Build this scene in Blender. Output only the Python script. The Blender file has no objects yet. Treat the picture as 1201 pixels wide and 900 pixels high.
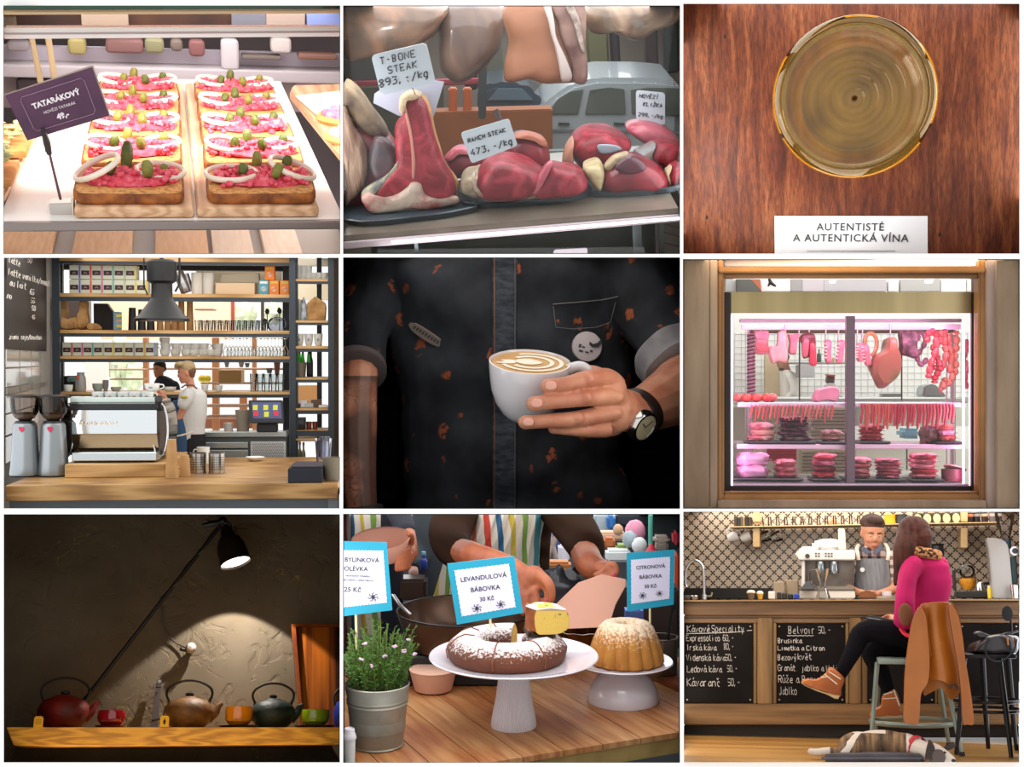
import bpy,bmesh,math,random
from math import sin,cos,pi,radians,sqrt,atan2,tan,hypot
from mathutils import Vector as V,Matrix as MX,noise
PI=math.pi
SC=bpy.context.scene;COL=SC.collection
F=1500.0;CX,CY=600.5,450.0;D0=6.0;EYE=V((0,0,1.95))
rnd=random.Random(7)
# ------------------------------------------------------------------ camera, world
cd=bpy.data.cameras.new('camera');cam=bpy.data.objects.new('camera',cd);COL.objects.link(cam)
cd.sensor_width=36;cd.lens=36*F/1201;cam.location=EYE;cam.rotation_euler=(PI/2,0,0);cd.clip_end=100
SC.camera=cam
W=bpy.data.worlds.new('world');SC.world=W;W.use_nodes=True
W.node_tree.nodes['Background'].inputs[0].default_value=(1,.99,.975,1);W.node_tree.nodes['Background'].inputs[1].default_value=1.1
SC.view_settings.view_transform='Standard';SC.view_settings.look='None';SC.view_settings.exposure=0;SC.view_settings.gamma=1
SC.view_settings.use_curve_mapping=False
SC.cycles.use_denoising=True;SC.cycles.sample_clamp_indirect=4;SC.cycles.max_bounces=8;SC.cycles.transparent_max_bounces=16
SC.cycles.caustics_reflective=False;SC.cycles.caustics_refractive=False;SC.cycles.use_light_tree=True
# ------------------------------------------------------------------ materials
def srgb(c):
 if isinstance(c,str):
  c=[int(c[i:i+2],16)/255 for i in(0,2,4)]
 return tuple((x/12.92 if x<=.04045 else((x+.055)/1.055)**2.4)for x in c)+(1,)
_m={}
def mt(c,rg=.5,metal=0,spec=.5,emit=None,es=1,trans=0,ior=1.45,alpha=1,coat=0,nc=None,ns=8,nmix=.5,bump=0,bs=30,kind='noise',sr=None,sheen=0,sss=0,lo=.35,hi=.65,nc2=None,detail=4,dist=0):
 """procedural principled material; noise_c = second colour mixed in by a noise / wave / voronoi texture"""
 key=repr((c,rg,metal,spec,emit,es,trans,ior,alpha,coat,nc,ns,nmix,bump,bs,kind,sr,sheen,sss,lo,hi,nc2,detail,dist))
 if key in _m:return _m[key]
 m=bpy.data.materials.new('surface');m.use_nodes=True;nt=m.node_tree;b=nt.nodes['Principled BSDF'];I=b.inputs
 I['Base Color'].default_value=srgb(c);I['Roughness'].default_value=rg;I['Metallic'].default_value=metal
 I['Specular IOR Level'].default_value=spec;I['IOR'].default_value=ior;I['Transmission Weight'].default_value=trans
 I['Alpha'].default_value=alpha;I['Coat Weight'].default_value=coat;I['Sheen Weight'].default_value=sheen
 if sss:I['Subsurface Weight'].default_value=sss;I['Subsurface Radius'].default_value=(.02,.008,.005);I['Subsurface Scale'].default_value=1
 if emit is not None:I['Emission Color'].default_value=srgb(emit);I['Emission Strength'].default_value=es
 vec=None
 if nc or bump:
  tc=nt.nodes.new('ShaderNodeTexCoord');mp=nt.nodes.new('ShaderNodeMapping');nt.links.new(tc.outputs['Object'],mp.inputs[0])
  if sr:mp.inputs['Scale'].default_value=sr
  vec=mp.outputs[0]
 def tex(scale,det=4,kd='noise'):
  if kd=='wave':
   t=nt.nodes.new('ShaderNodeTexWave');t.inputs['Distortion'].default_value=dist or 6;t.inputs['Detail'].default_value=3;t.inputs['Detail Scale'].default_value=1.5
  elif kd=='voronoi':t=nt.nodes.new('ShaderNodeTexVoronoi')
  else:t=nt.nodes.new('ShaderNodeTexNoise');t.inputs['Detail'].default_value=det;t.inputs['Distortion'].default_value=dist
  t.inputs['Scale'].default_value=scale;nt.links.new(vec,t.inputs['Vector'])
  return t.outputs[1 if kd=='wave' else 0]
 if nc:
  t=tex(ns,detail,kind);r=nt.nodes.new('ShaderNodeValToRGB');e=r.color_ramp.elements
  e[0].position=lo;e[1].position=hi;e[0].color=srgb(c);e[1].color=srgb(nc)
  if nc2:n=e.new((lo+hi)/2);n.color=srgb(nc2)
  nt.links.new(t,r.inputs[0]);nt.links.new(r.outputs[0],I['Base Color'])
 if bump:
  t=tex(bs,5);bp=nt.nodes.new('ShaderNodeBump');bp.inputs['Strength'].default_value=bump;bp.inputs['Distance'].default_value=.01
  nt.links.new(t,bp.inputs['Height']);nt.links.new(bp.outputs[0],I['Normal'])
 _m[key]=m
 return m
def glass(c='ffffff',rg=.02,tint=None):
 """thin clear glass: mostly transparent with a glossy skin"""
 key='glass'+repr((c,rg,tint))
 if key in _m:return _m[key]
 m=bpy.data.materials.new('clear_glass');m.use_nodes=True;nt=m.node_tree;nt.nodes.clear()
 o=nt.nodes.new('ShaderNodeOutputMaterial');tr=nt.nodes.new('ShaderNodeBsdfTransparent');gl=nt.nodes.new('ShaderNodeBsdfGlossy')
 lw=nt.nodes.new('ShaderNodeLayerWeight');lw.inputs[0].default_value=.3;mx=nt.nodes.new('ShaderNodeMixShader')
 tr.inputs[0].default_value=srgb(tint or c);gl.inputs['Color'].default_value=srgb(c);gl.inputs['Roughness'].default_value=rg
 nt.links.new(lw.outputs['Fresnel'],mx.inputs[0]);nt.links.new(tr.outputs[0],mx.inputs[1]);nt.links.new(gl.outputs[0],mx.inputs[2]);nt.links.new(mx.outputs[0],o.inputs[0])
 _m[key]=m
 return m
def pane_mat(k=.03,c='ffffff'):
 m=bpy.data.materials.new('window_glass');m.use_nodes=True;nt=m.node_tree;nt.nodes.clear()
 o=nt.nodes.new('ShaderNodeOutputMaterial');tr=nt.nodes.new('ShaderNodeBsdfTransparent');gl=nt.nodes.new('ShaderNodeBsdfGlossy');mx=nt.nodes.new('ShaderNodeMixShader')
 tr.inputs[0].default_value=srgb(c);gl.inputs['Roughness'].default_value=.02;mx.inputs[0].default_value=k
 nt.links.new(tr.outputs[0],mx.inputs[1]);nt.links.new(gl.outputs[0],mx.inputs[2]);nt.links.new(mx.outputs[0],o.inputs[0]);return m
def nodes(name):
 m=bpy.data.materials.new(name);m.use_nodes=True
 return m,m.node_tree,m.node_tree.nodes['Principled BSDF']
 # ------------------------------------------------------------------ panel frames
class Frame:
 def __init__(s,cx,cy,a=1.0,pitch=0,roll=0,box=None):
  yaw=math.atan((cx-CX)/F)*a;el=math.atan((CY-cy)/F)*a
  s.R=MX.Rotation(-yaw,3,'Z')@MX.Rotation(el,3,'X')@MX.Rotation(radians(roll),3,'Y')@MX.Rotation(radians(pitch),3,'X')
  s.Ri=s.R.inverted();s.M=MX.Translation(EYE)@s.R.to_4x4();s.box=box
 def ray(s,px,py):
  return s.Ri@V(((px-CX)/F,1,-(py-CY)/F))
 def at(s,px,py,y):
  r=s.ray(px,py);return r*(y/r.y)
 def on(s,px,py,z):
  r=s.ray(px,py);return r*(z/r.z)
 def onx(s,px,py,x):
  r=s.ray(px,py);return r*(x/r.x)
 def lift(s,px,py,p,n):
  """the point on the plane through p with normal n"""
  r=s.ray(px,py);n=V(n);return r*(V(p).dot(n)/r.dot(n))
 def pos(s,p):
  """pixel of a local point"""
  q=s.R@V(p);return(CX+F*q.x/q.y,CY-F*q.z/q.y)
P=Frame(600,450)
def solve_pitch(cx,cy,a,roll,px,pyf,yf,pyb,yb,lo=0.5,hi=40):
 for i in range(40):
  m=(lo+hi)/2;f=Frame(cx,cy,a,m,roll);q=f.on(px,pyb,f.at(px,pyf,yf).z)
  if q.y>yb or q.y<0:lo=m
  else:hi=m
 return Frame(cx,cy,a,m,roll)
def at(px,py,y):return P.at(px,py,y)
def on(px,py,z):return P.on(px,py,z)
# ------------------------------------------------------------------ mesh building
class MB:
 def __init__(s):s.v=[];s.f=[];s.M=MX();s.uv=None
 def add(s,vs,fs):
  n=len(s.v);s.v+=[s.M@V(v)for v in vs];s.f+=[tuple(i+n for i in f)for f in fs];return s
 def bm(s,b):
  b.verts.index_update();s.add([v.co for v in b.verts],[[v.index for v in f.verts]for f in b.faces]);b.free();return s
 def box(s,c,d,r=None,bev=0,seg=1):
  b=bmesh.new();bmesh.ops.create_cube(b,size=1)
  bmesh.ops.scale(b,vec=d,verts=b.verts)
  if bev:bmesh.ops.bevel(b,geom=b.edges[:],offset=min(bev,min(d)*.49),segments=seg,affect='EDGES',profile=.6)
  m=MX.Translation(c)
  if r is not None:m=m@(r.to_4x4()if isinstance(r,MX)else MX.Rotation(r,4,'Z'))
  bmesh.ops.transform(b,matrix=m,verts=b.verts);return s.bm(b)
 def bx(s,x0,x1,y0,y1,z0,z1,bev=0,seg=1):
  return s.box(((x0+x1)/2,(y0+y1)/2,(z0+z1)/2),(abs(x1-x0),abs(y1-y0),abs(z1-z0)),None,bev,seg)
 def quad(s,a,b,c,d):return s.add([a,b,c,d],[(0,1,2,3)])
 def lt(s,prof,n=24,c=(0,0,0),axis=None,cap=True,flute=0,fn=0,sx=1,sy=1):
  """prof: [(r, z)...]; flute: radial ripple"""
  q=MX.Translation(c)
  if axis is not None:q=q@V((0,0,1)).rotation_difference(V(axis)).to_matrix().to_4x4()
  vs=[];fs=[]
  for r,z in prof:
   for i in range(n):
    a=2*PI*i/n;rr=r*(1+flute*cos(fn*a))if flute else r
    vs.append(q@V((rr*cos(a)*sx,rr*sin(a)*sy,z)))
  for k in range(len(prof)-1):
   for i in range(n):
    j=(i+1)%n;fs.append((k*n+i,k*n+j,(k+1)*n+j,(k+1)*n+i))
  if cap:
   fs.append(tuple(range(n-1,-1,-1)));fs.append(tuple((len(prof)-1)*n+i for i in range(n)))
  return s.add(vs,fs)
 def cyl(s,a,b,r,r2=None,n=16):
  a=V(a);b=V(b);d=b-a
  return s.lt([(r,0),(r2 if r2 is not None else r,d.length)],n,a,d)
 def tube(s,pts,r,n=8,closed=False,flat=1):
  """r: number or list; a round tube along points"""
  pts=[V(p)for p in pts];N=len(pts);rs=r if isinstance(r,(list,tuple))else[r]*N
  vs=[];fs=[];up=None
  for i,p in enumerate(pts):
   a=pts[i-1]if(i or closed)else p;b=pts[(i+1)%N]if(i<N-1 or closed)else p
   t=(b-a);t=t.normalized()if t.length>1e-9 else V((0,0,1))
   if up is None:
    up=V((0,0,1))if abs(t.z)<.9 else V((0,1,0))
   x=t.cross(up);x.normalize();up=x.cross(t).normalized()
   for k in range(n):
    g=2*PI*k/n;vs.append(p+x*(cos(g)*rs[i])+up*(sin(g)*rs[i]*flat))
  M=N if closed else N-1
  for i in range(M):
   i2=(i+1)%N
   for k in range(n):
    k2=(k+1)%n;fs.append((i*n+k,i2*n+k,i2*n+k2,i*n+k2))
  if not closed:fs.append(tuple(range(n)));fs.append(tuple((N-1)*n+k for k in range(n-1,-1,-1)))
  return s.add(vs,fs)
 def ball(s,c,r,n=16,m=10,rot=None,nz=0,nf=3,seed=0,sq=1):
  """ellipsoid with optional noise; r number or (rx,ry,rz)"""
  r=V((r,r,r))if not isinstance(r,(tuple,list,V))else V(r);c=V(c);vs=[];fs=[]
  for j in range(m+1):
   t=PI*j/m
   for i in range(n):
    a=2*PI*i/n;d=V((sin(t)*cos(a),sin(t)*sin(a),cos(t)))
    if sq!=1:d=V([math.copysign(abs(x)**sq,x)for x in d])
    k=1+(nz*noise.noise(d*nf+V((seed*7.1,seed*3.3,0)))if nz else 0)
    q=V((d.x*r.x,d.y*r.y,d.z*r.z))*k
    if rot is not None:q=rot@q
    vs.append(c+q)
  for j in range(m):
   for i in range(n):
    i2=(i+1)%n;fs.append((j*n+i,(j+1)*n+i,(j+1)*n+i2,j*n+i2))
  return s.add(vs,fs)
 def prism(s,pts,d,bev=0):
  """pts: ordered 3-D outline; d: extrusion vector"""
  b=bmesh.new();vs=[b.verts.new(p)for p in pts];f=b.faces.new(vs)
  g=bmesh.ops.extrude_face_region(b,geom=[f]);bmesh.ops.translate(b,vec=d,verts=[x for x in g['geom']if isinstance(x,bmesh.types.BMVert)])
  bmesh.ops.recalc_face_normals(b,faces=b.faces)
  if bev:bmesh.ops.bevel(b,geom=b.edges[:],offset=bev,segments=2,affect='EDGES')
  return s.bm(b)
 def loft(s,rings,closed=False,cap=True):
  n=len(rings[0]);vs=[p for r in rings for p in r];fs=[]
  R=len(rings)
  for i in range(R if closed else R-1):
   i2=(i+1)%R
   for k in range(n):
    k2=(k+1)%n;fs.append((i*n+k,i*n+k2,i2*n+k2,i2*n+k))
  if cap and not closed:fs.append(tuple(range(n-1,-1,-1)));fs.append(tuple((R-1)*n+k for k in range(n)))
  return s.add(vs,fs)
 def grid(s,fn,nu,nv,thick=0):
  """fn(u,v)->point"""
  vs=[fn(i/nu,j/nv)for j in range(nv+1)for i in range(nu+1)];w=nu+1
  fs=[(j*w+i,j*w+i+1,(j+1)*w+i+1,(j+1)*w+i)for j in range(nv)for i in range(nu)]
  return s.add(vs,fs)
def catmull(pts,n=6,closed=False):
 pts=[V(p)for p in pts];N=len(pts);out=[]
 for i in range(N if closed else N-1):
  g=(lambda k:pts[k%N])if closed else(lambda k:pts[max(0,min(N-1,k))])
  p0,p1,p2,p3=g(i-1),g(i),g(i+1),g(i+2)
  for j in range(n):
   t=j/n;out.append(.5*((2*p1)+(p2-p0)*t+(2*p0-5*p1+4*p2-p3)*t*t+(3*p1-p0-3*p2+p3)*t**3))
 if not closed:out.append(pts[-1])
 return out
def lerps(vals,n=6):
 out=[]
 for i in range(len(vals)-1):out+=[vals[i]+(vals[i+1]-vals[i])*j/n for j in range(n)]
 return out+[vals[-1]]
 # ------------------------------------------------------------------ objects
def _mesh(name,mb,m,sharp=35):
 me=bpy.data.meshes.new(name);me.from_pydata([tuple(v)for v in mb.v],[],mb.f);me.validate();me.update()
 me.shade_smooth();me.set_sharp_from_angle(angle=radians(sharp))
 if m:me.materials.append(m)
 b=bmesh.new();b.from_mesh(me);bmesh.ops.recalc_face_normals(b,faces=b.faces);b.to_mesh(me);b.free()
 return me
def fuse(mb,vox=.01,smooth=4,fac=.5,dec=0):
 """one continuous surface out of overlapping solids"""
 me=bpy.data.meshes.new('tmp');me.from_pydata([tuple(v)for v in mb.v],[],mb.f);me.update()
 b=bmesh.new();b.from_mesh(me);bmesh.ops.recalc_face_normals(b,faces=b.faces);b.to_mesh(me);b.free()
 o=bpy.data.objects.new('tmp',me);COL.objects.link(o)
 r=o.modifiers.new('r','REMESH');r.mode='VOXEL';r.voxel_size=vox;r.adaptivity=0
 if smooth:q=o.modifiers.new('s','SMOOTH');q.factor=fac;q.iterations=smooth
 if dec:q=o.modifiers.new('d','DECIMATE');q.ratio=dec
 dg=bpy.context.evaluated_depsgraph_get();dg.update();n=bpy.data.meshes.new_from_object(o.evaluated_get(dg))
 out=MB();out.v=[v.co.copy()for v in n.vertices];out.f=[tuple(p.vertices)for p in n.polygons]
 bpy.data.objects.remove(o);bpy.data.meshes.remove(me);bpy.data.meshes.remove(n)
 return out
def setp(o,label=None,cat=None,group=None,kind=None):
 if label:o['label']=label
 if cat:o['category']=cat
 if group:o['group']=group
 if kind:o['kind']=kind
 return o
def rotz(a):return MX.Rotation(a,4,'Z')
def thing(name,label,cat,loc=(0,0,0),rz=0,group=None,rot=None):
 o=bpy.data.objects.new(name,None);COL.objects.link(o);o.empty_display_size=.05
 o.matrix_world=P.M@MX.Translation(loc)@(rot if rot is not None else rotz(rz));return setp(o,label,cat,group)
def part(name,mb,m,parent,sharp=35,label=None,kind=None,loc=None):
 """mesh in the coordinates of its parent"""
 o=bpy.data.objects.new(name,_mesh(name,mb,m,sharp));COL.objects.link(o);o.parent=parent
 if loc is not None:o.location=loc
 return setp(o,label,None,None,kind)
def solo(name,mb,m,label,cat,loc=(0,0,0),rz=0,group=None,kind=None,rot=None,sharp=35):
 o=bpy.data.objects.new(name,_mesh(name,mb,m,sharp));COL.objects.link(o)
 o.matrix_world=P.M@MX.Translation(loc)@(rot if rot is not None else rotz(rz));return setp(o,label,cat,group,kind)
def struct(name,mb,m,sharp=35):
 return solo(name,mb,m,None,None,kind='structure',sharp=sharp)
def copy(src,loc,rz=0,label=None,group=None,rot=None,sc=1):
 r=src.copy();COL.objects.link(r)
 r.matrix_world=P.M@MX.Translation(loc)@(rot if rot is not None else rotz(rz))@MX.Scale(sc,4)
 if label:r['label']=label
 if group:r['group']=group
 for ch in list(src.children):
  c=ch.copy();COL.objects.link(c);c.parent=r
  for g in ch.children:
   d=g.copy();COL.objects.link(d);d.parent=c
 return r
def place(o,loc,rz=0,rot=None):
 o.matrix_world=P.M@MX.Translation(loc)@(rot if rot is not None else rotz(rz));return o
def side(a):return MX.Rotation(a,4,'Z')
# ------------------------------------------------------------------ writing
def textmb(s,size,depth=.002,align='CENTER',bold=0,spacing=1.0,shear=0):
 """built-in font as a mesh lying in the XZ plane, facing -Y, baseline at z=0"""
 c=bpy.data.curves.new('t','FONT');c.body=s;c.size=size;c.extrude=depth/2;c.align_x=align;c.offset=bold;c.space_character=spacing;c.shear=shear
 c.resolution_u=3
 o=bpy.data.objects.new('t',c);COL.objects.link(o);dg=bpy.context.evaluated_depsgraph_get();dg.update()
 n=bpy.data.meshes.new_from_object(o.evaluated_get(dg));mb=MB();mb.v=[V((v.co.x,-v.co.z,v.co.y))for v in n.vertices];mb.f=[tuple(p.vertices)for p in n.polygons]
 bpy.data.objects.remove(o);bpy.data.curves.remove(c);bpy.data.meshes.remove(n)
 return mb
GL={'A':'00 26 40|12 32','B':'00 06 26 35 34 23 03|23 32 31 20 00','C':'45 36 16 05 01 10 30 41','D':'00 06 26 44 42 20 00','E':'40 00 06 46|03 33','F':'00 06 46|03 33','G':'45 36 16 05 01 10 30 41 43 23','H':'00 06|40 46|03 43','I':'20 26','J':'36 31 20 10 01','K':'00 06|46 03 40','L':'06 00 40','M':'00 06 22 46 40','N':'00 06 40 46','O':'10 01 05 16 36 45 41 30 10','P':'00 06 36 45 44 33 03','R':'00 06 36 45 44 33 03|23 40','S':'45 36 16 05 04 13 33 42 41 30 10 01','T':'06 46|26 20','U':'06 01 10 30 41 46','V':'06 20 46','W':'06 10 23 30 46','X':'00 46|06 40','Y':'06 23 46|23 20','Z':'06 46 00 40','a':'33 24 13 01 10 31 34|31 40','b':'06 00 20 31 33 24 04','c':'33 24 13 11 20 30','d':'36 30 10 01 03 14 34','e':'02 32 33 24 13 01 10 30','f':'35 26 15 10|03 33','g':'34 14 03 01 10 30|34 3a 2b 1b','h':'06 00|03 14 24 33 30','i':'14 10|16 16','j':'24 2a 1b|26 26','k':'06 00|34 02 30','l':'16 11 20','m':'00 04|03 14 20|23 34 40','n':'00 04|03 14 24 33 30','o':'10 01 03 14 24 33 31 20 10','p':'0b 04 24 33 31 20 00','r':'00 04|03 14 24','s':'34 14 03 12 22 31 20 00','t':'16 11 20 30|04 34','u':'04 01 10 30 34|31 30','v':'04 10 34','w':'04 10 22 30 44','x':'00 34|04 30','y':'04 11|34 1b','z':'04 34 00 30','0':'10 01 05 16 36 45 41 30 10','1':'14 26 20','2':'05 16 36 45 44 00 40','3':'06 46 23 43 41 30 00','4':'36 02 42|33 30','5':'46 06 03 33 42 41 30 00','6':'46 16 03 01 10 30 41 42 33 03','7':'06 46 10','8':'23 05 16 36 45 23 01 10 30 41 23','9':'43 13 04 05 16 36 45 42 20','-':'13 33',',':'11 0a','/':'0a 46','.':'10 10','&':'40 05 16 25 01 10 30 42',"'":'15 16','"':'16 14|36 34',':':'11 11|13 13'}
def penmb(s,h,r,jit=.0,seed=1,depth=.6,sp=1.35,slant=0,gap=0):
 """handwriting as thin strokes in the XZ plane, left-aligned, baseline z=0; accents: ^ caron, ` acute, after the letter"""
 R=random.Random(seed);mb=MB();x=0;u=h/6
 def seg(pts):
  q=[V((p[0],-gap,p[1]))for p in pts]
  if len(q)==2 and(q[0]-q[1]).length<1e-6:q[1]=q[1]+V((r,0,-r))
  mb.tube(q,r,4,flat=1)
 for ch in s:
  if ch==' ':x+=3*u*sp;continue
  low=ch.islower()
  px=x-(4.5 if low else 5)*u*sp*.95
  if ch in '^`*':
   z=7.2*u if top else 5.4*u;cx=px+1.8*u
   if ch=='^':seg([(cx-u,z+u),(cx,z),(cx+u,z+u)])
   elif ch=='`':seg([(cx,z),(cx+u,z+1.4*u)])
   else:seg([(cx,z),(cx+.6*u,z+.6*u),(cx,z+1.1*u),(cx-.5*u,z+.5*u),(cx,z)])
   continue
  top=not low
  g=GL.get(ch)or GL.get(ch.upper(),'')
  for st in g.split('|'):
   pts=[]
   for t in st.split():
    yy={'a':-1,'b':-2}.get(t[1]);yy=int(t[1])if yy is None else yy;xx=int(t[0])
    pts.append((x+(xx+R.uniform(-jit,jit))*u*(.95 if not low else 1)+slant*yy*u,(yy+R.uniform(-jit,jit))*u))
   if len(pts)>1:seg(pts)
  x+=(4.5 if low else 5.3)*u*sp*.95
 mb.w=x
 return mb
 # ------------------------------------------------------------------ the display wall: nine framed openings
BX={1:(4,6.5,399,298),2:(402.5,6.5,797.5,298),3:(801,4,1196,298),4:(4,302,399,597),5:(402.5,302,797.5,597),6:(801,304,1196,597),7:(4,603,399,895),8:(402.5,603,797.5,895),9:(801,600,1196,895)}
WORLD=Frame(CX,CY,0)
def wpt(px,py,y):return V(((px-CX)/F*y,y,-(py-CY)/F*y))
def build_wall():
 global P
 P=WORLD;mb=MB()
 def bar(x0,y0,x1,y1):
  a=[wpt(x0,y1,D0),wpt(x1,y1,D0),wpt(x1,y0,D0),wpt(x0,y0,D0)];b=[p*(1+.03/D0)for p in a]
  mb.add(a+b,[(0,1,2,3),(7,6,5,4),(0,4,5,1),(1,5,6,2),(2,6,7,3),(3,7,4,0)])
 bar(-600,-500,1800,4);bar(-600,895,1800,1400)
 bar(-600,4,4,895);bar(1196,4,1800,895);bar(4,4,801,6.5)
 for(x0,x1)in((399,402.5),(797.5,801)):bar(x0,6.5,x1,895)
 bar(4,298,399,302);bar(402.5,298,797.5,302);bar(801,298,1196,304)
 bar(4,597,399,603);bar(402.5,597,797.5,603);bar(801,597,1196,600)
 struct('wall_front',mb,mt('fdfdfc',rg=.9,spec=.1))
def shell(k,y1,col='d8d8d8',back=None,t=.006,y0=D0+.03,sides='lrtb',rg=.9):
 """the four side walls of niche k, running back along its sight lines"""
 global P
 keep=P;P=WORLD;x0,ya,x1,yb=BX[k];m=mt(col,rg=rg,spec=.1)
 g=1.2
 C={'l':((x0,ya),(x0,yb),(-1,0),'wall_left'),'r':((x1,ya),(x1,yb),(1,0),'wall_right'),'t':((x0-g,ya),(x1+g,ya),(0,-1),'ceiling'),'b':((x0-g,yb),(x1+g,yb),(0,1),'floor')}
 for s in sides:
  a,b,d,nm=C[s];a2=(a[0]+d[0]*g,a[1]+d[1]*g);b2=(b[0]+d[0]*g,b[1]+d[1]*g);mb=MB()
  q=[wpt(*a,y0),wpt(*b,y0),wpt(*b2,y0),wpt(*a2,y0)];r=[wpt(*a,y1),wpt(*b,y1),wpt(*b2,y1),wpt(*a2,y1)]
  mb.add(q+r,[(0,1,2,3),(7,6,5,4),(0,4,5,1),(1,5,6,2),(2,6,7,3),(3,7,4,0)]);struct(nm,mb,m)
 if back:
  mb=MB();a=[wpt(x0-2,yb+2,y1),wpt(x1+2,yb+2,y1),wpt(x1+2,ya-2,y1),wpt(x0-2,ya-2,y1)];b=[p*(1+.02/y1)for p in a]
  mb.add(a+b,[(0,1,2,3),(7,6,5,4),(0,4,5,1),(1,5,6,2),(2,6,7,3),(3,7,4,0)])
  struct('wall_back',mb,back if not isinstance(back,str)else mt(back,rg=.9))
 P=keep
def fill_strip(k,s,y0,y1,power,col=(1,1,1),f0=.05,f1=.95,spread=180):
 """unseen area light added along a side wall of niche k to brighten it"""
 x0,ya,x1,yb=BX[k];e=.8
 if s=='t':a,b=(x0+(x1-x0)*f0,ya+e),(x0+(x1-x0)*f1,ya+e)
 elif s=='b':a,b=(x0+(x1-x0)*f0,yb-e),(x0+(x1-x0)*f1,yb-e)
 elif s=='l':a,b=(x0+e,ya+(yb-ya)*f0),(x0+e,ya+(yb-ya)*f1)
 else:a,b=(x1-e,ya+(yb-ya)*f0),(x1-e,ya+(yb-ya)*f1)
 p=[wpt(*a,y0),wpt(*b,y0),wpt(*b,y1),wpt(*a,y1)];c=sum(p,V())/4
 X=((p[1]-p[0])+(p[2]-p[3])).normalized();n=X.cross((p[3]-p[0])+(p[2]-p[1])).normalized();cc=wpt((x0+x1)/2,(ya+yb)/2,(y0+y1)/2)
 if n.dot(cc-c)<0:n=-n
 Y=n.cross(X);Z=-n;Y=Z.cross(X)
 ld=bpy.data.lights.new('fill_light','AREA');ld.shape='RECTANGLE';ld.size=((p[1]-p[0]).length+(p[2]-p[3]).length)/2*.96;ld.size_y=((p[3]-p[0]).length+(p[2]-p[1]).length)/2
 ld.energy=power;ld.color=col;ld.spread=radians(spread)
 o=bpy.data.objects.new('fill_light',ld);COL.objects.link(o)
 o.matrix_world=MX.Translation(EYE)@MX(((X.x,Y.x,Z.x,c.x),(X.y,Y.y,Z.y,c.y),(X.z,Y.z,Z.z,c.z),(0,0,0,1)))
 return o
def lamp(kind,loc,power,col=(1,1,1),size=.1,aim=None,spot=60,blend=.3,size_y=None,spread=180):
 ld=bpy.data.lights.new('lamp_light',kind);ld.energy=power;ld.color=col
 if kind=='AREA':
  ld.size=size;ld.spread=radians(spread)
  if size_y:ld.shape='RECTANGLE';ld.size_y=size_y
 else:ld.shadow_soft_size=size
 if kind=='SPOT':ld.spot_size=radians(spot);ld.spot_blend=blend
 o=bpy.data.objects.new('lamp_light',ld);COL.objects.link(o);q=MX()
 if aim is not None:q=(V(aim)-V(loc)).to_track_quat('-Z','Y').to_matrix().to_4x4()
 o.matrix_world=P.M@MX.Translation(loc)@q;return o
build_wall()
def puff(pts,y,th,prof=((-1,.86),(-.8,.95),(-.4,1),(.4,1),(.8,.95),(1,.86)),n=5,smooth=True,nz=0,nf=8,seed=0,dy=None,ctr=None):
 """rounded solid behind a pixel outline standing at local depth y; returns (mesh, origin) with origin at the base centre; dy(u,v) bends it in depth"""
 q=[P.at(a,b,y)for a,b in pts]
 if smooth:q=catmull(q,n,True)
 x0,x1=min(p.x for p in q),max(p.x for p in q);z0,z1=min(p.z for p in q),max(p.z for p in q)
 o=V(((x0+x1)/2,y,z0));c=sum(q,V())/len(q)if ctr is None else P.at(ctr[0],ctr[1],y);rings=[]
 for t,s in prof:
  r=[]
  for p in q:
   w=c+(p-c)*s;w=V((w.x,y+t*th/2,w.z))
   if nz:w+=V((noise.noise(w*nf+V((seed,0,0))),noise.noise(w*nf+V((0,seed+5,0))),noise.noise(w*nf+V((0,0,seed+9)))))*nz
   if dy:w.y+=dy((w.x-x0)/(x1-x0+1e-9),(w.z-z0)/(z1-z0+1e-9))
   r.append(w-o)
  rings.append(r)
 m=MB();m.loft(rings);return m,o
def pxp(pts,y,th,bev=0,o=V((0,0,0))):
 """straight prism behind a pixel polygon"""
 m=MB();m.prism([P.at(a,b,y)-o for a,b in pts],V((0,th,0)),bev);return m
def pxpath(pts,y,o=V((0,0,0)),n=5):
 """smooth path through pixels; y number or per-point list"""
 ys=y if isinstance(y,(list,tuple))else[y]*len(pts)
 q=[P.at(a,b,d)-o for(a,b),d in zip(pts,ys)]
 return catmull(q,n)if n>1 else q
def ppx(y):return y/F
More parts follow.
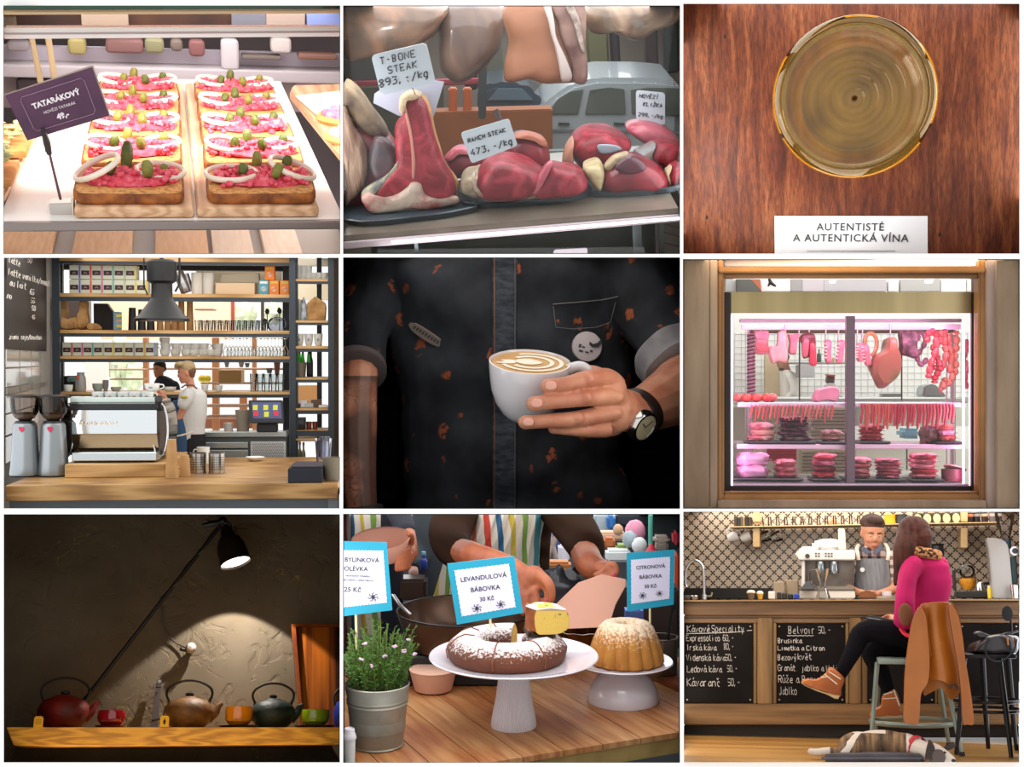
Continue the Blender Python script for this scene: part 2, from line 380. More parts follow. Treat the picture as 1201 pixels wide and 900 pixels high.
def sign(name,label,cat,pts,y,th,m_,texts,pen=True,tm=None,rad=0,group=None,parent=None,org=None):
 """flat card with px corners (tl, tr, br, bl) and lettering [(text, height_px, u, v, thick_px)]; returns thing"""
 tl,tr,br,bl=[P.at(a,b,y)for a,b in pts];o=(bl+br)/2 if org is None else org
 t=thing(name,label,cat,tuple(o),group=group)if parent is None else parent
 q=[]
 L=[tl,bl,br,tr]
 for i in range(4):
  p,a,b=L[i],L[i-1],L[(i+1)%4]
  if rad:
   k=rad*y/F;pa=p+(a-p).normalized()*k;pb=p+(b-p).normalized()*k
   for j in range(5):s_=j/4;q.append((pa*(1-s_)**2+p*2*s_*(1-s_)+pb*s_*s_)-o)
  else:q.append(p-o)
 m=MB();m.prism(q,V((0,th,0)));c=part('card',m,m_,t)
 ang=atan2((tr-tl).z,(tr-tl).x);m=MB()
 for it in texts:
  s_,h,u,v,tk=it[:5];h*=y/F;tk*=y/F
  tx=penmb(s_,h,tk,.18,seed=len(s_),slant=.12,sp=it[5]if len(it)>5 else 1.15)if pen else textmb(s_,h*1.38,.001,bold=tk,spacing=it[5]if len(it)>5 else 1)
  p=(tl*(1-u)+tr*u)*(1-v)+(bl*(1-u)+br*u)*v+V((0,-.003,0))-o
  off=MX.Translation((-tx.w/2,0,0))if pen else MX()
  m.M=MX.Translation(p)@MX.Rotation(-ang,4,'Y')@off;m.add(tx.v,tx.f)
 m.M=MX()
 if texts:part('lettering',m,tm or mt('2c2c34',rg=.5),c)
 return t
DOME=((-1,.5),(-.95,.68),(-.8,.84),(-.5,.95),(0,1),(.6,.97),(1,.8))
# ------------------------------------------------------------------ people and repeated things
ORDS=['first','second','third','fourth','fifth','sixth','seventh','eighth','ninth','tenth','eleventh','twelfth','thirteenth','fourteenth','fifteenth','sixteenth','seventeenth','eighteenth','nineteenth','twentieth','twenty-first','twenty-second','twenty-third','twenty-fourth','twenty-fifth','twenty-sixth','twenty-seventh','twenty-eighth','twenty-ninth','thirtieth','thirty-first','thirty-second','thirty-third','thirty-fourth','thirty-fifth','thirty-sixth']
def nth(i,n,what='from the left'):
 return 'leftmost' if i==0 else('rightmost' if i==n-1 else ORDS[i]+' '+what)
def limb(mb,pts,rs,n=12,k=5,flat=1):
 q=catmull(pts,k);r=lerps(list(rs),k);mb.tube(q,r,n,flat=flat);mb.ball(q[0],r[0],10,6);mb.ball(q[-1],r[-1],10,6)
def head_skin(mb,M,H,ears=True,male=True):
 keep=mb.M;mb.M=keep@M@MX.Scale(H,4);b=mb.ball
 b((0,.05,.63),(.325,.39,.36));b((0,-.06,.42),(.27,.29,.33));b((0,-.12,.19),(.21 if male else .18,.2,.16));b((0,-.24,.09),(.09,.08,.07))
 mb.tube([(0,-.30,.56),(0,-.37,.42),(0,-.35,.34)],[.035,.055,.05],8);b((.045,-.335,.355),.03,6,5);b((-.045,-.335,.355),.03,6,5)
 b((0,-.31,.235),(.095,.04,.02),10,6);b((0,-.30,.2),(.08,.045,.022),10,6)
 b((0,-.29,.58),(.2,.05,.035),10,6)
 for s in(-1,1):
  b((s*.13,-.25,.36),(.09,.07,.08),8,6)
  if ears:b((s*.315,.03,.46),(.035,.07,.11),8,6)
 limb(mb,[(0,.1,.35),(0,.12,0),(0,.13,-.25)],(.2,.19,.22));mb.M=keep
def head_face(parent,M,H,skin_iris='3a2a1c',brow='3a2618',lip='b56a5c'):
 for s in(-1,1):
  m=MB();m.M=M@MX.Scale(H,4);m.ball((s*.125,-.303,.495),(.042,.03,.015),10,6);part('eye',m,mt('e8e0da',rg=.2),parent)
  m=MB();m.M=M@MX.Scale(H,4);m.ball((s*.125,-.326,.493),(.02,.012,.015),8,6);part('iris',m,mt(skin_iris,rg=.2),parent)
  m=MB();m.M=M@MX.Scale(H,4);m.tube([(s*.05,-.345,.575),(s*.13,-.345,.6),(s*.2,-.31,.575)],[.012,.018,.008],6);part('eyebrow',m,mt(brow,rg=.8),parent)
 m=MB();m.M=M@MX.Scale(H,4);m.ball((0,-.337,.235),(.075,.022,.014),10,6);m.ball((0,-.332,.205),(.065,.026,.016),10,6);part('lips',m,mt(lip,rg=.5),parent)
def hand_skin(mb,wrist,fingers,palm_c,palm_r,rot=None,thumb=None,r=.01,k=4):
 """fingers: list of point lists; radii taper from r"""
 if palm_c is not None:mb.ball(palm_c,palm_r,14,9,rot)
 for f in fingers:
  n=len(f);mb.tube(catmull(f,k),[r*(1.08-.3*i/(k*(n-1)))for i in range(k*(n-1)+1)],10);mb.ball(f[-1],r*.8,10,7)
 if thumb:n=len(thumb);mb.tube(catmull(thumb,k),[r*(1.3-.35*i/(k*(n-1)))for i in range(k*(n-1)+1)],10);mb.ball(thumb[-1],r*.98,10,7)
def hm(c,yaw,nod=0,tilt=0):
 """head matrix: yaw 0 looks at the viewer (-Y), positive turns to its left (viewer's right)"""
 return MX.Translation(c)@MX.Rotation(yaw,4,'Z')@MX.Rotation(tilt,4,'Y')@MX.Rotation(nod,4,'X')
def cup_thing(name,lb,cat,r,h,m_,loc=(0,0,0),rz=0,group=None,handle=True,fill=None,foot=.6,flare=.06,badge=None,wall=.08):
 t=thing(name,lb,cat,loc,rz,group);m=MB();w=r*wall
 m.lt([(r*foot,0),(r*(foot+.18),h*.12),(r*.93,h*.5),(r,h),(r-w,h),(r*.9-w,h*.5),(r*foot-w,h*.1)],20);part('cup_body',m,m_,t)
 if handle:
  m=MB();m.tube(catmull([(r*.9,0,h*.85),(r*1.35,0,h*.85),(r*1.5,0,h*.6),(r*1.25,0,h*.35),(r*.85,0,h*.3)],4),r*.09,6);part('handle',m,m_,t)
 if badge:m=MB();m.ball((0,-r*.93,h*.5),(r*.28,r*.08,h*.14),8,6);part('badge',m,mt(badge,rg=.5),t)
 return t
def series(first,locs,labels,group=None,rz=0):
 """first thing goes to the first place, copies to the rest"""
 out=[first];place(first,locs[0],rz);first['label']=labels[0]
 if group:first['group']=group
 for l,s in zip(locs[1:],labels[1:]):out.append(copy(first,l,rz,s,group))
 return out
def glass_thing(name,kind,r,h,m_,lb='',cat='glass'):
 t=thing(name,lb,cat);m=MB()
 if kind=='tumbler':m.lt([(r*.78,0),(r*.82,h*.06),(r,h),(r*.94,h),(r*.76,h*.1)],14,cap=True)
 elif kind=='wine':m.lt([(r*.8,0),(r*.1,h*.06),(r*.09,h*.42),(r*.5,h*.5),(r,h*.72),(r*.85,h)],14,cap=False)
 elif kind=='wineup':m.lt([(r*.85,0),(r,h*.28),(r*.5,h*.5),(r*.09,h*.58),(r*.1,h*.94),(r*.8,h)],14,cap=False)
 part('glass_body',m,m_,t);return t
def bottle_mb(r,h,neck=.3):
 m=MB();m.lt([(r*.9,0),(r,h*.04),(r,h*.58),(r*.8,h*.66),(r*neck,h*.76),(r*neck,h*.95),(r*neck*1.2,h*.955),(r*neck*1.2,h)],14);return m
def level_frame(cx,cy,a,pitch,py,y,x0=None,x1=None,iters=30):
 """frame rolled so that a horizontal edge at depth y through pixel row py stays level"""
 x0=x0 or cx-190;x1=x1 or cx+190;r=0
 for i in range(iters):
  f=Frame(cx,cy,a,pitch,r);d=f.at(x1,py,y)-f.at(x0,py,y);r+=math.degrees(math.atan2(d.z,d.x))*.9*-1
 return Frame(cx,cy,a,pitch,r)
 # ------------------------------------------------------------------ every niche ends at its own side walls
_cur=[None,None]
def trim(k,before):
 """cuts whatever reaches past the side walls of niche k flush with them"""
 bpy.context.view_layer.update();x0,ya,x1,yb=BX[k];e=.45
 c=[wpt(x0+e,ya+e,1),wpt(x1-e,ya+e,1),wpt(x1-e,yb-e,1),wpt(x0+e,yb-e,1)];pls=[]
 for i in range(4):
  n=c[i].cross(c[(i+1)%4]).normalized()
  if n.dot(wpt((x0+x1)/2,(ya+yb)/2,1))>0:n=-n
  pls.append(n)
 for o in[o for o in bpy.data.objects if o not in before]:
  if o.type!='MESH':continue
  M_=o.matrix_world;Mi=M_.inverted();pts=[M_@v.co-EYE for v in o.data.vertices]
  for n in pls:
   if not pts or max(p.dot(n)for p in pts)<=1e-5:continue
   if o.data.users>1:o.data=o.data.copy()
   b=bmesh.new();b.from_mesh(o.data);co=Mi@EYE;no=(M_.to_3x3().transposed()@n).normalized()
   g=bmesh.ops.bisect_plane(b,geom=b.verts[:]+b.edges[:]+b.faces[:],plane_co=co,plane_no=no,clear_outer=True)
   ed=[x for x in g['geom_cut']if isinstance(x,bmesh.types.BMEdge)and x.is_valid and len(x.link_faces)==1]
   if ed:
    try:bmesh.ops.holes_fill(b,edges=ed,sides=0)
    except Exception:pass
   b.to_mesh(o.data);b.free();o.data.update();o.data.set_sharp_from_angle(angle=radians(40));pts=[M_@v.co-EYE for v in o.data.vertices]
  if not pts:
   for ch in list(o.children):bpy.data.objects.remove(ch)
   p=o.parent;bpy.data.objects.remove(o)
   if p is not None and p.type=='EMPTY' and not p.children:bpy.data.objects.remove(p)
def finish():
 if _cur[0]is not None:trim(_cur[0],_cur[1]);_cur[0]=None
_shell=shell
def shell(k,*a,**kw):
 finish();_shell(k,*a,**kw);_cur[0]=k;_cur[1]=set(bpy.data.objects)
 # ================================================================== NICHE 1: sandwich counter
P=solve_pitch(201.5,152,1,-2.2,201,254,6.2,106,9.45)
ZS=P.at(201,254,6.2).z
shell(1,15.5,'cfc7c4',back='a89fa2')
def on1(px,py,z=ZS):return P.on(px,py,z)
fl=on1(4,258);fr=on1(399,258);fy=(fl.y+fr.y)/2
m=MB();m.bx(fl.x-.02,fr.x+.02,fy,9.9,ZS-.03,ZS);solo('display_shelf',m,mt('f4f1ee',rg=.35),'white backlit shelf board carrying the wooden boards of sandwiches','shelf')
m=MB();m.bx(fl.x-.02,fr.x+.02,fy-.03,fy-.001,ZS-.045,ZS-.002,bev=.006);solo('shelf_rail',m,mt('8b807c',rg=.35,metal=.6),'thin brushed steel rail along the front edge of the white shelf','rail')
zl=ZS-.75
a=P.on(4,270,zl);b=P.on(399,270,zl)
m=MB();m.bx(a.x,b.x,6.95,9.2,zl-.05,zl-.025);solo('lower_shelf',m,mt('a9a09b',rg=.5),'grey lower shelf under the sandwich shelf','shelf')
for i,(x0,x1,c,lb)in enumerate(((-20,62,'f0c79d','leftmost'),(86,155,'eec39a','second from the left'),(182,244,'e9bf9b','middle'),(249,296,'f2dccb','pale, second from the right'),(309,352,'f3dfd0','pale rightmost'))):
 p=P.on(x0,292,zl);q=P.on(x1,292,zl)
 m=MB();m.bx(p.x,q.x,7.0,8.9,zl-.022,zl+.03,bev=.012,seg=2)
 solo('pale_board',m,mt(c,rg=.6,nc='e2b184' if i<3 else 'e8d0bb',ns=6,sr=(6,.6,1)),'wooden board on the lower shelf below the sandwiches, '+lb,'board',group='boards on the lower shelf')
wood1=mt('e6bd96',rg=.5,nc='c99a72',ns=7,kind='wave',sr=(.5,.05,2),lo=.1,hi=1,dist=8)
def board(x0,x1,y0,y1,label,m_=wood1,z=ZS,th=.055,name='serving_board'):
 m=MB();m.box(((x0+x1)/2,(y0+y1)/2,z+th/2+.002),(x1-x0,y1-y0,th),None,.024,3);return solo(name,m,m_,label,'board')
TB=.057
XL0,XL1=on1(88,254).x,on1(228,254).x;XR0,XR1=on1(231,254).x,on1(374,254).x
board(XL0,XL1,fy+.02,9.45,'pale wooden board under the left column of sandwiches')
board(XR0,XR1,fy+.02,9.45,'pale wooden board under the right column of sandwiches')
crumb=mt('e0a868',rg=.8,nc='8f5a2e',ns=38,lo=.45,hi=.75,bump=.5,bs=60)
crust=mt('b0682e',rg=.7,nc='6f3818',ns=14,bump=.4,bs=60)
beef=mt('d8344e',rg=.35,nc='f2768a',ns=22,lo=.3,hi=.75,sss=.1,bump=.3,bs=80)
onion=mt('f7efdf',rg=.3,sss=.1);gher=mt('5f6a22',rg=.35,nc='353f10',ns=20,bump=.5,bs=70);gher2=mt('8c8a3a',rg=.35,nc='5a6020',ns=15,bump=.5,bs=70)
def ring_pts(rx,ry,n=28):
 return[(rx*cos(2*PI*i/n),ry*sin(2*PI*i/n),0)for i in range(n)]
def sandwich(x,y,w,d,seed,label,rings=None,gk=None):
 R=random.Random(seed);t=thing('open_sandwich',label,'sandwich',(x,y,ZS+TB+.004),R.uniform(-.03,.03),'open sandwiches on two wooden boards')
 def outline(sc,z):
  o=[]
  for i in range(40):
   a=2*PI*i/40;c,s_=cos(a),sin(a);e=.22;px=math.copysign(abs(c)**e,c);py=math.copysign(abs(s_)**e,s_)
   k=1-.05*(1-abs(px))**.8 if abs(py)>.9 else 1-.03
   o.append(V((px*w/2*sc*(1+.015*sin(3*a+seed)),py*d/2*sc*k,z+.004*sin(2.3*px+seed))))
  return o
 th=.05
 m=MB();m.loft([outline(.97,0),outline(1,.012),outline(1,th-.008),outline(.975,th)]);part('crust',m,crust,t,50)
 m=MB();m.loft([outline(.96,th-.002),outline(.955,th+.004)]);part('crumb',m,crumb,t,50)
 m=MB();m.ball((0,0,th+.012),(w*.44,d*.3,.03),24,8,nz=.25,nf=4,seed=seed)
 for i in range(230):
  px=R.uniform(-.42,.42)*w;py=R.gauss(0,.12)*d-.02*d;py=max(-.31*d,min(.33*d,py));r=R.uniform(.009,.021);hh=.05*(1-(abs(py)/(.42*d))**2)
  m.ball((px,py,th+.006+hh*R.uniform(.1,1)),(r,r*R.uniform(.8,1.3),r*.85),7,5,nz=.3,seed=i)
 part('minced_meat',m,beef,t,60)
 rings=rings or[(-.27,-.02,.105,.09,.15),(.27,.03,.105,.085,-.1)]
 for(rx,ry,ra,rb,tl)in rings:
  m=MB();m.tube([V(p)for p in ring_pts(ra,rb)],.0115,8,closed=True,flat=1.3)
  q=part('onion_ring',m,onion,t);q.location=(rx*w,ry*d,th+.04+abs(tl)*ra*.6);q.rotation_euler=(.08+R.uniform(-.05,.1),tl,0)
 for(gx,gy,gl,lean,up)in(gk or[(-.2,-.1,.07,.3,1),(-.06,.12,.085,.1,1),(.1,-.18,.07,-.2,1),(.3,.1,.06,.2,1)]):
  m=MB();m.lt([(.004,0),(.02,.012),(.026,gl*.4),(.024,gl*.75),(.014,gl*.97),(.004,gl)],12,flute=.06,fn=5)
  q=part('gherkin',m,gher if R.random()<.6 else gher2,t);q.location=(gx*w,gy*d,th+.03);q.rotation_euler=(-.15+R.uniform(-.2,.2),lean,0);s_=up;q.scale=(s_,s_,s_)
 return t
rows=['in front','second from the front','third from the front','fourth from the front','at the far end']
y0=fy+.05;pit=.625
XLc=on1(153,236,ZS+TB).x;XRc=on1(306,236,ZS+TB).x
for k in range(5):
 g0=[(-.2,-.08,.075,.3,1.05),(-.05,.14,.13,.12,1.15),(.17,-.15,.085,-.1,1.1),(.3,.05,.055,.3,.9)]if k==0 else None
 r0=[(-.3,-.04,.115,.13,-.45),(.28,.05,.115,.10,.05)]if k==0 else None
 g1=[(-.17,-.1,.075,.1,1),(-.03,.2,.1,.05,1),(.12,-.16,.08,.4,1.1),(.23,.12,.09,.25,1)]if k==0 else None
 r1=[(-.27,-.03,.125,.12,-.02),(.3,.02,.12,.11,.35)]if k==0 else None
 sandwich(XLc,y0+.27+k*pit*1.0,.515,.545,11+k,'open sandwich with minced beef and onion rings, left board, '+rows[k],r0,g0)
 sandwich(XRc+.012,y0+.27+k*pit*1.0,.535,.545,31+k,'open sandwich with minced beef and onion rings, right board, '+rows[k],r1,g1)
bl=P.on(34,205,ZS+.05);
t=MB();pl=[P.on(4-70,240,ZS),P.on(6,240,ZS),P.on(47,155,ZS),P.on(4-60,155,ZS)]
m=MB();m.prism([p+V((0,0,.002))for p in pl],V((0,0,.05)),.012);solo('serving_board',m,wood1,'pale wooden board cut off at the left edge under green topped bread','board')
for(px,py,w,lb)in((2,208,.42,'nearest the price card stand'),(10,176,.5,'behind the purple card')):
 p=P.on(px,py,ZS+.06);t=thing('green_topped_bread','bread slice with shredded green salad on the far left board, '+lb,'sandwich',(p.x-.14,p.y,ZS+.056),0)
 m=MB();m.box((0,0,.025),(w,.4,.045),None,.018,2);part('bread',m,mt('e3a765',rg=.7,nc='b97b3e',ns=10),t)
 m=MB();R=random.Random(3)
 for i in range(60):m.ball((R.uniform(-.42,.42)*w,R.uniform(-.17,.17),.06+R.uniform(0,.07)),(R.uniform(.015,.04),R.uniform(.01,.03),.012),6,4,nz=.4,seed=i)
 part('salad',m,mt('c9cf9a',rg=.6,nc='7f8c3c',ns=14),t)
pr=[P.on(372,150,ZS),P.on(470,150+60,ZS),P.on(480,120,ZS),P.on(398,108,ZS),P.on(338,113,ZS)]
pr=[P.on(340,118,ZS),P.on(402,196,ZS),P.on(470,196,ZS),P.on(440,107,ZS),P.on(343,110,ZS)]
m=MB();m.prism([p+V((0,0,.002))for p in pr],V((0,0,.06)),.012);solo('serving_board',m,wood1,'pale wooden board cut off at the right edge with white paper on it','board')
pp=[P.on(346,113,ZS+.075),P.on(378,141,ZS+.075),P.on(420,138,ZS+.075),P.on(398,107,ZS+.075)]
m=MB();m.prism([p for p in pp],V((0,0,.004)));solo('baking_paper',m,mt('fbf6ee',rg=.6),'white sheet of paper on the right hand board','paper')
for(px,py,c1,c2,lb,w)in((392,143,'e0708c','9aa0d8','pink and blue topped pastry at the right edge, behind',.3),(402,166,'efb2b8','dfa0a8','pale pink pastry at the right edge, in front',.3)):
 p=P.on(px,py,ZS+.06);t=thing('pastry',lb,'pastry',(p.x+.05,p.y,ZS+.064),0)
 m=MB();m.lt([(w*.5,0),(w*.56,.02),(w*.52,.045)],20);part('pastry_base',m,mt('e0a65e',rg=.6),t)
 m=MB();R=random.Random(5)
 for i in range(30):a=R.uniform(0,6.28);r=w*.42*sqrt(R.random());m.ball((r*cos(a),r*sin(a),.055),(.04,.035,.03),7,5,nz=.3,seed=i)
 part('topping',m,mt(c1,rg=.4,nc=c2,ns=7,lo=.4,hi=.6),t)
b=P.on(71,254,ZS)+V((0,.03,.004));t=thing('price_card_stand','purple price card clipped on a thin wire stand beside the left board','price card',tuple(b))
S1=lambda px,py,dy=0:P.at(px,py,b.y+dy)-b
m=MB();m.prism([S1(57,239),S1(84,238),S1(85,256),S1(60,256)],V((0,.1,0)),.004);part('metal_foot',m,mt('c9c4be',rg=.3,metal=.7),t)
m=MB();m.prism([S1(84,238,-.01),S1(86,224,.05),S1(87,255,.05),S1(85,256,-.01)],V((.006,0,0)));part('foot_flange',m,mt('f2ead8',rg=.4),t)
m=MB();m.tube([S1(71,234,.03),S1(64,205),S1(58,180)],.0065,8);part('wire_stem',m,mt('6b4a50',rg=.4,metal=.4),t)
m=MB();m.tube([S1(58,181,-.02),S1(55,168,-.03),S1(50,150,-.035)],[.012,.017,.009],8);m.tube([S1(54,178,-.03),S1(53,165,-.045),S1(49,151,-.045)],[.004,.006,.004],6);part('clip',m,mt('2c2022',rg=.35),t)
cc=[S1(6,112),S1(108,79),S1(128,136),S1(32,165)]
m=MB();m.prism([cc[3],cc[2],cc[1],cc[0]],V((0,.006,0)));card=part('card',m,mt('5b3550',rg=.5,nc='4a2a44',ns=5),t)
def lerp2(u,v,off=-.004):return(cc[0]*(1-u)+cc[1]*u)*(1-v)+(cc[3]*(1-u)+cc[2]*u)*v+V((0,off,0))
m=MB();m.prism([S1(5,111,.008),S1(109,76,.008),S1(131,139,.008),S1(127,139,.008),S1(107,79,.008),S1(7,114,.008)],V((0,.003,0)));part('card_sleeve',m,mt('b9a59c',rg=.3),t)
c=[]
for k,(u,v)in enumerate([(.16,.13),(.84,.13),(.87,.2),(.87,.8),(.84,.87),(.16,.87),(.13,.8),(.13,.2)]):c.append(lerp2(u,v,-.004))
m=MB();m.tube(c,.0016,4,closed=True);part('border_line',m,mt('a07f9a',rg=.5),card)
ang=atan2((cc[1]-cc[0]).z,(cc[1]-cc[0]).x)
m=MB()
for s_,sz,u,v,bd in(('TATARÁKOVÝ',.034,.5,.42,.0016),('HOVĚZÍ TATARÁK',.018,.5,.58,0),('49,-',.036,.5,.77,.0016)):
 q=textmb(s_,sz,.002,bold=bd);p=lerp2(u,v,-.005);m.M=MX.Translation(p)@MX.Rotation(-ang,4,'Y');m.add(q.v,q.f)
m.M=MX();part('lettering',m,mt('e9dfe6',rg=.5),card)
def hbar(pya,pyb,y,th,ya2=None,yb2=None,name='',c=None,lb='',cat=''):
 a0,a1=P.at(3,pya,y),P.at(3,pyb,y);b0,b1=P.at(400,ya2 or pya,y),P.at(400,yb2 or pyb,y)
 m=MB();m.prism([a1,b1,b0,a0],V((0,th,0)),min(.01,abs(a0.z-a1.z)*.3));return solo(name,m,c,lb,cat)
hbar(4,12,6.55,.05,4,10.5,'glass_counter_sheet',mt('1d5a3c',rg=.1,coat=.5,nc='0d2618',ns=1.2),'dark green edge of the glass top above the counter','glass')
hbar(12.8,17.5,6.6,.05,11,16,'top_frame_strip',mt('e2c59c',rg=.5),'beige metal strip under the green glass edge','strip')
t=thing('lamp_rail','white lamp rail running across above the sandwiches','lamp',tuple(P.at(200,38,6.65)))
o3=P.at(200,38,6.65)
m=MB();m.prism([P.at(3,46,6.65)-o3,P.at(400,43,6.65)-o3,P.at(400,32,6.65)-o3,P.at(3,33,6.65)-o3],V((0,.1,0)),.008);part('rail_body',m,mt('fdf9f5',rg=.35),t)
m=MB();m.tube([P.at(3,39.6,6.645)-o3,P.at(400,37.4,6.645)-o3],.005,6);part('lamp_groove',m,mt('b9aeb0',rg=.4),t)
for(x0,x1,x2,x3,lb)in((33,39,51,44,'left'),(52,59,68,62,'right')):
 y=9.9;m=MB();m.prism([P.at(x2,98,y),P.at(x3+3 if x3>x2 else x2-7,98,y),P.at(x0,40,y),P.at(x1,40,y)],V((0,.05,0)),.006)
 solo('slanted_post',m,mt('cdb791',rg=.4),'slanting beige leg behind the purple card, the %s one of two'%lb,'post',group='slanting counter legs')
YB=13.2
def far(x0,x1,ya,yb,c,name,lb,cat,y=YB,th=.35,c2=None,bev=.02):
 p=P.at(x0,yb,y);q=P.at(x1,ya,y);m=MB();m.bx(p.x,q.x,y,y+th,p.z+.01,q.z-.01,bev=bev,seg=3);return solo(name,m,mt(c,rg=.7,nc=c2,ns=2)if c2 else mt(c,rg=.7),lb,cat)
far(3,412,84,92,'c2b8ba','wall_shelf','long grey shop shelf in the background, upper one','shelf',th=.5)
far(3,412,62,84,'cfc4cf','wall_panelling','pale lilac panelling'+' strip under the background shelf goods','panel',y=YB+.3,th=.06)
far(3,412,96,128,'a3928e','low_cabinet','brown grey cabinet front in the background behind the sandwiches','cabinet',y=YB+.25,th=.3,c2='b8a8a6')
far(3,412,12,30,'5a3a28','upper_cabinet','dark brown cupboard in the background above the lamp rail','cabinet',y=YB+.1,th=.3,c2='3a2620')
for i,(x0,x1,ya,yb,c,lb)in enumerate(((-8,18,18,34,'6a5a48','grey brown box'),(96,150,14,34,'b09a86','beige box'),(272,312,14,34,'7a7a84','slate grey box'),(312,358,14,34,'b5a092','pale brown box'),(360,405,14,34,'8fa0d8','light blue box'))):
 far(x0,x1,ya,yb,c,'storage_box',lb+' in front of the dark cupboard above the lamp rail','box',th=.08,y=YB-.05)
for i,(x0,x1,ya,yb,c,lb)in enumerate(((8,33,48,62,'9a8f90','grey tub left of the slanting legs'),(80,100,45,66,'a99a62','olive jar right of the slanting legs'),(124,168,46,64,'87605c','reddish brown carton'),(170,192,45,64,'8f8a66','olive green carton'),(200,214,46,62,'7a6a60','brown narrow carton'),(222,240,47,68,'8a5a58','dark red carton'),(284,330,65,71,'776a62','low dark tray'),(350,396,63,71,'8a6455','low brown tray at the right'),(260,280,46,84,'d0c6c8','pale standing panel'),(318,342,44,64,'d3c8c2','cream canister'))):
 far(x0,x1,ya,yb,c,'shop_item',lb+' on the pale background shelf','container',y=YB,th=.2,bev=.05)
for i,(x0,x1,ya,yb,c,lb)in enumerate(((20,60,92,118,'3d3032','dark bin at the left'),(140,180,95,116,'8a6f68','brown crate'),(270,300,94,118,'7c6460','dark brown crate'),(346,372,92,108,'9a7a78','rosy crate at the right'))):
 far(x0,x1,ya,yb,c,'storage_crate',lb+' below the pale background shelf','crate',y=YB+.02,th=.2,bev=.05)
a=P.at(200,48,6.75)
lamp('AREA',tuple(a+V((0,.15,-.02))),36,(1,.96,.92),2.0,tuple(V((a.x,7.7,ZS))),size_y=.1,spread=140)
fill_strip(1,'t',7.2,9.5,26,(1,.95,.9),.05,.95)
fill_strip(1,'r',7.0,9.0,16,(1,.95,.9),.2,.8)
fill_strip(1,'t',10.5,13,75,(1,.97,.98),.05,.95)
fill_strip(1,'b',7.0,8.5,5,(1,.9,.8),.05,.95)
# ================================================================== NICHE 2: butcher's window with price cards
P=solve_pitch(600,152,1,-4.7,600,262,6.4,196,7.7)
ZM=P.at(600,262,6.4).z
shell(2,13.0,'8f8a82',back=mt('7a6c60',rg=.9,nc='8d8276',ns=1.5))
xl,xr=P.on(402,272,ZM).x+.01,P.on(799,246,ZM).x-.01;yf=6.4
m=MB();m.bx(xl,xr,yf+.03,8.0,ZM-.035,ZM);solo('steel_shelf',m,mt('a59c8e',rg=.28,metal=.55,nc='8c8578',ns=3),'brushed steel shelf carrying the black meat trays','shelf')
t=thing('shelf_lamp','pinkish white light strip along the front edge of the steel shelf','lamp',(0,yf,ZM-.05))
m=MB();m.bx(xl,xr,-.012,.022,-.012,.022,bev=.004);part('lamp_housing',m,mt('d8c8d0',rg=.3),t)
m=MB();m.bx(xl+.25,xr,-.016,-.013,.0,.014);part('light_tube',m,mt('ffffff',emit='fff2fa',es=1.6),t)
m=MB();m.bx(xl+.03,xr-.03,7.3,7.35,ZM-.85,ZM-.09);struct('trim_1',m,mt('55605c',rg=.4,nc='6d7068',ns=2.5))
for x,w in((742,.05),(773,.025),(484,.02)):
 a=P.at(x,270,6.9);m=MB();m.bx(a.x,a.x+w,6.9,6.95,ZM-.5,ZM-.05);solo('case_upright',m,mt('8d9698',rg=.25,metal=.6),'steel upright in the dark case under the shelf, '+{742:'the wide one',773:'rightmost',484:'the left one'}[x],'post')
for i,yy in enumerate((262,272,284)):
 a=P.at(778,yy,6.95);m=MB();m.tube([a,P.at(799,yy+6,6.95)],.004,6);solo('wire_rod',m,mt('77706a',rg=.4,metal=.6),'thin wire rod at the right end of the lower case, '+['top','middle','bottom'][i],'rod')
sign('price_card','pinkish card edge peeping up from the lower case','price card',[(650,293),(689,291),(689,300),(648,300)],6.6,.01,mt('c3b6be',rg=.5),[],rad=3)
slate=mt('2f3a42',rg=.35,nc='39454d',ns=6)
def tray(pts,lb,z1=.03):
 q=[P.on(a,b,ZM+z1)for a,b in pts];c=sum(q,V())/len(q);m=MB()
 q=catmull(q,4,True)
 m.loft([[p+V((0,0,-z1+.001))+(c-p)*.03 for p in q],[p for p in q],[p+(c-p)*.03+V((0,0,.004))for p in q],[p+(c-p)*.05+V((0,0,-z1*.5))for p in q]]);solo('meat_tray',m,slate,lb,'tray',group=None)
tray([(404,258),(500,253),(548,245),(560,240),(540,225),(500,210),(404,218)],'black tray under the t-bone steak at the left')
tray([(540,233),(560,239),(640,234),(688,226),(692,215),(670,200),(545,208)],'black tray under the ranch steaks in the middle')
tray([(686,218),(705,226),(797,218),(797,195),(700,196)],'black tray under the shank pieces at the right')
flesh=mt('78061a',rg=.45,nc='b8384a',ns=9,detail=9,lo=.42,hi=.74,dist=1.2,bump=.5,bs=14)
fleshd=mt('520c18',rg=.35,nc='9a2b38',ns=7,detail=5,lo=.3,hi=.8,coat=.2,bump=.15,bs=9)
fleshp=mt('b5475a',rg=.35,nc='cf7480',ns=8,detail=8,coat=.3)
fat=mt('bfa987',rg=.6,nc='75603f',ns=12,detail=8,lo=.4,hi=.65,bump=.8,bs=22)
fatw=mt('b5a595',rg=.6,nc='9a4f4c',ns=11,detail=8,bump=.9,bs=22,lo=.45,hi=.7)
def cut(name,lb,cat,pts,y,th,m_,extra=(),group=None,nz=.01,dy=None,prof=DOME):
 g,o=puff(pts,y,th,prof,nz=nz,dy=dy);t=thing(name,lb,cat,tuple(o),group=group);part('meat',g,m_,t,60)
 for(nm,p2,y2,th2,m2)in extra:
  g2,o2=puff(p2,y2,th2,DOME if nm!='fat_rim' else prof,nz=nz);q=part(nm,g2,m2,t,60);q.location=o2-o
 return t
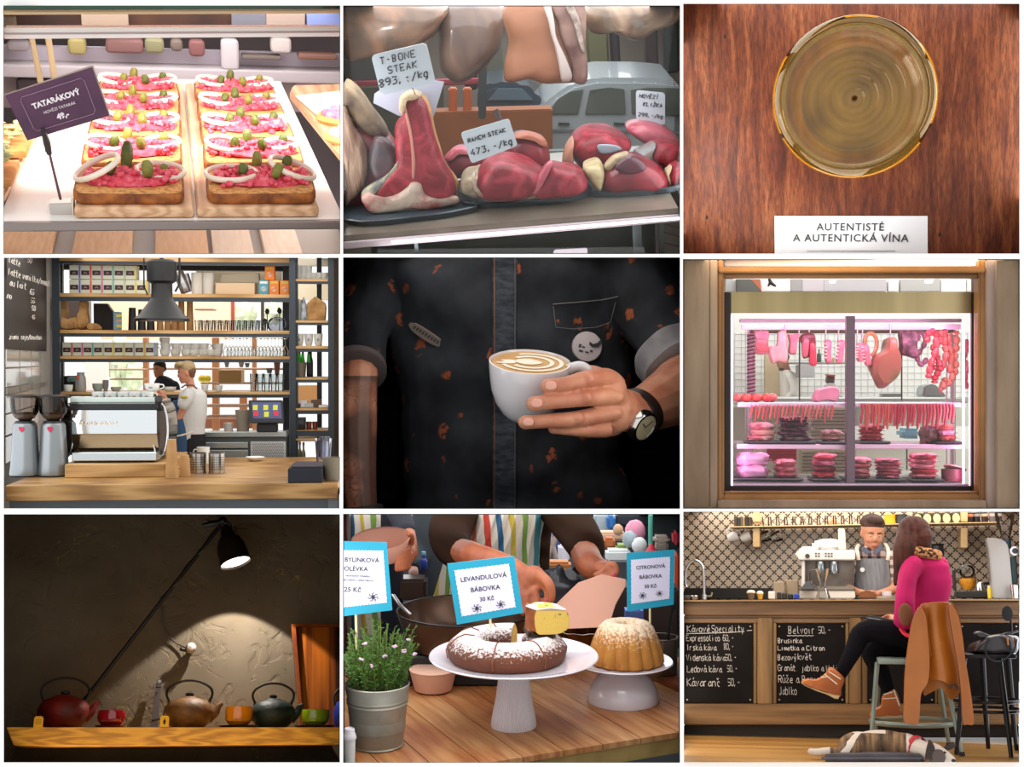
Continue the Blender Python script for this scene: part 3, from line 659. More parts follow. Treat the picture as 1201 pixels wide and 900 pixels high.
cut('rib_piece','dark aged rib piece with bone and fat at the left edge','meat',[(403,150),(425,140),(450,150),(466,175),(468,200),(452,225),(430,240),(403,236)],7.15,.35,fleshd,[('rib_bone',[(403,95),(412,98),(430,118),(446,140),(455,158),(440,160),(425,150),(403,118)],7.05,.22,mt('7a684e',rg=.6,nc='3c2e26',ns=9,detail=8,bump=.5)),('fat_layer',[(403,128),(415,148),(428,170),(432,195),(426,222),(414,234),(403,232)],6.92,.14,mt('8f7a66',rg=.6,nc='5a3c34',ns=10,detail=8,sr=(3,1,.6),bump=.5)),('dark_crust',[(440,160),(462,170),(466,190),(455,205),(440,210),(432,190)],6.94,.15,mt('2e2a30',rg=.45,nc='5a3a42',ns=8,coat=.3))])
cut('t_bone_steak','tall red t-bone steak standing on its fatty edge under the largest card','steak',[(473,122),(478,113),(490,111),(500,120),(504,135),(509,155),(515,175),(524,195),(534,212),(535,228),(520,238),(490,240),(455,243),(435,240),(436,228),(452,208),(464,190),(463,165),(464,145),(474,132)],6.86,.17,flesh,[('fat_rim',[(476,116),(484,107),(494,108),(503,118),(508,140),(514,165),(520,185),(530,203),(538,215),(537,232),(520,242),(490,243),(500,200),(486,150)],6.93,.1,mt('b98c58',rg=.6,nc='8a6038',ns=12)),('bone_tip',[(468,118),(470,112),(482,106),(495,109),(490,114),(478,116),(474,132),(468,130)],6.8,.12,fat),('bone_ridge',[(474,128),(477,128),(486,170),(487,208),(484,208),(483,172)],6.78,.03,mt('c98a7a',rg=.5)),('fatty_base',[(428,242),(424,232),(432,226),(445,232),(462,230),(478,220),(484,214),(494,216),(500,228),(520,234),(536,230),(537,238),(520,243),(500,246),(482,245),(470,248),(450,250),(436,250)],6.78,.08,fatw),('grey_crust',[(424,226),(440,214),(458,200),(470,182),(472,190),(462,208),(446,222),(430,238)],6.84,.12,mt('59605c',rg=.5,nc='b6ac90',ns=12,detail=8,bump=.6))],nz=.008)
cut('ranch_steak','large red ranch steak lying in front of the middle card','steak',[(557,215),(562,200),(572,188),(590,182),(612,186),(632,196),(642,206),(636,220),(615,230),(585,232),(562,228)],6.85,.4,flesh,[('fat_side',[(540,212),(545,203),(558,200),(566,198),(560,214),(564,228),(545,224)],6.95,.3,mt('8d7f68',rg=.6,nc='c2b294',ns=10,detail=8,bump=.5)),('fat_line',[(554,205),(558,204),(558,218),(568,230),(563,231),(555,222)],6.72,.08,fatw)])
cut('ranch_steak','smaller red ranch steak folded over the large one, middle tray','steak',[(622,222),(630,208),(644,192),(660,194),(678,196),(688,206),(688,220),(675,227),(650,230),(628,230)],6.8,.3,flesh,[('fat_tail',[(610,226),(622,224),(636,228),(628,233),(614,233)],6.72,.06,fat),('folded_strip',[(622,226),(632,206),(642,192),(648,192),(640,210),(630,228)],6.7,.08,fleshp)])
cut('beef_cut','dark red beef slice behind the middle card, left side','meat',[(521,190),(530,176),(545,172),(562,176),(572,190),(565,200),(545,206),(525,205)],7.3,.3,fleshd,[('fat_seam',[(522,184),(540,172),(560,178),(540,180),(526,190)],7.18,.08,fleshp)])
cut('beef_cut','round beef cut with a fat seam right of the middle card','meat',[(592,172),(600,160),(618,157),(636,162),(643,175),(644,190),(632,196),(604,194)],7.2,.35,fleshd,[('fat_seam',[(600,160),(618,155),(637,161),(641,172),(630,166),(612,163)],7.08,.12,mt('a8664f',rg=.5))])
cut('beef_shank','dark shank piece with yellowish fat end on the right tray','meat',[(702,215),(706,200),(722,188),(742,182),(762,188),(778,200),(784,212),(776,220),(740,222),(710,222)],6.9,.35,fleshd,[('fat_end',[(684,196),(690,190),(702,188),(708,200),(706,214),(702,222),(692,212)],6.88,.26,mt('9c8a62',rg=.6,nc='d0bf94',ns=12,detail=8,bump=.6)),('fat_cap',[(708,196),(718,184),(736,178),(734,184),(718,192),(712,200)],6.86,.12,fat),('dark_patch',[(722,192),(738,183),(752,188),(756,198),(738,204),(722,200)],6.74,.06,mt('4d1c2a',rg=.4,coat=.3))])
cut('beef_cut','broad red cut with pale side behind the shank piece','meat',[(668,178),(672,160),(688,151),(712,150),(732,158),(740,166),(735,174),(715,182),(700,190),(680,194)],7.3,.45,flesh,[('fat_side',[(660,192),(664,172),(672,160),(672,176),(672,194)],7.15,.2,mt('b48068',rg=.5)),('plastic_film',[(702,170),(722,170),(728,176),(706,180)],7.06,.02,mt('8d98a4',rg=.2))])
cut('beef_cut','pale pink cut at the right edge below the small card','meat',[(733,150),(745,142),(765,142),(785,152),(797,166),(797,178),(780,172),(752,166)],7.5,.3,fleshp)
cut('beef_cut','round red cut at the right edge, ringed with white film','meat',[(762,180),(768,168),(784,166),(797,170),(797,192),(780,194),(768,190)],7.15,.3,flesh,[('film_rim',[(742,182),(760,170),(768,166),(764,178),(766,190),(756,192)],7.15,.2,mt('8f9296',rg=.3,nc='6c5a4c',ns=8))])
cut('beef_cut','small red cut at the right edge in front of the round one','meat',[(783,210),(784,198),(792,192),(797,192),(797,216),(788,216)],6.9,.2,flesh,[('fat_rim',[(779,202),(783,196),(786,194),(783,204),(787,217),(784,216)],6.85,.1,fat)])
cw=mt('c3d0da',rg=.35,coat=.3)
t=sign('price_card','large white handwritten T-BONE card pinned in the tall steak','price card',[(435,65),(500,50),(511,97),(447,112)],6.62,.01,cw,[('T-BONE',7.5,.46,.27,.62),('STEAK',7.5,.5,.53,.6),('893,-/kg',8,.47,.8,.75)],rad=6)
m=MB();o=P.at(479,104.5,6.62);oo=(P.at(511,97,6.62)+P.at(447,112,6.62))/2
m.tube([P.at(478,94,6.612)-oo,P.at(484,104,6.66)-oo,P.at(488,112,6.8)-oo],.003,6);part('pin',m,mt('a08060',rg=.4),t)
g=pxp([(439,110),(475,88),(521,96),(507,142),(496,136),(468,136),(438,121)],7.0,.004);solo('paper_sheet',g,mt('a8aebf',rg=.6),'pale folded paper sheet behind the T-BONE card','paper')
t=sign('price_card','white handwritten ranch steak card in the middle of the tray','price card',[(540,156),(597,139),(607,171),(553,192)],6.65,.01,cw,[('RANCH STEAK',4.6,.48,.38,.65),('473,-/kg',7,.5,.82,.75)],rad=4)
oo=(P.at(607,171,6.65)+P.at(553,192,6.65))/2;m=MB();m.tube([P.at(588,143,6.67)-oo,P.at(584,136,6.69)-oo,P.at(581,129,6.7)-oo],[.008,.014,.016],8);part('clip',m,mt('3a3136',rg=.4),t)
sign('price_card','small white handwritten card behind the meat at the right','price card',[(746,106),(780,109),(780,147),(746,140)],7.5,.01,cw,[('HOVE^ZI`',4,.45,.22,.5),('KLIZ^KA',4,.58,.47,.55),('299,-/kg',4,.5,.83,.5)],rad=4)
cut('bacon_slab','hanging slab of bacon with tan rind and white fat stripe','bacon',[(594,4),(672,4),(678,40),(684,70),(687,96),(670,97),(640,97),(620,93),(592,94),(596,50)],7.6,.25,mt('966448',rg=.5,nc='85563a',ns=2.5,sr=(.4,1,3)),[('fat_stripe',[(637,4),(645,4),(652,40),(664,70),(671,92),(664,97),(658,92),(652,60),(646,38)],7.45,.06,mt('b8aca6',rg=.5)),('lean_side',[(648,4),(684,4),(687,50),(688,96),(672,96),(670,78),(660,50),(653,26)],7.47,.07,mt('563430',rg=.5,nc='94766a',ns=7,detail=8)),('wrinkled_film',[(662,4),(672,4),(682,30),(687,60),(683,60),(674,32)],7.42,.04,mt('b5aa9e',rg=.3,nc='6f5a50',ns=18,detail=8,bump=.8))])
wrap=mt('62503f',rg=.3,nc='a88b72',ns=3.5,detail=3,dist=1.5,coat=.4);wrap2=mt('564538',rg=.3,nc='8a664f',ns=3,detail=4,dist=2,coat=.4)
cut('wrapped_ham','hanging ham in clear wrap, dark, left of the bacon slab','ham',[(522,4),(588,4),(592,30),(584,60),(562,85),(540,97),(526,92),(516,76),(514,40)],8.0,.4,mt('55433a',rg=.3,nc='806556',ns=2.6,coat=.4,dist=1))
cut('wrapped_ham','hanging ham in folded clear wrap at the top left corner','ham',[(403,4),(520,4),(518,28),(500,48),(470,60),(430,68),(403,66)],7.9,.4,wrap2)
cut('wrapped_ham','hanging ham in folded clear wrap at the top right corner','ham',[(688,4),(797,4),(797,22),(768,34),(745,46),(715,36),(690,36)],7.9,.4,wrap)
YC=10.6
def farpx(pts,y,th,c,name,lb,cat,bev=.01,**k):
 g=pxp(pts,y,th,bev);return solo(name,g,mt(c,**k),lb,cat)
g=P.at(600,60,12.3)
zt=P.at(600,-40,12.3).z;zb=P.at(600,150,12.3).z
for i,(x0,x1,c,lb)in enumerate(((404,446,'5a5650','leftmost grey'),(450,505,'776a5d','brown grey'),(545,560,'362628','dark narrow'),(566,592,'6a6a5c','olive grey'),(690,715,'6f6c4a','olive'),(718,728,'31262c','dark right'),(758,772,'3f2a28','reddish dark'),(780,796,'333c3a','greenish dark'))):
 a=P.at(x0,95,12.2);b=P.at(x1,95,12.2);m=MB();m.bx(a.x,b.x,12.1,12.3,P.at(600,100,12.2).z,P.at(600,10,12.2).z,bev=.02);solo('facade_panel',m,mt(c,rg=.7),lb+' shutter panel of the house front in the background','shutter')
t=thing('mirrored_car','reflection of a white estate car, built solid behind the meat display','car',tuple(P.at(720,190,YC)));o=P.at(720,190,YC)  # the car mirrored in the window pane, built as a solid body behind it
cb=mt('b9c1c4',rg=.25,coat=.5)
m=pxp([(628,150),(633,128),(650,112),(672,98),(700,92),(745,92),(770,93),(797,96),(797,192),(650,192),(633,180)],YC,1.0,.04,o);part('car_body',m,cb,t)
for nm,pts in(('front_window',[(642,134),(655,116),(668,108),(684,105),(678,134)]),('middle_window',[(686,134),(692,106),(715,103),(732,105),(734,134)]),('rear_window',[(741,134),(740,106),(760,103),(797,104),(797,136)])):
 m=pxp(pts,YC-.02,.03,.004,o);part(nm,m,mt('4e564f',rg=.1,nc='7a8076',ns=2),t)
m=pxp([(636,151),(797,154),(797,157),(636,154)],YC-.015,.02,0,o);part('side_moulding',m,mt('858d90',rg=.4),t)
for x in(655,720):m=pxp([(x,144),(x+13,144.5),(x+13,147),(x,147)],YC-.02,.02,0,o);part('door_handle',m,mt('3f4648',rg=.3),t)
t=thing('dark_car','dark blue car front behind the ranch steak card','car',tuple(P.at(590,150,YC+.3)));o=P.at(590,150,YC+.3)
m=pxp([(560,150),(560,104),(580,97),(612,98),(630,108),(640,126),(640,150)],YC+.3,.8,.05,o);part('car_body',m,mt('3c4a58',rg=.25,coat=.5),t)
m=pxp([(572,118),(584,104),(612,104),(626,118)],YC+.27,.03,.005,o);part('windscreen',m,mt('5f7480',rg=.1),t)
farpx([(404,104),(404,97),(600,92),(600,98)],YC+.9,.1,'a8424c','red_awning','thin red awning edge running behind the T-BONE card','awning')
farpx([(500,196),(500,132),(648,128),(648,196)],YC-.4,.2,'8a4a24','orange_bench','orange brown bench back behind the ranch steaks','bench',nc='a8602c',ns=2,rg=.6)
for x in(526,543):farpx([(x,132),(x,104),(x+10,104),(x+10,132)],YC-.35,.1,'c8642c','orange_bollard','orange bollard behind the tall steak, %s of two'%('left' if x==526 else 'right'),'bollard')
farpx([(403,215),(403,104),(520,100),(520,215)],YC+.6,.1,'59543f','green_hedge','olive green hedge behind the steaks at the left','hedge',nc='3f4434',ns=3)
farpx([(561,140),(561,10),(572,10),(570,140)],8.9,.08,'6a7478','window_post','grey post standing between the bollards and the dark car','post',rg=.3,metal=.4)
farpx([(640,215),(640,178),(797,172),(797,210)],YC-.7,.1,'8b948f','pavement_kerb','grey kerb under the white car','kerb')
farpx([(403,268),(403,196),(797,186),(797,250)],8.6,.05,'6e6256','rear_ledge','brown grey ledge at the back of the steel shelf','ledge')
m=pxp([(403,297),(797,297),(797,8),(403,8)],6.31,.004);struct('window_1',m,pane_mat(.022))
fill_strip(2,'t',6.4,7.8,30,(.93,.97,1),.05,.95)
fill_strip(2,'t',8.6,12.6,58,(.93,.97,1),.05,.95)
fill_strip(2,'l',6.36,6.9,6,(1,.95,.95),.1,.8)
fill_strip(2,'r',6.36,6.9,5,(.95,.97,1),.1,.8)
fill_strip(2,'b',6.5,7.1,5,(.95,.97,1),.1,.9)
# ================================================================== NICHE 3: wine glass on a wooden table, seen from above
P=Frame(998.5,151,1,pitch=0)
shell(3,7.4,'6a4a3a')
YT=6.95
m,nt,b=nodes('table_wood');N=nt.nodes;L=nt.links
tc=N.new('ShaderNodeTexCoord');mp=N.new('ShaderNodeMapping');mp.inputs['Scale'].default_value=(9,1,1.1);L.new(tc.outputs['Object'],mp.inputs[0])
n1=N.new('ShaderNodeTexNoise');n1.inputs['Scale'].default_value=2.2;n1.inputs['Detail'].default_value=5;n1.inputs['Distortion'].default_value=.9;L.new(mp.outputs[0],n1.inputs['Vector'])
mp2=N.new('ShaderNodeMapping');mp2.inputs['Scale'].default_value=(60,1,9);L.new(tc.outputs['Object'],mp2.inputs[0])
n2=N.new('ShaderNodeTexNoise');n2.inputs['Scale'].default_value=2.5;n2.inputs['Detail'].default_value=6;L.new(mp2.outputs[0],n2.inputs['Vector'])
n3=N.new('ShaderNodeTexNoise');n3.inputs['Scale'].default_value=1.6;n3.inputs['Detail'].default_value=2;L.new(tc.outputs['Object'],n3.inputs['Vector'])
r1=N.new('ShaderNodeValToRGB');e=r1.color_ramp.elements;e[0].position=.3;e[0].color=srgb('54240f');e[1].position=.68;e[1].color=srgb('985a32');q=e.new(.5);q.color=srgb('7a3e1e');L.new(n1.outputs[0],r1.inputs[0])
r2=N.new('ShaderNodeValToRGB');e=r2.color_ramp.elements;e[0].position=.36;e[0].color=srgb('5f2c14');e[1].position=.6;e[1].color=(1,1,1,1);L.new(n2.outputs[0],r2.inputs[0])
mx=N.new('ShaderNodeMix');mx.data_type='RGBA';mx.blend_type='MULTIPLY';mx.inputs[0].default_value=.55;L.new(r1.outputs[0],mx.inputs[6]);L.new(r2.outputs[0],mx.inputs[7])
r3=N.new('ShaderNodeValToRGB');e=r3.color_ramp.elements;e[0].position=.35;e[0].color=srgb('c9a48e');e[1].position=.65;e[1].color=(1,1,1,1);L.new(n3.outputs[0],r3.inputs[0])
mx2=N.new('ShaderNodeMix');mx2.data_type='RGBA';mx2.blend_type='MULTIPLY';mx2.inputs[0].default_value=.8;L.new(mx.outputs[2],mx2.inputs[6]);L.new(r3.outputs[0],mx2.inputs[7])
L.new(mx2.outputs[2],b.inputs['Base Color']);b.inputs['Roughness'].default_value=.42;b.inputs['Specular IOR Level'].default_value=.35
bp=N.new('ShaderNodeBump');bp.inputs['Strength'].default_value=.15;bp.inputs['Distance'].default_value=.01;L.new(n2.outputs[0],bp.inputs['Height']);L.new(bp.outputs[0],b.inputs['Normal'])
g=pxp([(799,301),(1198,301),(1198,1),(799,1)],YT,.06);solo('table_top',g,m,'reddish brown wooden table top with long dark grain under the wine glass','table')
for(x,y,lb)in((829,255,'lower left of the label'),(1102,275,'right of the label'),(850,43,'near the top left corner')):
 p=P.at(x,y,YT);mm=MB();mm.lt([(.009,0),(.009,.0015)],12,p+V((0,-.002,0)),(0,1,0))if 0 else mm.ball(p,(.007,.002,.012),8,5)
 solo('wood_knot',mm,mt('2a0f08',rg=.6),'tiny dark pit in the table wood, '+lb,'knot')
sign('wine_label','white paper label with the words on authentic wines lying below the glass','label',[(908.5,253.5),(1088,253.5),(1088,299),(908.5,299)],YT-.012,.005,mt('e6e9ee',rg=.6),[('AUTENTISTÉ',8.6,.5,.37,.12,1.12),('A AUTENTICKÁ VÍNA',8.6,.5,.655,.12,1.12)],pen=False,tm=mt('30332f',rg=.6))
o=(P.at(1088,299,YT-.012)+P.at(908.5,299,YT-.012))/2
lab=[x for x in bpy.data.objects if x.name.startswith('wine_label')][0]
mm=MB()
for i in range(52):
 p=P.at(947+i*2,294.6,YT-.014)-o;mm.box(p,(.0042,.002,.004))
part('dotted_line',mm,mt('3c403c',rg=.6),lab.children[0],kind=None)
c=P.at(1003,118,YT-.003);cf=P.at(1006,128,YT-.003)
t=thing('wine_glass','stemmed glass of white wine seen straight from above on the wooden table','glass',tuple(c))
ax=(P.at(1001,112,6.2)-c);ax=V((ax.x,ax.y,ax.z)).normalized()
gm=mt('ffffff',rg=.0,trans=1,ior=1.25);S_=YT/F
def pr(l,th=None):return[(r*S_*.94,z)for r,z in l]
thin=glass('f4ead2',.02,'efe6cc')
mm=MB();mm.lt(pr([(62,0),(62,.006),(20,.018),(5,.04)]),48,(0,0,0),ax);part('foot',mm,glass('f0dcb0',.05,'ecd9ae'),t)
mm=MB();mm.lt(pr([(5,.035),(4,.12),(4.5,.24),(8,.27)]),24,(0,0,0),ax,cap=False);part('stem',mm,glass('f5e5b8',.05,'ead9a0'),t)
bowl=[(4,.26),(30,.275),(56,.31),(74,.36),(84,.43),(88,.49),(86,.55),(80,.60),(77,.615)]
mm=MB();mm.lt(pr(bowl),64,(0,0,0),ax,cap=False);part('bowl',mm,thin,t)
mm=MB();q=[V((0,0,1)).rotation_difference(ax).to_matrix()@V((72.4*S_*cos(a*PI/32),72.4*S_*sin(a*PI/32),.615))for a in range(64)];mm.tube(q,.006,8,closed=True);part('rim',mm,glass('fff4d8',.1,'d8ccb0'),t)
wine=[(3,.265),(28,.28),(53,.315),(70,.365),(78,.41),(79,.425)]+[(78-k,.425+.008*sin(k*.42)-.0006*k)for k in range(3,76,2)]
mm=MB();mm.lt(pr(wine),64,(0,0,0),ax,cap=False);part('wine',mm,mt('c79a3c',rg=.03,alpha=.3,spec=1,coat=1,nc='7c5a1c',ns=4),t)
fill_strip(3,'l',6.1,6.92,9,(1,.96,.9),.1,.9)
fill_strip(3,'t',6.1,6.92,11,(1,.97,.93),.1,.9)
fill_strip(3,'r',6.1,6.92,8,(1,.95,.9),.1,.8)
fill_strip(3,'l',6.12,6.5,7,(1,.98,.94),.5,.9)
fill_strip(3,'b',6.1,6.6,5,(1,.98,.96),.05,.6)
# ================================================================== NICHE 4: coffee bar
P=solve_pitch(201.5,450,.35,0,201,568,6.3,537,7.75,lo=.2)
shell(4,12.5,'c8c2ba')
ZC=P.at(201,568,6.3).z
def A4(a,b,y=8.25):return P.at(a,b,y)
oak=mt('b9925c',rg=.4,nc='8a6336',ns=3,kind='wave',sr=(.25,3,6),lo=0,hi=1,dist=5,nc2='a57d48')
oakl=mt('d0a873',rg=.5,nc='a9824e',ns=3,kind='wave',sr=(.2,3,5),lo=0,hi=1,dist=5)
steel=mt('3d454d',rg=.45,metal=.4);chrome=mt('c9cdd0',rg=.12,metal=1);white=mt('e4e8e6',rg=.2,coat=.4)
def bx4(name,x0,x1,ya,yb,y,th,m_,lb,cat,bev=.004,**k):
 p,q=P.at(x0,yb,y),P.at(x1,ya,y);m=MB();m.bx(p.x,q.x,y,y+th,p.z,q.z,bev=bev);return solo(name,m,m_,lb,cat,**k)
def kid(parent,name,x0,x1,ya,yb,y,th,m_,bev=.003,label=None):
 o=parent.matrix_world.translation;o=P.M.inverted()@o;p,q=P.at(x0,yb,y)-o,P.at(x1,ya,y)-o;m=MB();m.bx(p.x,q.x,y-o.y,y-o.y+th,p.z,q.z,bev=bev);return part(name,m,m_,parent,label=label)
xl,xr=P.at(4,568,6.3).x,P.at(399,568,6.3).x
m=MB();m.bx(xl+.01,xr-.01,6.3,7.75,ZC-(P.at(4,568,6.3).z-P.at(4,587,6.3).z),ZC,bev=.004);solo('oak_counter',m,oak,'thick oak counter top running across the front of the coffee bar','counter')
zc2=P.at(4,587,6.3).z
t=thing('painted_counter','grey blue painted counter front under the oak top','counter',(0,6.36,zc2-.1))
m=MB();m.bx(xl+.01,xr-.01,0,.06,-.02,.098);part('panel',m,mt('76828c',rg=.6),t)
m=MB();m.bx(P.at(385,590,6.35).x,xr-.012,-.02,.0,-.02,.098);part('end_post',m,mt('8b979f',rg=.6),t)
def wallq(pts,dx,name,m_,lb=None,cat=None,st=False):
 """pts: (px,py,depth) polygon on the left wall"""
 q=[P.at(a,b,d)for a,b,d in pts];mm=MB();mm.prism(q,V((dx,0,0)));return struct(name,mm,m_)if st else solo(name,mm,m_,lb,cat)
tile=mt('b9b6ae',rg=.12,coat=.5,nc='aaa79f',ns=2)
yn,yf_=6.75,8.3
wallq([(5,700,yn),(62,640,yf_),(62,302,yf_),(5,280,yn)],-.02,'wall_left',mt('8f8c86',rg=.6),st=True)
ch=wallq([(6,409,yn),(60,413,yf_),(60,303,yf_),(6,290,yn)],.008,'chalkboard',mt('241e1c',rg=.45,spec=.25,nc='322d2d',ns=3),'dark chalkboard menu on the left wall above the tiles','chalkboard')
def rowq(a0,a1,b0,b1,n,name,mt,off):
 for i in range(n):
  u0,u1=(i+.03)/n,(i+.97)/n
  def L_(u):y=yn+(yf_-yn)*u;X=P.at(6,440,yn).x*(1-u)+P.at(60,440,yf_).x*u;return X,y
  def pt(u,w):
   p0=P.at(6,a0+(b0-a0)*w,yn);p1=P.at(60,a1+(b1-a1)*w,yf_);return p0*(1-u)+p1*u
  mm.prism([pt(u0,.96),pt(u1,.96),pt(u1,.04),pt(u0,.04)],V((off,0,0)))
mm=MB()
rows_=[(409,413,432,429),(432,429,455,446)]
for a0,a1,b0,b1 in rows_:rowq(a0,a1,b0,b1,4,'t',tile,.006)
for a0,a1,b0,b1 in[(463.5,452,486,470),(486,470,512,490),(512,490,545,512)]:rowq(a0,a1,b0,b1,4,'t',tile,.006)
struct('wall_left',mm,tile)
mm=MB();rowq(455,446.5,463.5,452,4,'g',None,.008);struct('trim_1',mm,mt('6f6860',rg=.3,nc='857d72',ns=6))
mm=MB()
p6,p60=P.at(6,400,yn),P.at(60,400,yf_);d=(p60-p6);d.z=0;ang=atan2(d.y,d.x)
for s_,px,py,h in(('latte',8,308,6),('50',30,307,6),('latte vanilka/mandle',7,322,6.5),('65',51,335,5),('au lait',9,335,6.5),('65',33,345,5.5),('no',5,350,5.5),('55',34,355,5),('50',35,364,5),('45',35,374,4),('zimni caje/bouchon',8,398,5)):
 tx=penmb(s_,h*.0046,.0022,.2,seed=int(px+py),slant=.2,sp=1.0)
 u=(px-6)/54;u=u*yn/(yf_*(1-u)+yn*u)if u>0 else 0;y=yn+(yf_-yn)*u;p=P.at(px,py,y);w=(p60-p6)*u+p6
 mm.M=MX.Translation((w.x+.012,y,p.z))@MX.Rotation(ang,4,'Z')@MX.Diagonal((3.6,1,1.15,1));mm.add(tx.v,tx.f)
mm.M=MX();q_=bpy.data.objects.new('chalk_writing',_mesh('chalk_writing',mm,mt('d9d4cc',rg=.9)));COL.objects.link(q_);q_.parent=ch;q_['kind']='stuff'
YS=8.2;DS=.36
t=thing('shelf_unit','large dark steel shelf rack with oak boards behind the coffee machine','shelf',tuple(P.at(203,560,YS)))
o=P.at(203,560,YS)
for(x0,x1,y)in((62.5,69,YS-.01),(340,346.5,YS-.01),(63,73,YS+DS),(332,339,YS+DS)):
 p,q=P.at(x0,560,y)-o,P.at(x1,296,y)-o;m=MB();m.bx(p.x,q.x,y-YS,y-YS+.035,p.z,q.z);part('upright',m,steel,t)
SH={}
for k,(ya,yb,yc,x0,x1)in enumerate(((302,306,309.5,69,340),(345.5,348,353,69,340),(388,391,395,69,340),(418.5,421,425,69,340),(460,463,467,69,340))):
 p,q=P.at(x0,yb,YS)-o,P.at(x1,ya,YS)-o;m=MB();m.bx(p.x,q.x,0,DS,p.z,q.z);part('shelf_board',m,oakl,t)
 r=P.at(x0,yc,YS)-o;m=MB();m.bx(r.x,q.x,.004,.03,r.z,p.z);part('steel_beam',m,steel,t)
 SH[k]=q.z+o.z
t2=thing('shelf_unit','narrow dark steel shelf rack with oak boards at the right edge','shelf',tuple(P.at(366,560,YS)));o2=P.at(366,560,YS)
for(x0,x1,y)in((346.5,349,YS+.02),(385,391.5,YS-.02),(372,377,YS+DS)):
 p,q=P.at(x0,560,y)-o2,P.at(x1,296,y)-o2;m=MB();m.bx(p.x,q.x,y-YS,y-YS+.035,p.z,q.z);part('upright',m,steel,t2)
SR={}
for k,(ya,yb,yc)in enumerate(((327.5,330,333),(376,378.5,381.5),(406,409,413),(443,445.5,449),(479,481.5,486),(505,505.5,512),(514.5,517,518))):
 p,q=P.at(346.5,yb,YS)-o2,P.at(386,ya,YS)-o2;m=MB();m.bx(p.x,q.x,0,DS*.8,p.z,q.z);part('shelf_board',m,oakl,t2)
 r=P.at(347,yc,YS)-o2;m=MB();m.bx(r.x,q.x,.004,.03,r.z,p.z);part('steel_beam',m,steel,t2)
 SR[k]=q.z+o2.z
def X4(px,y=YS+.08):return P.at(px,420,y).x
yy=YS+.08;U=yy/F
bwm=mt('d8dcca',rg=.6)
def teabox(w,h,stripe):
 t=thing('tea_box','','box');m=MB();m.bx(-w/2,w/2,0,.1,0,h,bev=.002);part('carton',m,bwm,t)
 m=MB();m.bx(-w*.42,w*.30,-.002,.001,h*.28,h*.62);part('label',m,mt('3d2a30',rg=.5),t)
 m=MB();m.bx(w*.36,w*.49,-.002,.001,h*.04,h*.96);part('colour_stripe',m,mt(stripe,rg=.5),t)
 m=MB();m.tube([(-w*.2,-.003,h*.38),(-w*.06,-.003,h*.5),(w*.08,-.003,h*.38)],.003,4);part('emblem',m,mt('b89a90',rg=.5),t)
 return t
cols=['6a6ad8','e05050','d870a8','70b8b0','b8c8a0','e8d040','e0c850','a0a0a0','d0b060','80a0d0']
pr_={c:None for c in cols}
def tea(x,zz,w,h,c,lb,grp):
 b=teabox(w*U,h*U,c);place(b,(X4(x),yy,zz));b['label']=lb;b['group']=grp
for i in range(6):tea(88.5+13.1*i,SH[1]+16.6*U,12.4,15.8,cols[i],'pale tea box with dark label, top shelf, upper layer, '+nth(i,6),'tea boxes on the top shelf')
for i in range(7):tea(88.5+13.1*i,SH[1]+.001,12.4,15.8,cols[i],'pale tea box with dark label, top shelf, lower layer, '+nth(i,7),'tea boxes on the top shelf')
for i in range(9):tea(79.2+12.15*i,SH[3]+.001,11.4,15.5,cols[(i+1)%10],'pale tea box with dark label on the middle shelf, '+nth(i,9),'tea boxes on the middle shelf')
def onshelf(name,x0,x1,h,k,m_,lb,cat,D=.12,y=None,SHF=SH,bev=.003):
 y=y or yy;p,q=P.at(x0,420,y).x,P.at(x1,420,y).x;m=MB();m.bx(p,q,y,y+D,SHF[k]+.0015,SHF[k]+h*y/F,bev=bev);return solo(name,m,m_,lb,cat)
for i,x in enumerate((230,243.5)):
 m=MB();m.lt([(6.5*U,0),(6.7*U,25*U),(4*U,25.4*U)],20);solo('paper_roll',m,mt('d8d4cc',rg=.7),'white paper roll standing on the top shelf, '+('left' if i==0 else 'right')+' of two','paper roll',(X4(x),yy+.06,SH[1]+.001),group='white paper rolls')
m=MB();m.tube([(0,0,0),(-9*U,0,24*U)],[6*U,6*U],16);m.tube([(5*U,.02,2*U),(-1*U,.02,22*U)],[3.5*U,3.5*U],12);solo('foil_bag',m,mt('b9bcc0',rg=.25,metal=.8,nc='5a4038',ns=9),'silver foil coffee bag leaning beside the pendant lamp','bag',(X4(217),yy+.06,SH[1]+.012))
onshelf('cardboard_box',253,299,13.5,1,mt('d9bd9c',rg=.7),'long pale cardboard box on the top shelf','box')
p=V((X4(256),yy+.1,SH[1]+.014));m=MB();m.prism([p,p+V((45*U,0,0)),p+V((44*U,0,12*U)),p+V((2*U,0,9*U))],V((0,.1,0)),.003);solo('cream_box',m,mt('cfc6ae',rg=.7),'cream box lid leaning behind the long cardboard box','box',(0,0,12*U))
for x,w,dz,c,lb in((309.5,11,0,'4f9fb8','blue tea carton standing left of the orange cartons'),(321.5,11,0,'e8822c','orange tea carton under the topmost one'),(334,10,0,'e88a34','orange tea carton next to the right upright'),(316.5,11,16.8,'ee7f1c','orange tea carton stacked on top of the others')):
 b=thing('tea_carton',lb,'box',(X4(x),yy+.0,SH[1]+.0015+dz*U));m=MB();m.bx(-w*U/2,w*U/2,0,.07,0,16.4*U,bev=.002);part('carton',m,mt(c,rg=.5),b)
 m=MB();m.lt([(3.2*U,0),(3.2*U,.002)],14,(0,-.001,6.5*U),(0,-1,0));part('round_picture',m,mt('e8c8b0',rg=.5,nc='c87040' if c!='4f9fb8' else '70b0c0',ns=60),b)
 m=MB();m.bx(-w*U*.4,w*U*.4,-.002,.001,12.5*U,15.3*U);part('title_band',m,mt('d8b84c' if c!='4f9fb8' else 'dfe8e4',rg=.5),b)
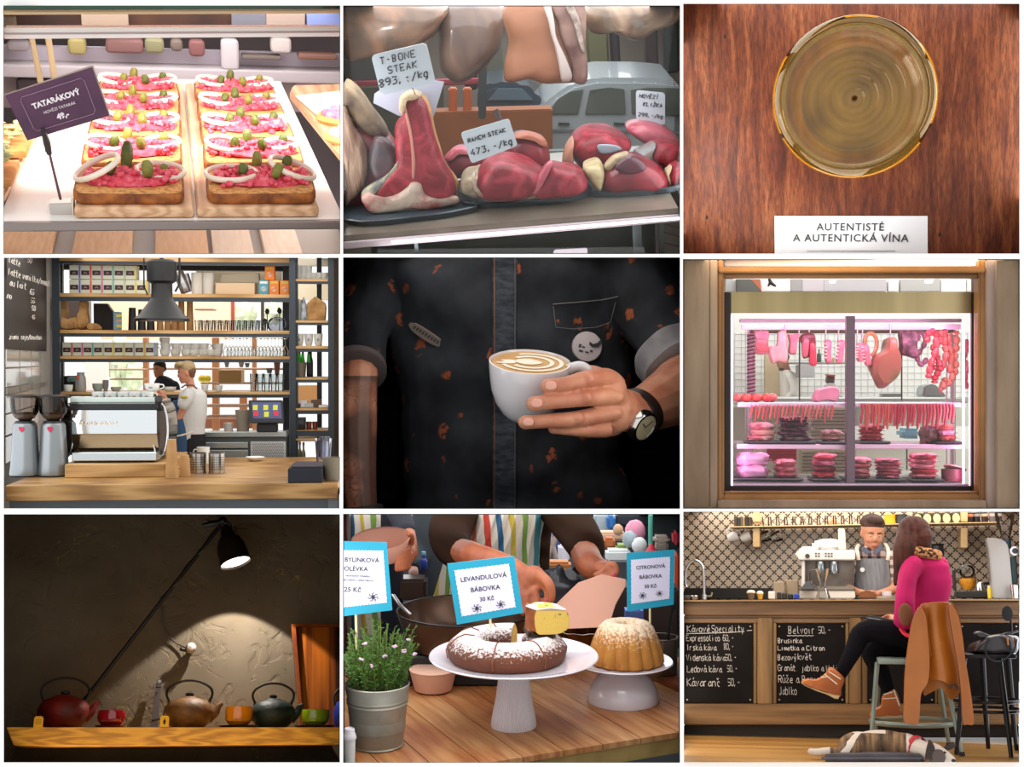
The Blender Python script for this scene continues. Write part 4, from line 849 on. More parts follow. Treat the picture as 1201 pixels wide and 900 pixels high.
kraft=mt('cfa26c',rg=.75,nc='8f6636',ns=12,bump=.4,bs=20);kcup=mt('a67c4e',rg=.6,nc='8f6a40',ns=4)
for pts,dy,lb in(([(69.5,387.5),(69,355),(76,353),(79,362),(80,375),(79,387.5)],.14,'tall crumpled kraft bag at the left end of the second shelf'),([(73,387.5),(72.5,374),(81,376.5),(89,374),(90,387.5)],.04,'short kraft bag in front of the tall one at the left'),([(91,387.5),(90.5,372),(94,366),(94.5,355),(103,356),(103,368),(105,378),(103,387.5)],.08,'tall kraft bag leaning against the dark file box'),([(104,387.5),(104,381),(114,381),(119,387.5)],.03,'flat kraft bag lying in front of the dark file box')):
 g,o_=puff(pts,YS+.05+dy,.07,n=3,nz=.004);solo('kraft_bag',g,kraft,lb,'bag',(o_.x,o_.y,SH[2]+.001))
p=X4(104);m=MB();z0=SH[2]+.001;m.prism([V((p,YS+.22,z0)),V((p+26*U,YS+.22,z0)),V((p+26*U,YS+.22,z0+15*U)),V((p+15*U,YS+.22,z0+31*U)),V((p,YS+.22,z0+31*U))],V((0,.06,0)));solo('file_box',m,mt('2f2a28',rg=.6),'dark magazine file box with slanted edge on the second shelf','box')
b=onshelf('patterned_box',133,141,21,2,mt('6f97ac',rg=.5),'narrow blue box with coloured labels on the second shelf','box',D=.06)
for i,c in enumerate(('c9b04c','c08a78','d8c23c')):
 m=MB();a=P.at(134,0,yy).x;m.bx(a,P.at(140,0,yy).x,yy-.003,yy,SH[2]+(3+6*i)*U,SH[2]+(6+6*i)*U);part('label',m,mt(c),b)
def stack(name,x,hpx,rpx,k,m_,lb,n,SHF=SH,y=None,cat='cup stack',grp=None):
 y=y or yy+.06;S_=y/F;m=MB();pr=[]
 for i in range(n):z=hpx*S_*i/n;pr+=[(rpx*S_*(.96-.2*0),z),(rpx*S_*.93,z+hpx*S_/n*.9)]
 pr=[(r*(1-.18*i/len(pr)),z)for i,(r,z)in enumerate(pr)];m.lt(pr,14);return solo(name,m,m_,lb,cat,(P.at(x,420,y).x,y,SHF[k]+.001),group=grp,sharp=20)
blk=mt('1d1e24',rg=.5)
for i,(x,h)in enumerate(((155.5,26),(166.5,24),(177,22))):stack('cup_stack',x,h,5,2,blk,'stack of black paper cups on the second shelf, '+['leftmost','middle','right'][i],9)
for i,(x,h)in enumerate(((188,12),(197,13),(205,13),(213,34),(223,34))):stack('cup_stack',x,h,4.4,2,kcup,'stack of brown paper cups on the second shelf, '+nth(i,5),8)
gl=glass('f6f8f8',.03)
tum=glass_thing('tumbler_glass','tumbler',3.6*U,12*U,gl);n=22
series(tum,[(X4(232+(i%11)*7.4+(i//11)*3.2,yy+.04+.12*(i//11)),yy+.04+.12*(i//11),SH[2]+.001)for i in range(n)],['small tumbler glass on the second shelf, %s row, %s'%('front' if i<11 else 'back',nth(i%11,11))for i in range(n)],'tumblers on the second shelf')
t=thing('glass_dish','lidded glass dish at the right end of the second shelf','dish',(X4(324),yy+.06,SH[2]+.001));m=MB();m.lt([(8*U,0),(11*U,3*U),(11.5*U,9*U),(8*U,14*U),(3*U,16*U),(0.1*U,16.2*U)],16,sx=1,sy=.6);part('dish_body',m,glass('eef0f2',.05,'c9ccd2'),t);m=MB();m.ball((0,0,17*U),1.6*U,8,6);part('knob',m,gl,t)
for i,(x,h)in enumerate(((311,11),(313.5,23),(328,24))):
 g=MB();g.ball((0,0,h*U),(2.8*U,2*U,3.4*U),10,6,nz=.4,nf=3,seed=i);g.cyl((0,0,0),(0,0,h*U),.6*U,n=6);solo('dark_flower',g,mt('2f3a2c',rg=.6),'small dark plant silhouette behind the glass dish, '+['left','tall left','right'][i],'plant',(X4(x,yy+.2),yy+.2,SH[2]+.001))
cupm=white
c0=cup_thing('white_cup','','cup',6*U,8*U,cupm,handle=True)
locs=[];lbs=[]
for i,(x,n)in enumerate(((191.5,3),(204,2),(216.5,2),(226,2),(236.5,2),(245.5,1),(253.5,2))):
 for j in range(n):locs.append((X4(x+(j%2)),yy+.06,SH[3]+.001+j*6.8*U));lbs.append('white cup on the middle shelf, stack %s, %s'%(nth(i,7),'at the bottom' if j==0 else('on top' if j==n-1 else 'in the middle')))
cs=series(c0,locs,lbs,'white cups stacked on the middle shelf')
for i,c in enumerate(cs):c.matrix_world=c.matrix_world@MX.Rotation(2.2+i,4,'Z')
wg=glass_thing('stemmed_glass','wineup',3.9*U,21*U,gl)
series(wg,[(X4(265+(i%9)*8.2+(i//9)*4,yy+.04+.13*(i//9)),yy+.04+.13*(i//9),SH[3]+.001)for i in range(18)],['upside-down stemmed glass on the middle shelf, %s row, %s'%('front' if i<9 else 'back',nth(i%9,9))for i in range(18)],'stemmed glasses on the middle shelf')
tg=glass_thing('tall_glass','tumbler',4*U,20*U,gl)
series(tg,[(X4(297+(i%5)*8,yy+.04+.12*(i//5)),yy+.04+.12*(i//5),SH[4]+.001)for i in range(10)],['tall glass above the till, %s row, %s'%('front' if i<5 else 'back',nth(i%5,5))for i in range(10)],'tall glasses above the till')
onshelf('black_box',74,90,17,4,mt('1f1e1c',rg=.7),'black box on the fourth shelf near the chalkboard','box',y=YS+.2);bpy.data.objects['black_box'].location.z+=17*U*0
t=thing('teal_cup','small pot with teal lid above the left grinder','pot',(X4(82),yy+.1,SH[4]+.001));m=MB();m.lt([(6*U,0),(6.6*U,11*U)],14);part('pot',m,mt('2e2b26',rg=.5),t);m=MB();m.lt([(7.6*U,11.2*U),(7.6*U,15*U),(6.5*U,16*U)],14);part('lid',m,mt('6f9a98',rg=.4),t)
cup_thing('white_cup','white cup standing in front of the teal lidded pot','cup',5*U,8*U,white,(X4(82.5),YS+.03,SH[4]+.001),handle=False)
t=thing('glass_jar','clear glass jar with orange tag above the right grinder','jar',(X4(94.5),yy,SH[4]+.001));m=MB();m.lt([(5.6*U,0),(6.2*U,4*U),(5.8*U,15*U),(4*U,20*U),(4.6*U,22*U)],16);part('jar_body',m,mt('9a9c98',rg=.15,coat=.5,alpha=.85),t);m=MB();m.ball((-2*U,-5.6*U,16.5*U),(2*U,.6*U,2*U),8,6);part('orange_tag',m,mt('c85a34'),t)
for i,(x,w,h,c,lb)in enumerate(((113,6.5,9,'9fb0ac','pale green tin behind the cup tray, left'),(122,3.5,13,'8a8580','grey tin behind the cup tray, middle'),(134,6,5,'a9b4b0','low pale bowl behind the cup tray, right'),(197.5,7.5,5,'dfe4e2','white bowl in front of the man in navy'),(239,4.2,7.5,'e2e6e4','white bowl right of the barista, left one'),(255,5,7,'d8dedd','white cup right of the barista, right one'))):
 m=MB();m.lt([(w*.6*U,0),(w*.95*U,h*.5*U),(w*U,h*U),(w*.9*U,h*U),(w*.5*U,h*.2*U)],16);solo('tin' if i<2 else 'white_bowl',m,mt(c,rg=.3),lb,'container',(X4(x),yy+.04,SH[4]+.001))
yr=YS+.06;UR=yr/F
def XR(px):return P.at(px,420,yr+.05).x
c0=cup_thing('white_cup','','cup',3.9*UR,8.2*UR,white,handle=False,foot=.72)
lo=[(348.5+6.6*i,j)for i in range(6)for j in range(2 if i in(0,1,2)else 1)]
series(c0,[(XR(350+6.2*((x-348.5)/6.6)),yr+.05,SR[0]+.001+j*8*UR)for x,j in lo],['white cup on the top board of the right rack, column %s, %s'%(nth(int((x-348.5)/6.6+.5),6),'lower' if j==0 else 'upper')for x,j in lo],'white cups on the right rack top board')
c0=cup_thing('white_cup','','cup',5.2*UR,14*UR,white,handle=False,foot=.55,badge='9aa4a4')
series(c0,[(XR(351.5+11*i),yr+.03,SR[2]+.001)for i in range(3)],['large white cup on the third board of the right rack, '+s_ for s_ in('left','middle','right')],'large white cups on the right rack')
for i,(x,w,h,c,lb)in enumerate(((348,2,25,'6fb060','green booklet standing on the right rack'),(350.5,3,24,'e8e2dc','white booklet standing on the right rack'),(354,3,20,'cf8a70','salmon booklet standing on the right rack'))):
 m=MB();m.bx(0,w*UR,0,.12,0,h*UR);solo('booklet',m,mt(c,rg=.6),lb,'booklet',(XR(x),yr+.04,SR[1]+.001))
m=MB();m.tube([(0,0,0),(0,0,18*UR),(0,0,27*UR)],[4*UR,3.4*UR,.6*UR],10);solo('paper_cone',m,mt('c4ccd2',rg=.5,nc='707c8c',ns=30),'patterned pale paper cone between booklets and kraft bag','paper',(XR(357),yr,SR[1]+.001))
m=MB();z=0;m.prism([V((0,0,0)),V((21*UR,0,0)),V((22*UR,0,16*UR)),V((20.5*UR,0,21*UR)),V((10*UR,0,28*UR)),V((0,0,20*UR))],V((0,.1,0)),.004);solo('kraft_bag',m,kraft,'house shaped kraft bag on the second board of the right rack','bag',(XR(360.5),yr,SR[1]+.001))
for i,(x,lb)in enumerate(((346.5,'at the left of the bucket'),(350.5,'behind the bucket, left'),(354.5,'behind the bucket, right'),(361.5,'right of the bucket'),(364,'rightmost, dark'))):
 t=thing('bottle','dark bottle with bright green neck on the right rack, '+lb if i<4 else 'dark bottle on the right rack, '+lb,'bottle',(XR(x),yr+.1,SR[3]+.001));m=bottle_mb(2.6*UR,31*UR,.5);part('bottle_body',m,mt('23262e',rg=.2),t)
 if i<4:m=MB();m.lt([(1.6*UR,17*UR),(2.2*UR,18*UR),(1.7*UR,26*UR),(1.5*UR,27*UR)],10,(0,-1.6*UR,0));part('green_neck',m,mt('3fd83c',rg=.3),t)
m=MB();m.lt([(5.6*UR,0),(7*UR,17*UR),(6.2*UR,17*UR),(5.4*UR,3*UR)],18);solo('bucket',m,mt('6b6355',rg=.6),'grey brown bucket in front of the green bottles','bucket',(XR(353),yr+.01,SR[3]+.001))
R=random.Random(4)
for i,(x,w,h,c,lb)in enumerate(((349,4,5,'3c3a40','dark tin at the left of the messy board'),(356,5,8,'e4e6ea','white rolled cloth on the messy board'),(363,5,5,'b8c0c6','pale box on the messy board'),(371,6,9,'5f4a3e','brown pouch on the messy board'),(379,5,3,'f0f0f2','white sheet pile at the end of the messy board'))):
 m=MB();m.box((0,0,h*UR/2),(w*2*UR,.08,h*UR),None,.006,2);solo('messy_item',m,mt(c,rg=.5),lb,'clutter',(XR(x),yr+.04+.01*(i%2),SR[4]+.001))
t=thing('card_reader','black payment device on the right rack','device',(XR(351),yr+.03,SR[5]+.001));m=MB();m.box((0,0,7*UR),(15*UR,.1,14*UR),None,.006,2);part('device_body',m,mt('17191d',rg=.35),t);m=MB();m.box((0,-.052,9*UR),(11*UR,.004,4*UR));part('display',m,mt('39424c',rg=.2),t)
for i in range(2):m=MB();m.lt([(3*UR,0),(3.4*UR,9*UR),(2.8*UR,9*UR),(2.6*UR,UR)],12);solo('copper_cup',m,mt('8f4a30',rg=.3,metal=.5),'copper cup beside the black payment device, '+('left','right')[i],'cup',(XR(362.5+7*i),yr+.03,SR[5]+.001))
for i in range(3):
 zf=P.at(350,548,yr).z;t=thing('juice_bottle','small bottle with orange cap on the lowest board, '+('left','middle','right')[i],'bottle',(XR(346+5*i),yr+.03+.05*(i==1),zf));m=bottle_mb(2.4*UR,27*UR,.45);part('bottle_body',m,mt('7f8468',rg=.2,nc='a89870',ns=20),t);m=MB();m.lt([(1.4*UR,25*UR),(1.4*UR,28.5*UR)],10);part('cap',m,mt('c86a3c'),t)
m=MB();a,b_=P.at(343,548,YS),P.at(390,548,YS);m.bx(a.x,b_.x,YS,YS+.3,a.z-.02,a.z-.001);solo('bottom_board',m,steel,'dark board at the foot of the right rack','shelf')
YL=7.35;UL=YL/F;o=P.at(190,377,YL)
t=thing('pendant_lamp','black industrial pendant lamp hanging in front of the shelves','lamp',tuple(o));met=mt('15181a',rg=.45,metal=.2,coat=.1)
m=MB();m.lt([(31*UL,0),(31*UL,3*UL),(29*UL,5*UL),(26*UL,7*UL),(13*UL,25*UL),(12*UL,27*UL),(11.8*UL,43*UL),(16.5*UL,46*UL),(17*UL,68*UL),(14*UL,70.5*UL),(3*UL,71*UL)],40,cap=False);part('shade',m,met,t)
m=MB();m.lt([(30*UL,.5*UL),(26*UL,5*UL),(12*UL,24*UL),(1*UL,26*UL)],40,cap=False);part('inner_reflector',m,mt('d9b98c',rg=.5),t)
m=MB();m.tube([(-16*UL,0,30*UL),(-20*UL,0,40*UL),(-20*UL,0,72*UL),(-12*UL,0,76*UL)],.9*UL,6);m.tube([(-12*UL,0,76*UL),(20*UL,0,77*UL)],.9*UL,6);m.tube([(20*UL,0,77*UL),(20*UL,0,43*UL),(15*UL,0,34*UL)],1.2*UL,6);part('bracket',m,met,t)
m=MB();m.lt([(2.5*UL,71*UL),(2*UL,78*UL)],10);part('cable_socket',m,met,t)
m=MB();m.ball((0,0,14*UL),(6*UL,6*UL,8*UL),10,8);part('bulb',m,mt('f8efd8',emit='ffe8c0',es=.5),t)
YM=6.95;UM=YM/F
def zc(px,py,y):return P.at(px,py,y)
a,b_=P.at(76,561,6.62),P.at(193,561,6.62);m=MB();m.bx(a.x,b_.x,6.62,7.35,ZC+.001,P.at(100,545,6.62).z,bev=.003);solo('wooden_plinth',m,oakl,'light oak plinth under the coffee machine','plinth')
zp=P.at(100,545,6.62).z
o=V((P.at(133,540,6.7).x,6.7,zp+.001));t=thing('espresso_machine','large chrome espresso machine with round side wings on an oak plinth','espresso machine',tuple(o))
def mk(name,x0,x1,ya,yb,y,th,m_,bev=.006,zb=None):
 p,q=P.at(x0,yb,y)-o,P.at(x1,ya,y)-o;m=MB();m.bx(p.x,q.x,y-o.y,y-o.y+th,p.z if zb is None else zb,q.z,bev=bev,seg=2);return part(name,m,m_,t)
mirror=mt('dfe6ea',rg=.08,metal=1)
mk('upper_panel',84,184,481,510,6.78,.05,mirror)
m=MB();p,q,r=P.at(84,510,6.78)-o,P.at(184,510,6.78)-o,P.at(84,531,6.9)-o
m.prism([V((p.x,p.y,p.z)),V((p.x,p.y+.14,p.z)),V((p.x,p.y+.14,r.z)),V((p.x,p.y+.06,r.z))],V((q.x-p.x,0,0)));part('lower_panel',m,mt('a48a6c',rg=.12,metal=.9),t)
mk('body_block',86,182,476,542,6.9,.38,mt('6f7479',rg=.3,metal=.7),zb=.012)
pf,pq=P.at(84,531,6.7)-o,P.at(184,543,6.7)-o
m=MB();m.bx(pf.x,pq.x,.0,.12,.008,pf.z,bev=.004);part('drip_tray',m,mt('c4ccd0',rg=.15,metal=.9),t)
mk('dark_band',82,184,474,481.5,6.79,.42,mt('26272b',rg=.4))
mk('cup_rail',82,184,466,472,6.78,.008,mt('c2d4cf',rg=.1,coat=.6))
mk('cup_tray',82,184,471.5,474.5,6.79,.42,mt('8c9696',rg=.25,metal=.7))
for(x0,xc,x1,s_)in((72,80,86,-1),(180,189,198,1)):
 c=P.at(xc,504,6.85)-o;m=MB();q=[V((c.x+9*UM*.9*cos(a)*(.9 if s_<0 else 1.05),c.y-.02,c.z+30*UM*sin(a)))for a in[i*PI/16 for i in range(32)]]
 m.prism(q,V((0,.3,0)),.006);part('side_wing',m,mt('5a4f47',rg=.12,metal=.9),t)
 m=MB();m.tube([v+V((0,-.012,0))for v in q],1.1*UM,8,closed=True);part('wing_rim',m,chrome,t)
for x in(90,176):p=P.at(x,545,6.72)-o;m=MB();m.lt([(5*UM,0),(4*UM,.014)],12,(p.x,.05,-.0));part('foot',m,blk,t)
m=MB();p=P.at(188,480,6.8)-o;m.tube([p,p+V((.0,-.06,.03)),p+V((.01,-.1,.06))],[.012,.016,.02],8);part('steam_lever',m,blk,t)
tx=textmb('la marzocco',8.5*UM,.002,shear=.35,bold=.0006);m=MB();p=P.at(114,498.5,6.775)-o;m.M=MX.Translation(p);m.add(tx.v,tx.f);m.M=MX();part('script_lettering',m,mt('f4f0e6',rg=.3),t)
ztr=(P.at(100,471.5,6.79)).z
c0=cup_thing('cappuccino_cup','','cup',7.2*UM,9.5*UM,white,badge='a89088')
locs=[(P.at(x,466,6.93).x,6.93,ztr+.002)for x in(115,130,145,158.5,173)]
series(c0,locs,['white cup on top of the espresso machine, '+nth(i,5)for i in range(5)],'cups on the espresso machine')
c0=cup_thing('saucer_cup','','cup',7*UM,5*UM,white,handle=False,foot=.5)
series(c0,[(P.at(x,466,6.85).x,6.85,ztr+.002)for x in(91,102)],['low white cup at the left end of the machine top, '+s_ for s_ in('left','right')],'low cups on the espresso machine')
cup_thing('cappuccino_cup','white cup stacked at the right end of the machine top','cup',9*UM,9*UM,white,(P.at(177,458,6.96).x,6.99,ztr+.002+9.8*UM),badge='a89088')
def grinder(x,lb):
 y=6.72;S_=y/F;zb=ZC+.001;o=V((P.at(x,550,y).x,y,zb));t=thing('coffee_grinder',lb,'grinder',tuple(o),group='coffee grinders');bm_=mt('8b9296',rg=.3,metal=.75)
 m=MB();m.lt([(17*S_,0),(17.5*S_,3*S_),(16.5*S_,12*S_),(15*S_,30*S_),(13.5*S_,58*S_),(12*S_,60.5*S_)],32,sy=1);part('body',m,bm_,t)
 m=MB();m.lt([(17.2*S_,0),(17.8*S_,1.4*S_),(17.2*S_,1.6*S_)],32);part('base_ring',m,mt('1c1e22',rg=.4),t)
 m=MB();m.lt([(12*S_,60.5*S_),(10*S_,63*S_),(7*S_,63.5*S_)],24);part('collar',m,mt('26292c',rg=.4),t)
 m=MB();m.lt([(6*S_,63.5*S_),(11*S_,67*S_),(15*S_,73*S_),(16.5*S_,90*S_)],28,cap=False);part('hopper',m,glass('e8e4e0',.05,'c8bfb8'),t)
 m=MB();m.lt([(17*S_,90*S_),(17.5*S_,91.5*S_),(9*S_,93*S_),(2*S_,93.2*S_)],28);part('hopper_lid',m,mt('1a1a1c',rg=.35),t)
 m=MB();m.lt([(5.8*S_,64*S_),(10.5*S_,67*S_),(13*S_,71*S_),(6*S_,73*S_)],20);part('coffee_beans',m,mt('b3a896',rg=.5,nc='6a4a38',ns=14),t)
 m=MB();m.prism([V((-3*S_,-13.9*S_,57*S_)),V((-3*S_,-14.1*S_,54*S_)),V((0,-14.4*S_,51*S_)),V((3*S_,-14.1*S_,54*S_)),V((3*S_,-13.9*S_,57*S_))],V((0,-.003,0)));part('red_emblem',m,mt('b81f4a',rg=.4),t)
 m=MB();m.box((11*S_,-4*S_,72*S_),(2.5*S_,3*S_,12*S_),None,.004);part('hopper_gate',m,mt('5a3430',rg=.4),t)
grinder(30,'silver coffee grinder nearest the tiled wall');grinder(63,'silver coffee grinder beside the espresso machine')
yk=6.5;K=yk/F
def stand(x,yb_):q=P.on(x,yb_,ZC);return q
q=stand(201.5,561);stack2=lambda x,yb,h,r,m_,lb,n:solo('cup_stack',MB().lt([(r*q_.y/F*(1-.32*(i/(2*n)))*(1 if i%2==0 else .97),h*q_.y/F*((i//2)+(i%2)*.9)/n)for i in range(2*n)],18),m_,lb,'cup stack',(q_.x,q_.y,ZC+.001),sharp=20)
kr2=mt('c49a68',rg=.6,nc='b08855',ns=5)
q_=stand(201.5,561);stack2(201,561,45,7.6,kr2,'tall stack of brown paper cups on the counter beside the machine',12)
q_=stand(217,559);stack2(217,559,25,6.6,kr2,'short stack of brown paper cups on the counter',6)
def tin(x,yb,lb):
 q=stand(x,yb);S_=q.y/F;t=thing('cutlery_tin',lb,'tin',(q.x,q.y+9*S_,ZC+.001),group='perforated steel tins');m=MB();m.lt([(9.3*S_,0),(9.3*S_,23*S_),(9.7*S_,23.5*S_),(8.6*S_,23.5*S_),(8.6*S_,2*S_)],28);part('tin_body',m,mt('b4b2ae',rg=.2,metal=1),t)
 m=MB()
 for i in range(8):
  for j in range(6):
   a=-PI/2-.95+i*.27;m.lt([(.75*S_,0),(.75*S_,.001)],6,(9.3*S_*cos(a),9.3*S_*sin(a),(5+2.7*j)*S_),(cos(a),sin(a),0))
 part('perforation',m,mt('1c1c1e',rg=.6),t,kind='stuff')
tin(231,556,'perforated steel tin right of the short cup stack');tin(253,556,'perforated steel tin, the right one of two')
q=stand(238.5,545);cup_thing('white_mug','white mug standing behind the two steel tins','mug',7.5*q.y/F,20*q.y/F,white,(q.x,q.y,ZC+.001),rz=PI,foot=.85)
q=stand(299.5,541);m=MB();s_=q.y/F;m.lt([(5*s_,0),(8*s_,1.5*s_),(11.5*s_,4.5*s_),(11*s_,4.8*s_),(7*s_,2.6*s_),(1*s_,2.4*s_)],24);solo('saucer',m,white,'white saucer alone on the oak counter','saucer',(q.x,q.y,ZC+.001))
q0,q1=P.on(340,567,ZC),P.on(378,567,ZC);
t=thing('napkin_box','dark navy napkin box at the right end of the counter','box',((q0.x+q1.x)/2,q0.y,ZC+.001));w=(q1.x-q0.x)/2;s_=q0.y/F
m=MB();m.bx(-w-.01,w,0,.3,0,17*s_,bev=.004);part('box_body',m,mt('161a28',rg=.6),t);m=MB();m.bx(-w+.005,w+.002,.005,.28,17*s_,19*s_,bev=.003);part('napkins',m,mt('2a2430',rg=.8),t)
q=stand(390,565);m=MB();s_=q.y/F;m.lt([(9.5*s_,0),(11.5*s_,27*s_),(10.5*s_,27*s_),(8.5*s_,3*s_)],24);solo('grey_pot',m,mt('6d6656',rg=.6),'grey brown pot at the right end of the counter','pot',(q.x-.003,q.y+11*s_,ZC+.001))
q=stand(377,551);s_=q.y/F;t=thing('straw_jar','clear glass jar holding upturned glasses behind the napkin box','jar',(q.x,q.y+.18,ZC+.001));m=MB();m.lt([(7*s_,0),(8*s_,4*s_),(9.5*s_,26*s_),(10*s_,33*s_)],20,cap=False);part('jar_body',m,glass('f4f6fa',.04,'dfe2ea'),t)
for i in range(4):m=MB();a=i*1.6;m.lt([(3*s_,8*s_),(3.6*s_,34*s_),(3*s_,36*s_)],10,(4*s_*cos(a),4*s_*sin(a),0),cap=False);part('inner_glass',m,glass('ffffff',.05,'e8eaf2'),t)
yb_=8.0;a,b_=P.at(238,512,yb_),P.at(336,512,yb_)
t=thing('fridge_counter','stainless fridge counter with drawers and a perforated panel','fridge',(a.x,yb_,P.at(238,552,yb_).z));o=V((a.x,yb_,P.at(238,552,yb_).z));W_=b_.x-a.x
ss=mt('a9b2b2',rg=.25,metal=.7);zt_=P.at(238,513,yb_).z-o.z
m=MB();m.bx(0,W_,0,.16,zt_,zt_+6*yb_/F,bev=.003);part('worktop',m,ss,t)
m=MB();m.bx(.01,W_-.01,.02,.15,0,zt_);part('carcass',m,mt('4c5356',rg=.4),t)
for ya,yb2 in((519,526),(528,550)):p,q=P.at(239,yb2,yb_)-o,P.at(291,ya,yb_)-o;m=MB();m.bx(p.x,q.x,.0,.02,p.z,q.z,bev=.002);part('drawer',m,ss,t)
p,q=P.at(294,550,yb_)-o,P.at(335,518,yb_)-o;m=MB();m.bx(p.x,q.x,.0,.02,p.z,q.z);pp_=part('vent_panel',m,mt('c6c9c9',rg=.3,metal=.4),t)
m=MB()
for i in range(16):
 for j in range(7):m.box((p.x+(2.5+i*2.25+(j%2)*1.1)*yb_/F,-.001,q.z-(3+j*2.3)*yb_/F),(1.3*yb_/F,.002,1.0*yb_/F),MX.Rotation(.7,3,'Y'))
part('vent_holes',m,mt('2c3034',rg=.5),pp_,kind='stuff')
yt=7.95;o=V((P.at(312,509,yt).x,yt,P.at(312,507,8.0).z+.002));t=thing('till_screen','black till with a tilted touch screen of yellow and red keys','till',tuple(o));s_=yt/F
m=MB();m.bx(-11*s_,13*s_,-.0,.07,0,10*s_,bev=.006);part('till_base',m,mt('1c2027',rg=.4),t)
tr=MX.Translation((0,-.02,24*s_))@MX.Rotation(-.25,4,'X')
m=MB();m.M=tr;m.prism([(-18*s_,0,-13*s_),(21*s_,0,-13*s_),(19*s_,0,14*s_),(-20*s_,0,14*s_)],(0,.03,0),.004);f_=part('screen_frame',m,mt('1a1d22',rg=.35),t)
m=MB();m.M=tr;m.prism([(-14*s_,-.002,-8*s_),(19*s_,-.002,-8*s_),(17*s_,-.002,11*s_),(-16*s_,-.002,11*s_)],(0,.003,0));part('screen',m,mt('3f4b78',emit='3f4b78',es=.25,rg=.2),t)
for c,L in(('c2c840',((-12,5),(0,5),(11,5),(1,-3))),('c23040',((-11,-2),(12,-2)))):
 for(x,z)in L:m=MB();m.M=tr;m.bx((x-2.6)*s_,(x+2.8)*s_,-.004,-.001,(z-3)*s_,(z+3)*s_);part('screen_key',m,mt(c,emit=c,es=.2),f_)
m=MB();z0=o.z;p=P.at(284,508,8.02);m.lt([(7*s_,0),(9*s_,25*s_)],12);solo('paper_bin',m,mt('8f877a',rg=.6),'grey brown bin behind the till, on the steel worktop','bin',(p.x,8.06,z0))
m=MB();m.lt([(5*s_,0),(5.5*s_,10*s_)],12);solo('steel_beaker',m,mt('b9b4ac',rg=.3),'pale beaker at the left of the steel worktop','beaker',(P.at(268,508,8.05).x,8.05,z0))
def far4(x0,x1,ya,yb,c,name,lb,cat,y=10.5,th=.08,**k):return bx4(name,x0,x1,ya,yb,y,th,mt(c,**k),lb,cat)
for i,(x0,x1,ya,yb,lb)in enumerate(((168,173,396,520,'left of the man in navy'),(249,256,396,520,'right of the barista'),(271,274,350,394,'thin red one behind the tumblers'),(296,300,394,545,'behind the tall glasses'),(306,309,353,394,'dark one behind the glass dish'),(281,289,463,545,'beside the till'))):
 far4(x0,x1,ya,yb,'a5714a' if i not in(2,4)else('b04a3c' if i==2 else '463a34'),'timber_post','timber window post in the background, '+lb,'post',y=10.4+.05*i)
for i,(x0,x1,ya,yb,lb)in enumerate(((128,168,433,434.5,'left of the man, upper'),(128,168,444.5,446,'left of the man, lower'),(173,340,432,434,'behind the barista, upper'),(235,340,449,451,'behind the barista, middle'),(240,296,475,478,'right of the barista, below the oak board'),(240,296,488,491,'right of the barista, low'),(228,250,362,364,'short red one behind the tumblers'))):
 far4(x0,x1,ya,yb,'9a7a62','far_shelf','thin shelf in the bright background, '+lb,'shelf',y=10.0+.02*i,th=.2)
for i,(x0,x1,ya,yb,c,lb)in enumerate(((128,150,395,460,'cfdcc0','left of the man'),(146,168,425,460,'c0d4b0','beside the timber post'),(274,300,355,388,'b8c4a0','behind the tumblers'),(310,330,356,380,'b0bc9c','behind the glass dish'))):
 p,q=P.at(x0,yb,12),P.at(x1,ya,12);m=MB();m.ball(((p.x+q.x)/2,12,(p.z+q.z)/2),((q.x-p.x)/2,.2,(q.z-p.z)/2),16,10,nz=.5,nf=2.5,seed=i);solo('green_shrub',m,mt(c,rg=.8,nc='d8e0cc',ns=5),'pale green shrub outside the window, '+lb,'shrub')
p=far4(119,270,353,398,'f0c8a8','orange_house','pale orange house front seen outside on the second shelf level','house',y=12.2)
far4(74,104,353,388,'a8a4ac','mottled_screen','grey mottled screen behind the kraft bags','panel',y=8.75,nc='c0bcc4',ns=6)
far4(70,340,309.5,316,'1e1d20','dark_beam','dark beam behind the tea boxes near the ceiling','beam',y=9.0,th=.1)
far4(230,330,316,346,'c9bfa9','timber_soffit','pale timber soffit behind the orange cartons','soffit',y=9.4,nc='b5aa92',ns=4,sr=(.3,1,8))
far4(256,283,434,450,'a07c50','kraft_crate','kraft crate on the shelf outside behind the barista','crate',y=9.7,th=.2)
for i,x in enumerate((237,243)):m=MB();m.ball((0,0,.03),.03,10,8);solo('yellow_flower',m,mt('dcc83a',rg=.6),'yellow flower head behind the barista, '+('left','right')[i],'flower',tuple(P.at(x,449,9.75)))
for i,(x,yb2,w,h,c)in enumerate(((266,431,3,6,'6a6e70'),(283,431,3.4,6,'8a8078'),(290,431,3,5,'50565c'),(316,438,4,6,'4a4644'),(325,440,4,16,'5a3430'))):
 s_=9.9/F;m=MB();m.lt([(w*.6*s_,0),(w*s_,h*s_)],12);solo('far_pot',m,mt(c,rg=.6),'small dark pot on the far shelf behind the barista, '+nth(i,5),'pot',tuple(P.at(x,yb2,9.95)))
for i,(x0,x1,ya,yb,c)in enumerate(((100,125,425,459,'e8dcd8'),(240,296,491,503,'7a4a34'),(345,372,452,475,'b88a58'),(345,386,303,312,'9a9486'),(347,386,333,352,'cfc4ac'))):
 far4(x0,x1,ya,yb,c,'background_panel',['pale pink wall piece behind the glass jar','dark red brown bench outside right of the barista','orange timber pile outside behind the right rack','grey ceiling piece behind the right rack top','cream ceiling boards behind the right rack'][i],'panel',y=10.9)
m=MB();a,b_=P.at(392,597,8.7),P.at(399,302,8.7);m.bx(a.x,b_.x-.01,8.6,8.7,a.z+.05,b_.z);solo('curtain',m,mt('8d7f74',rg=.8,nc='7a6c62',ns=3,sr=(8,1,.3)),'taupe curtain strip at the right edge','curtain')
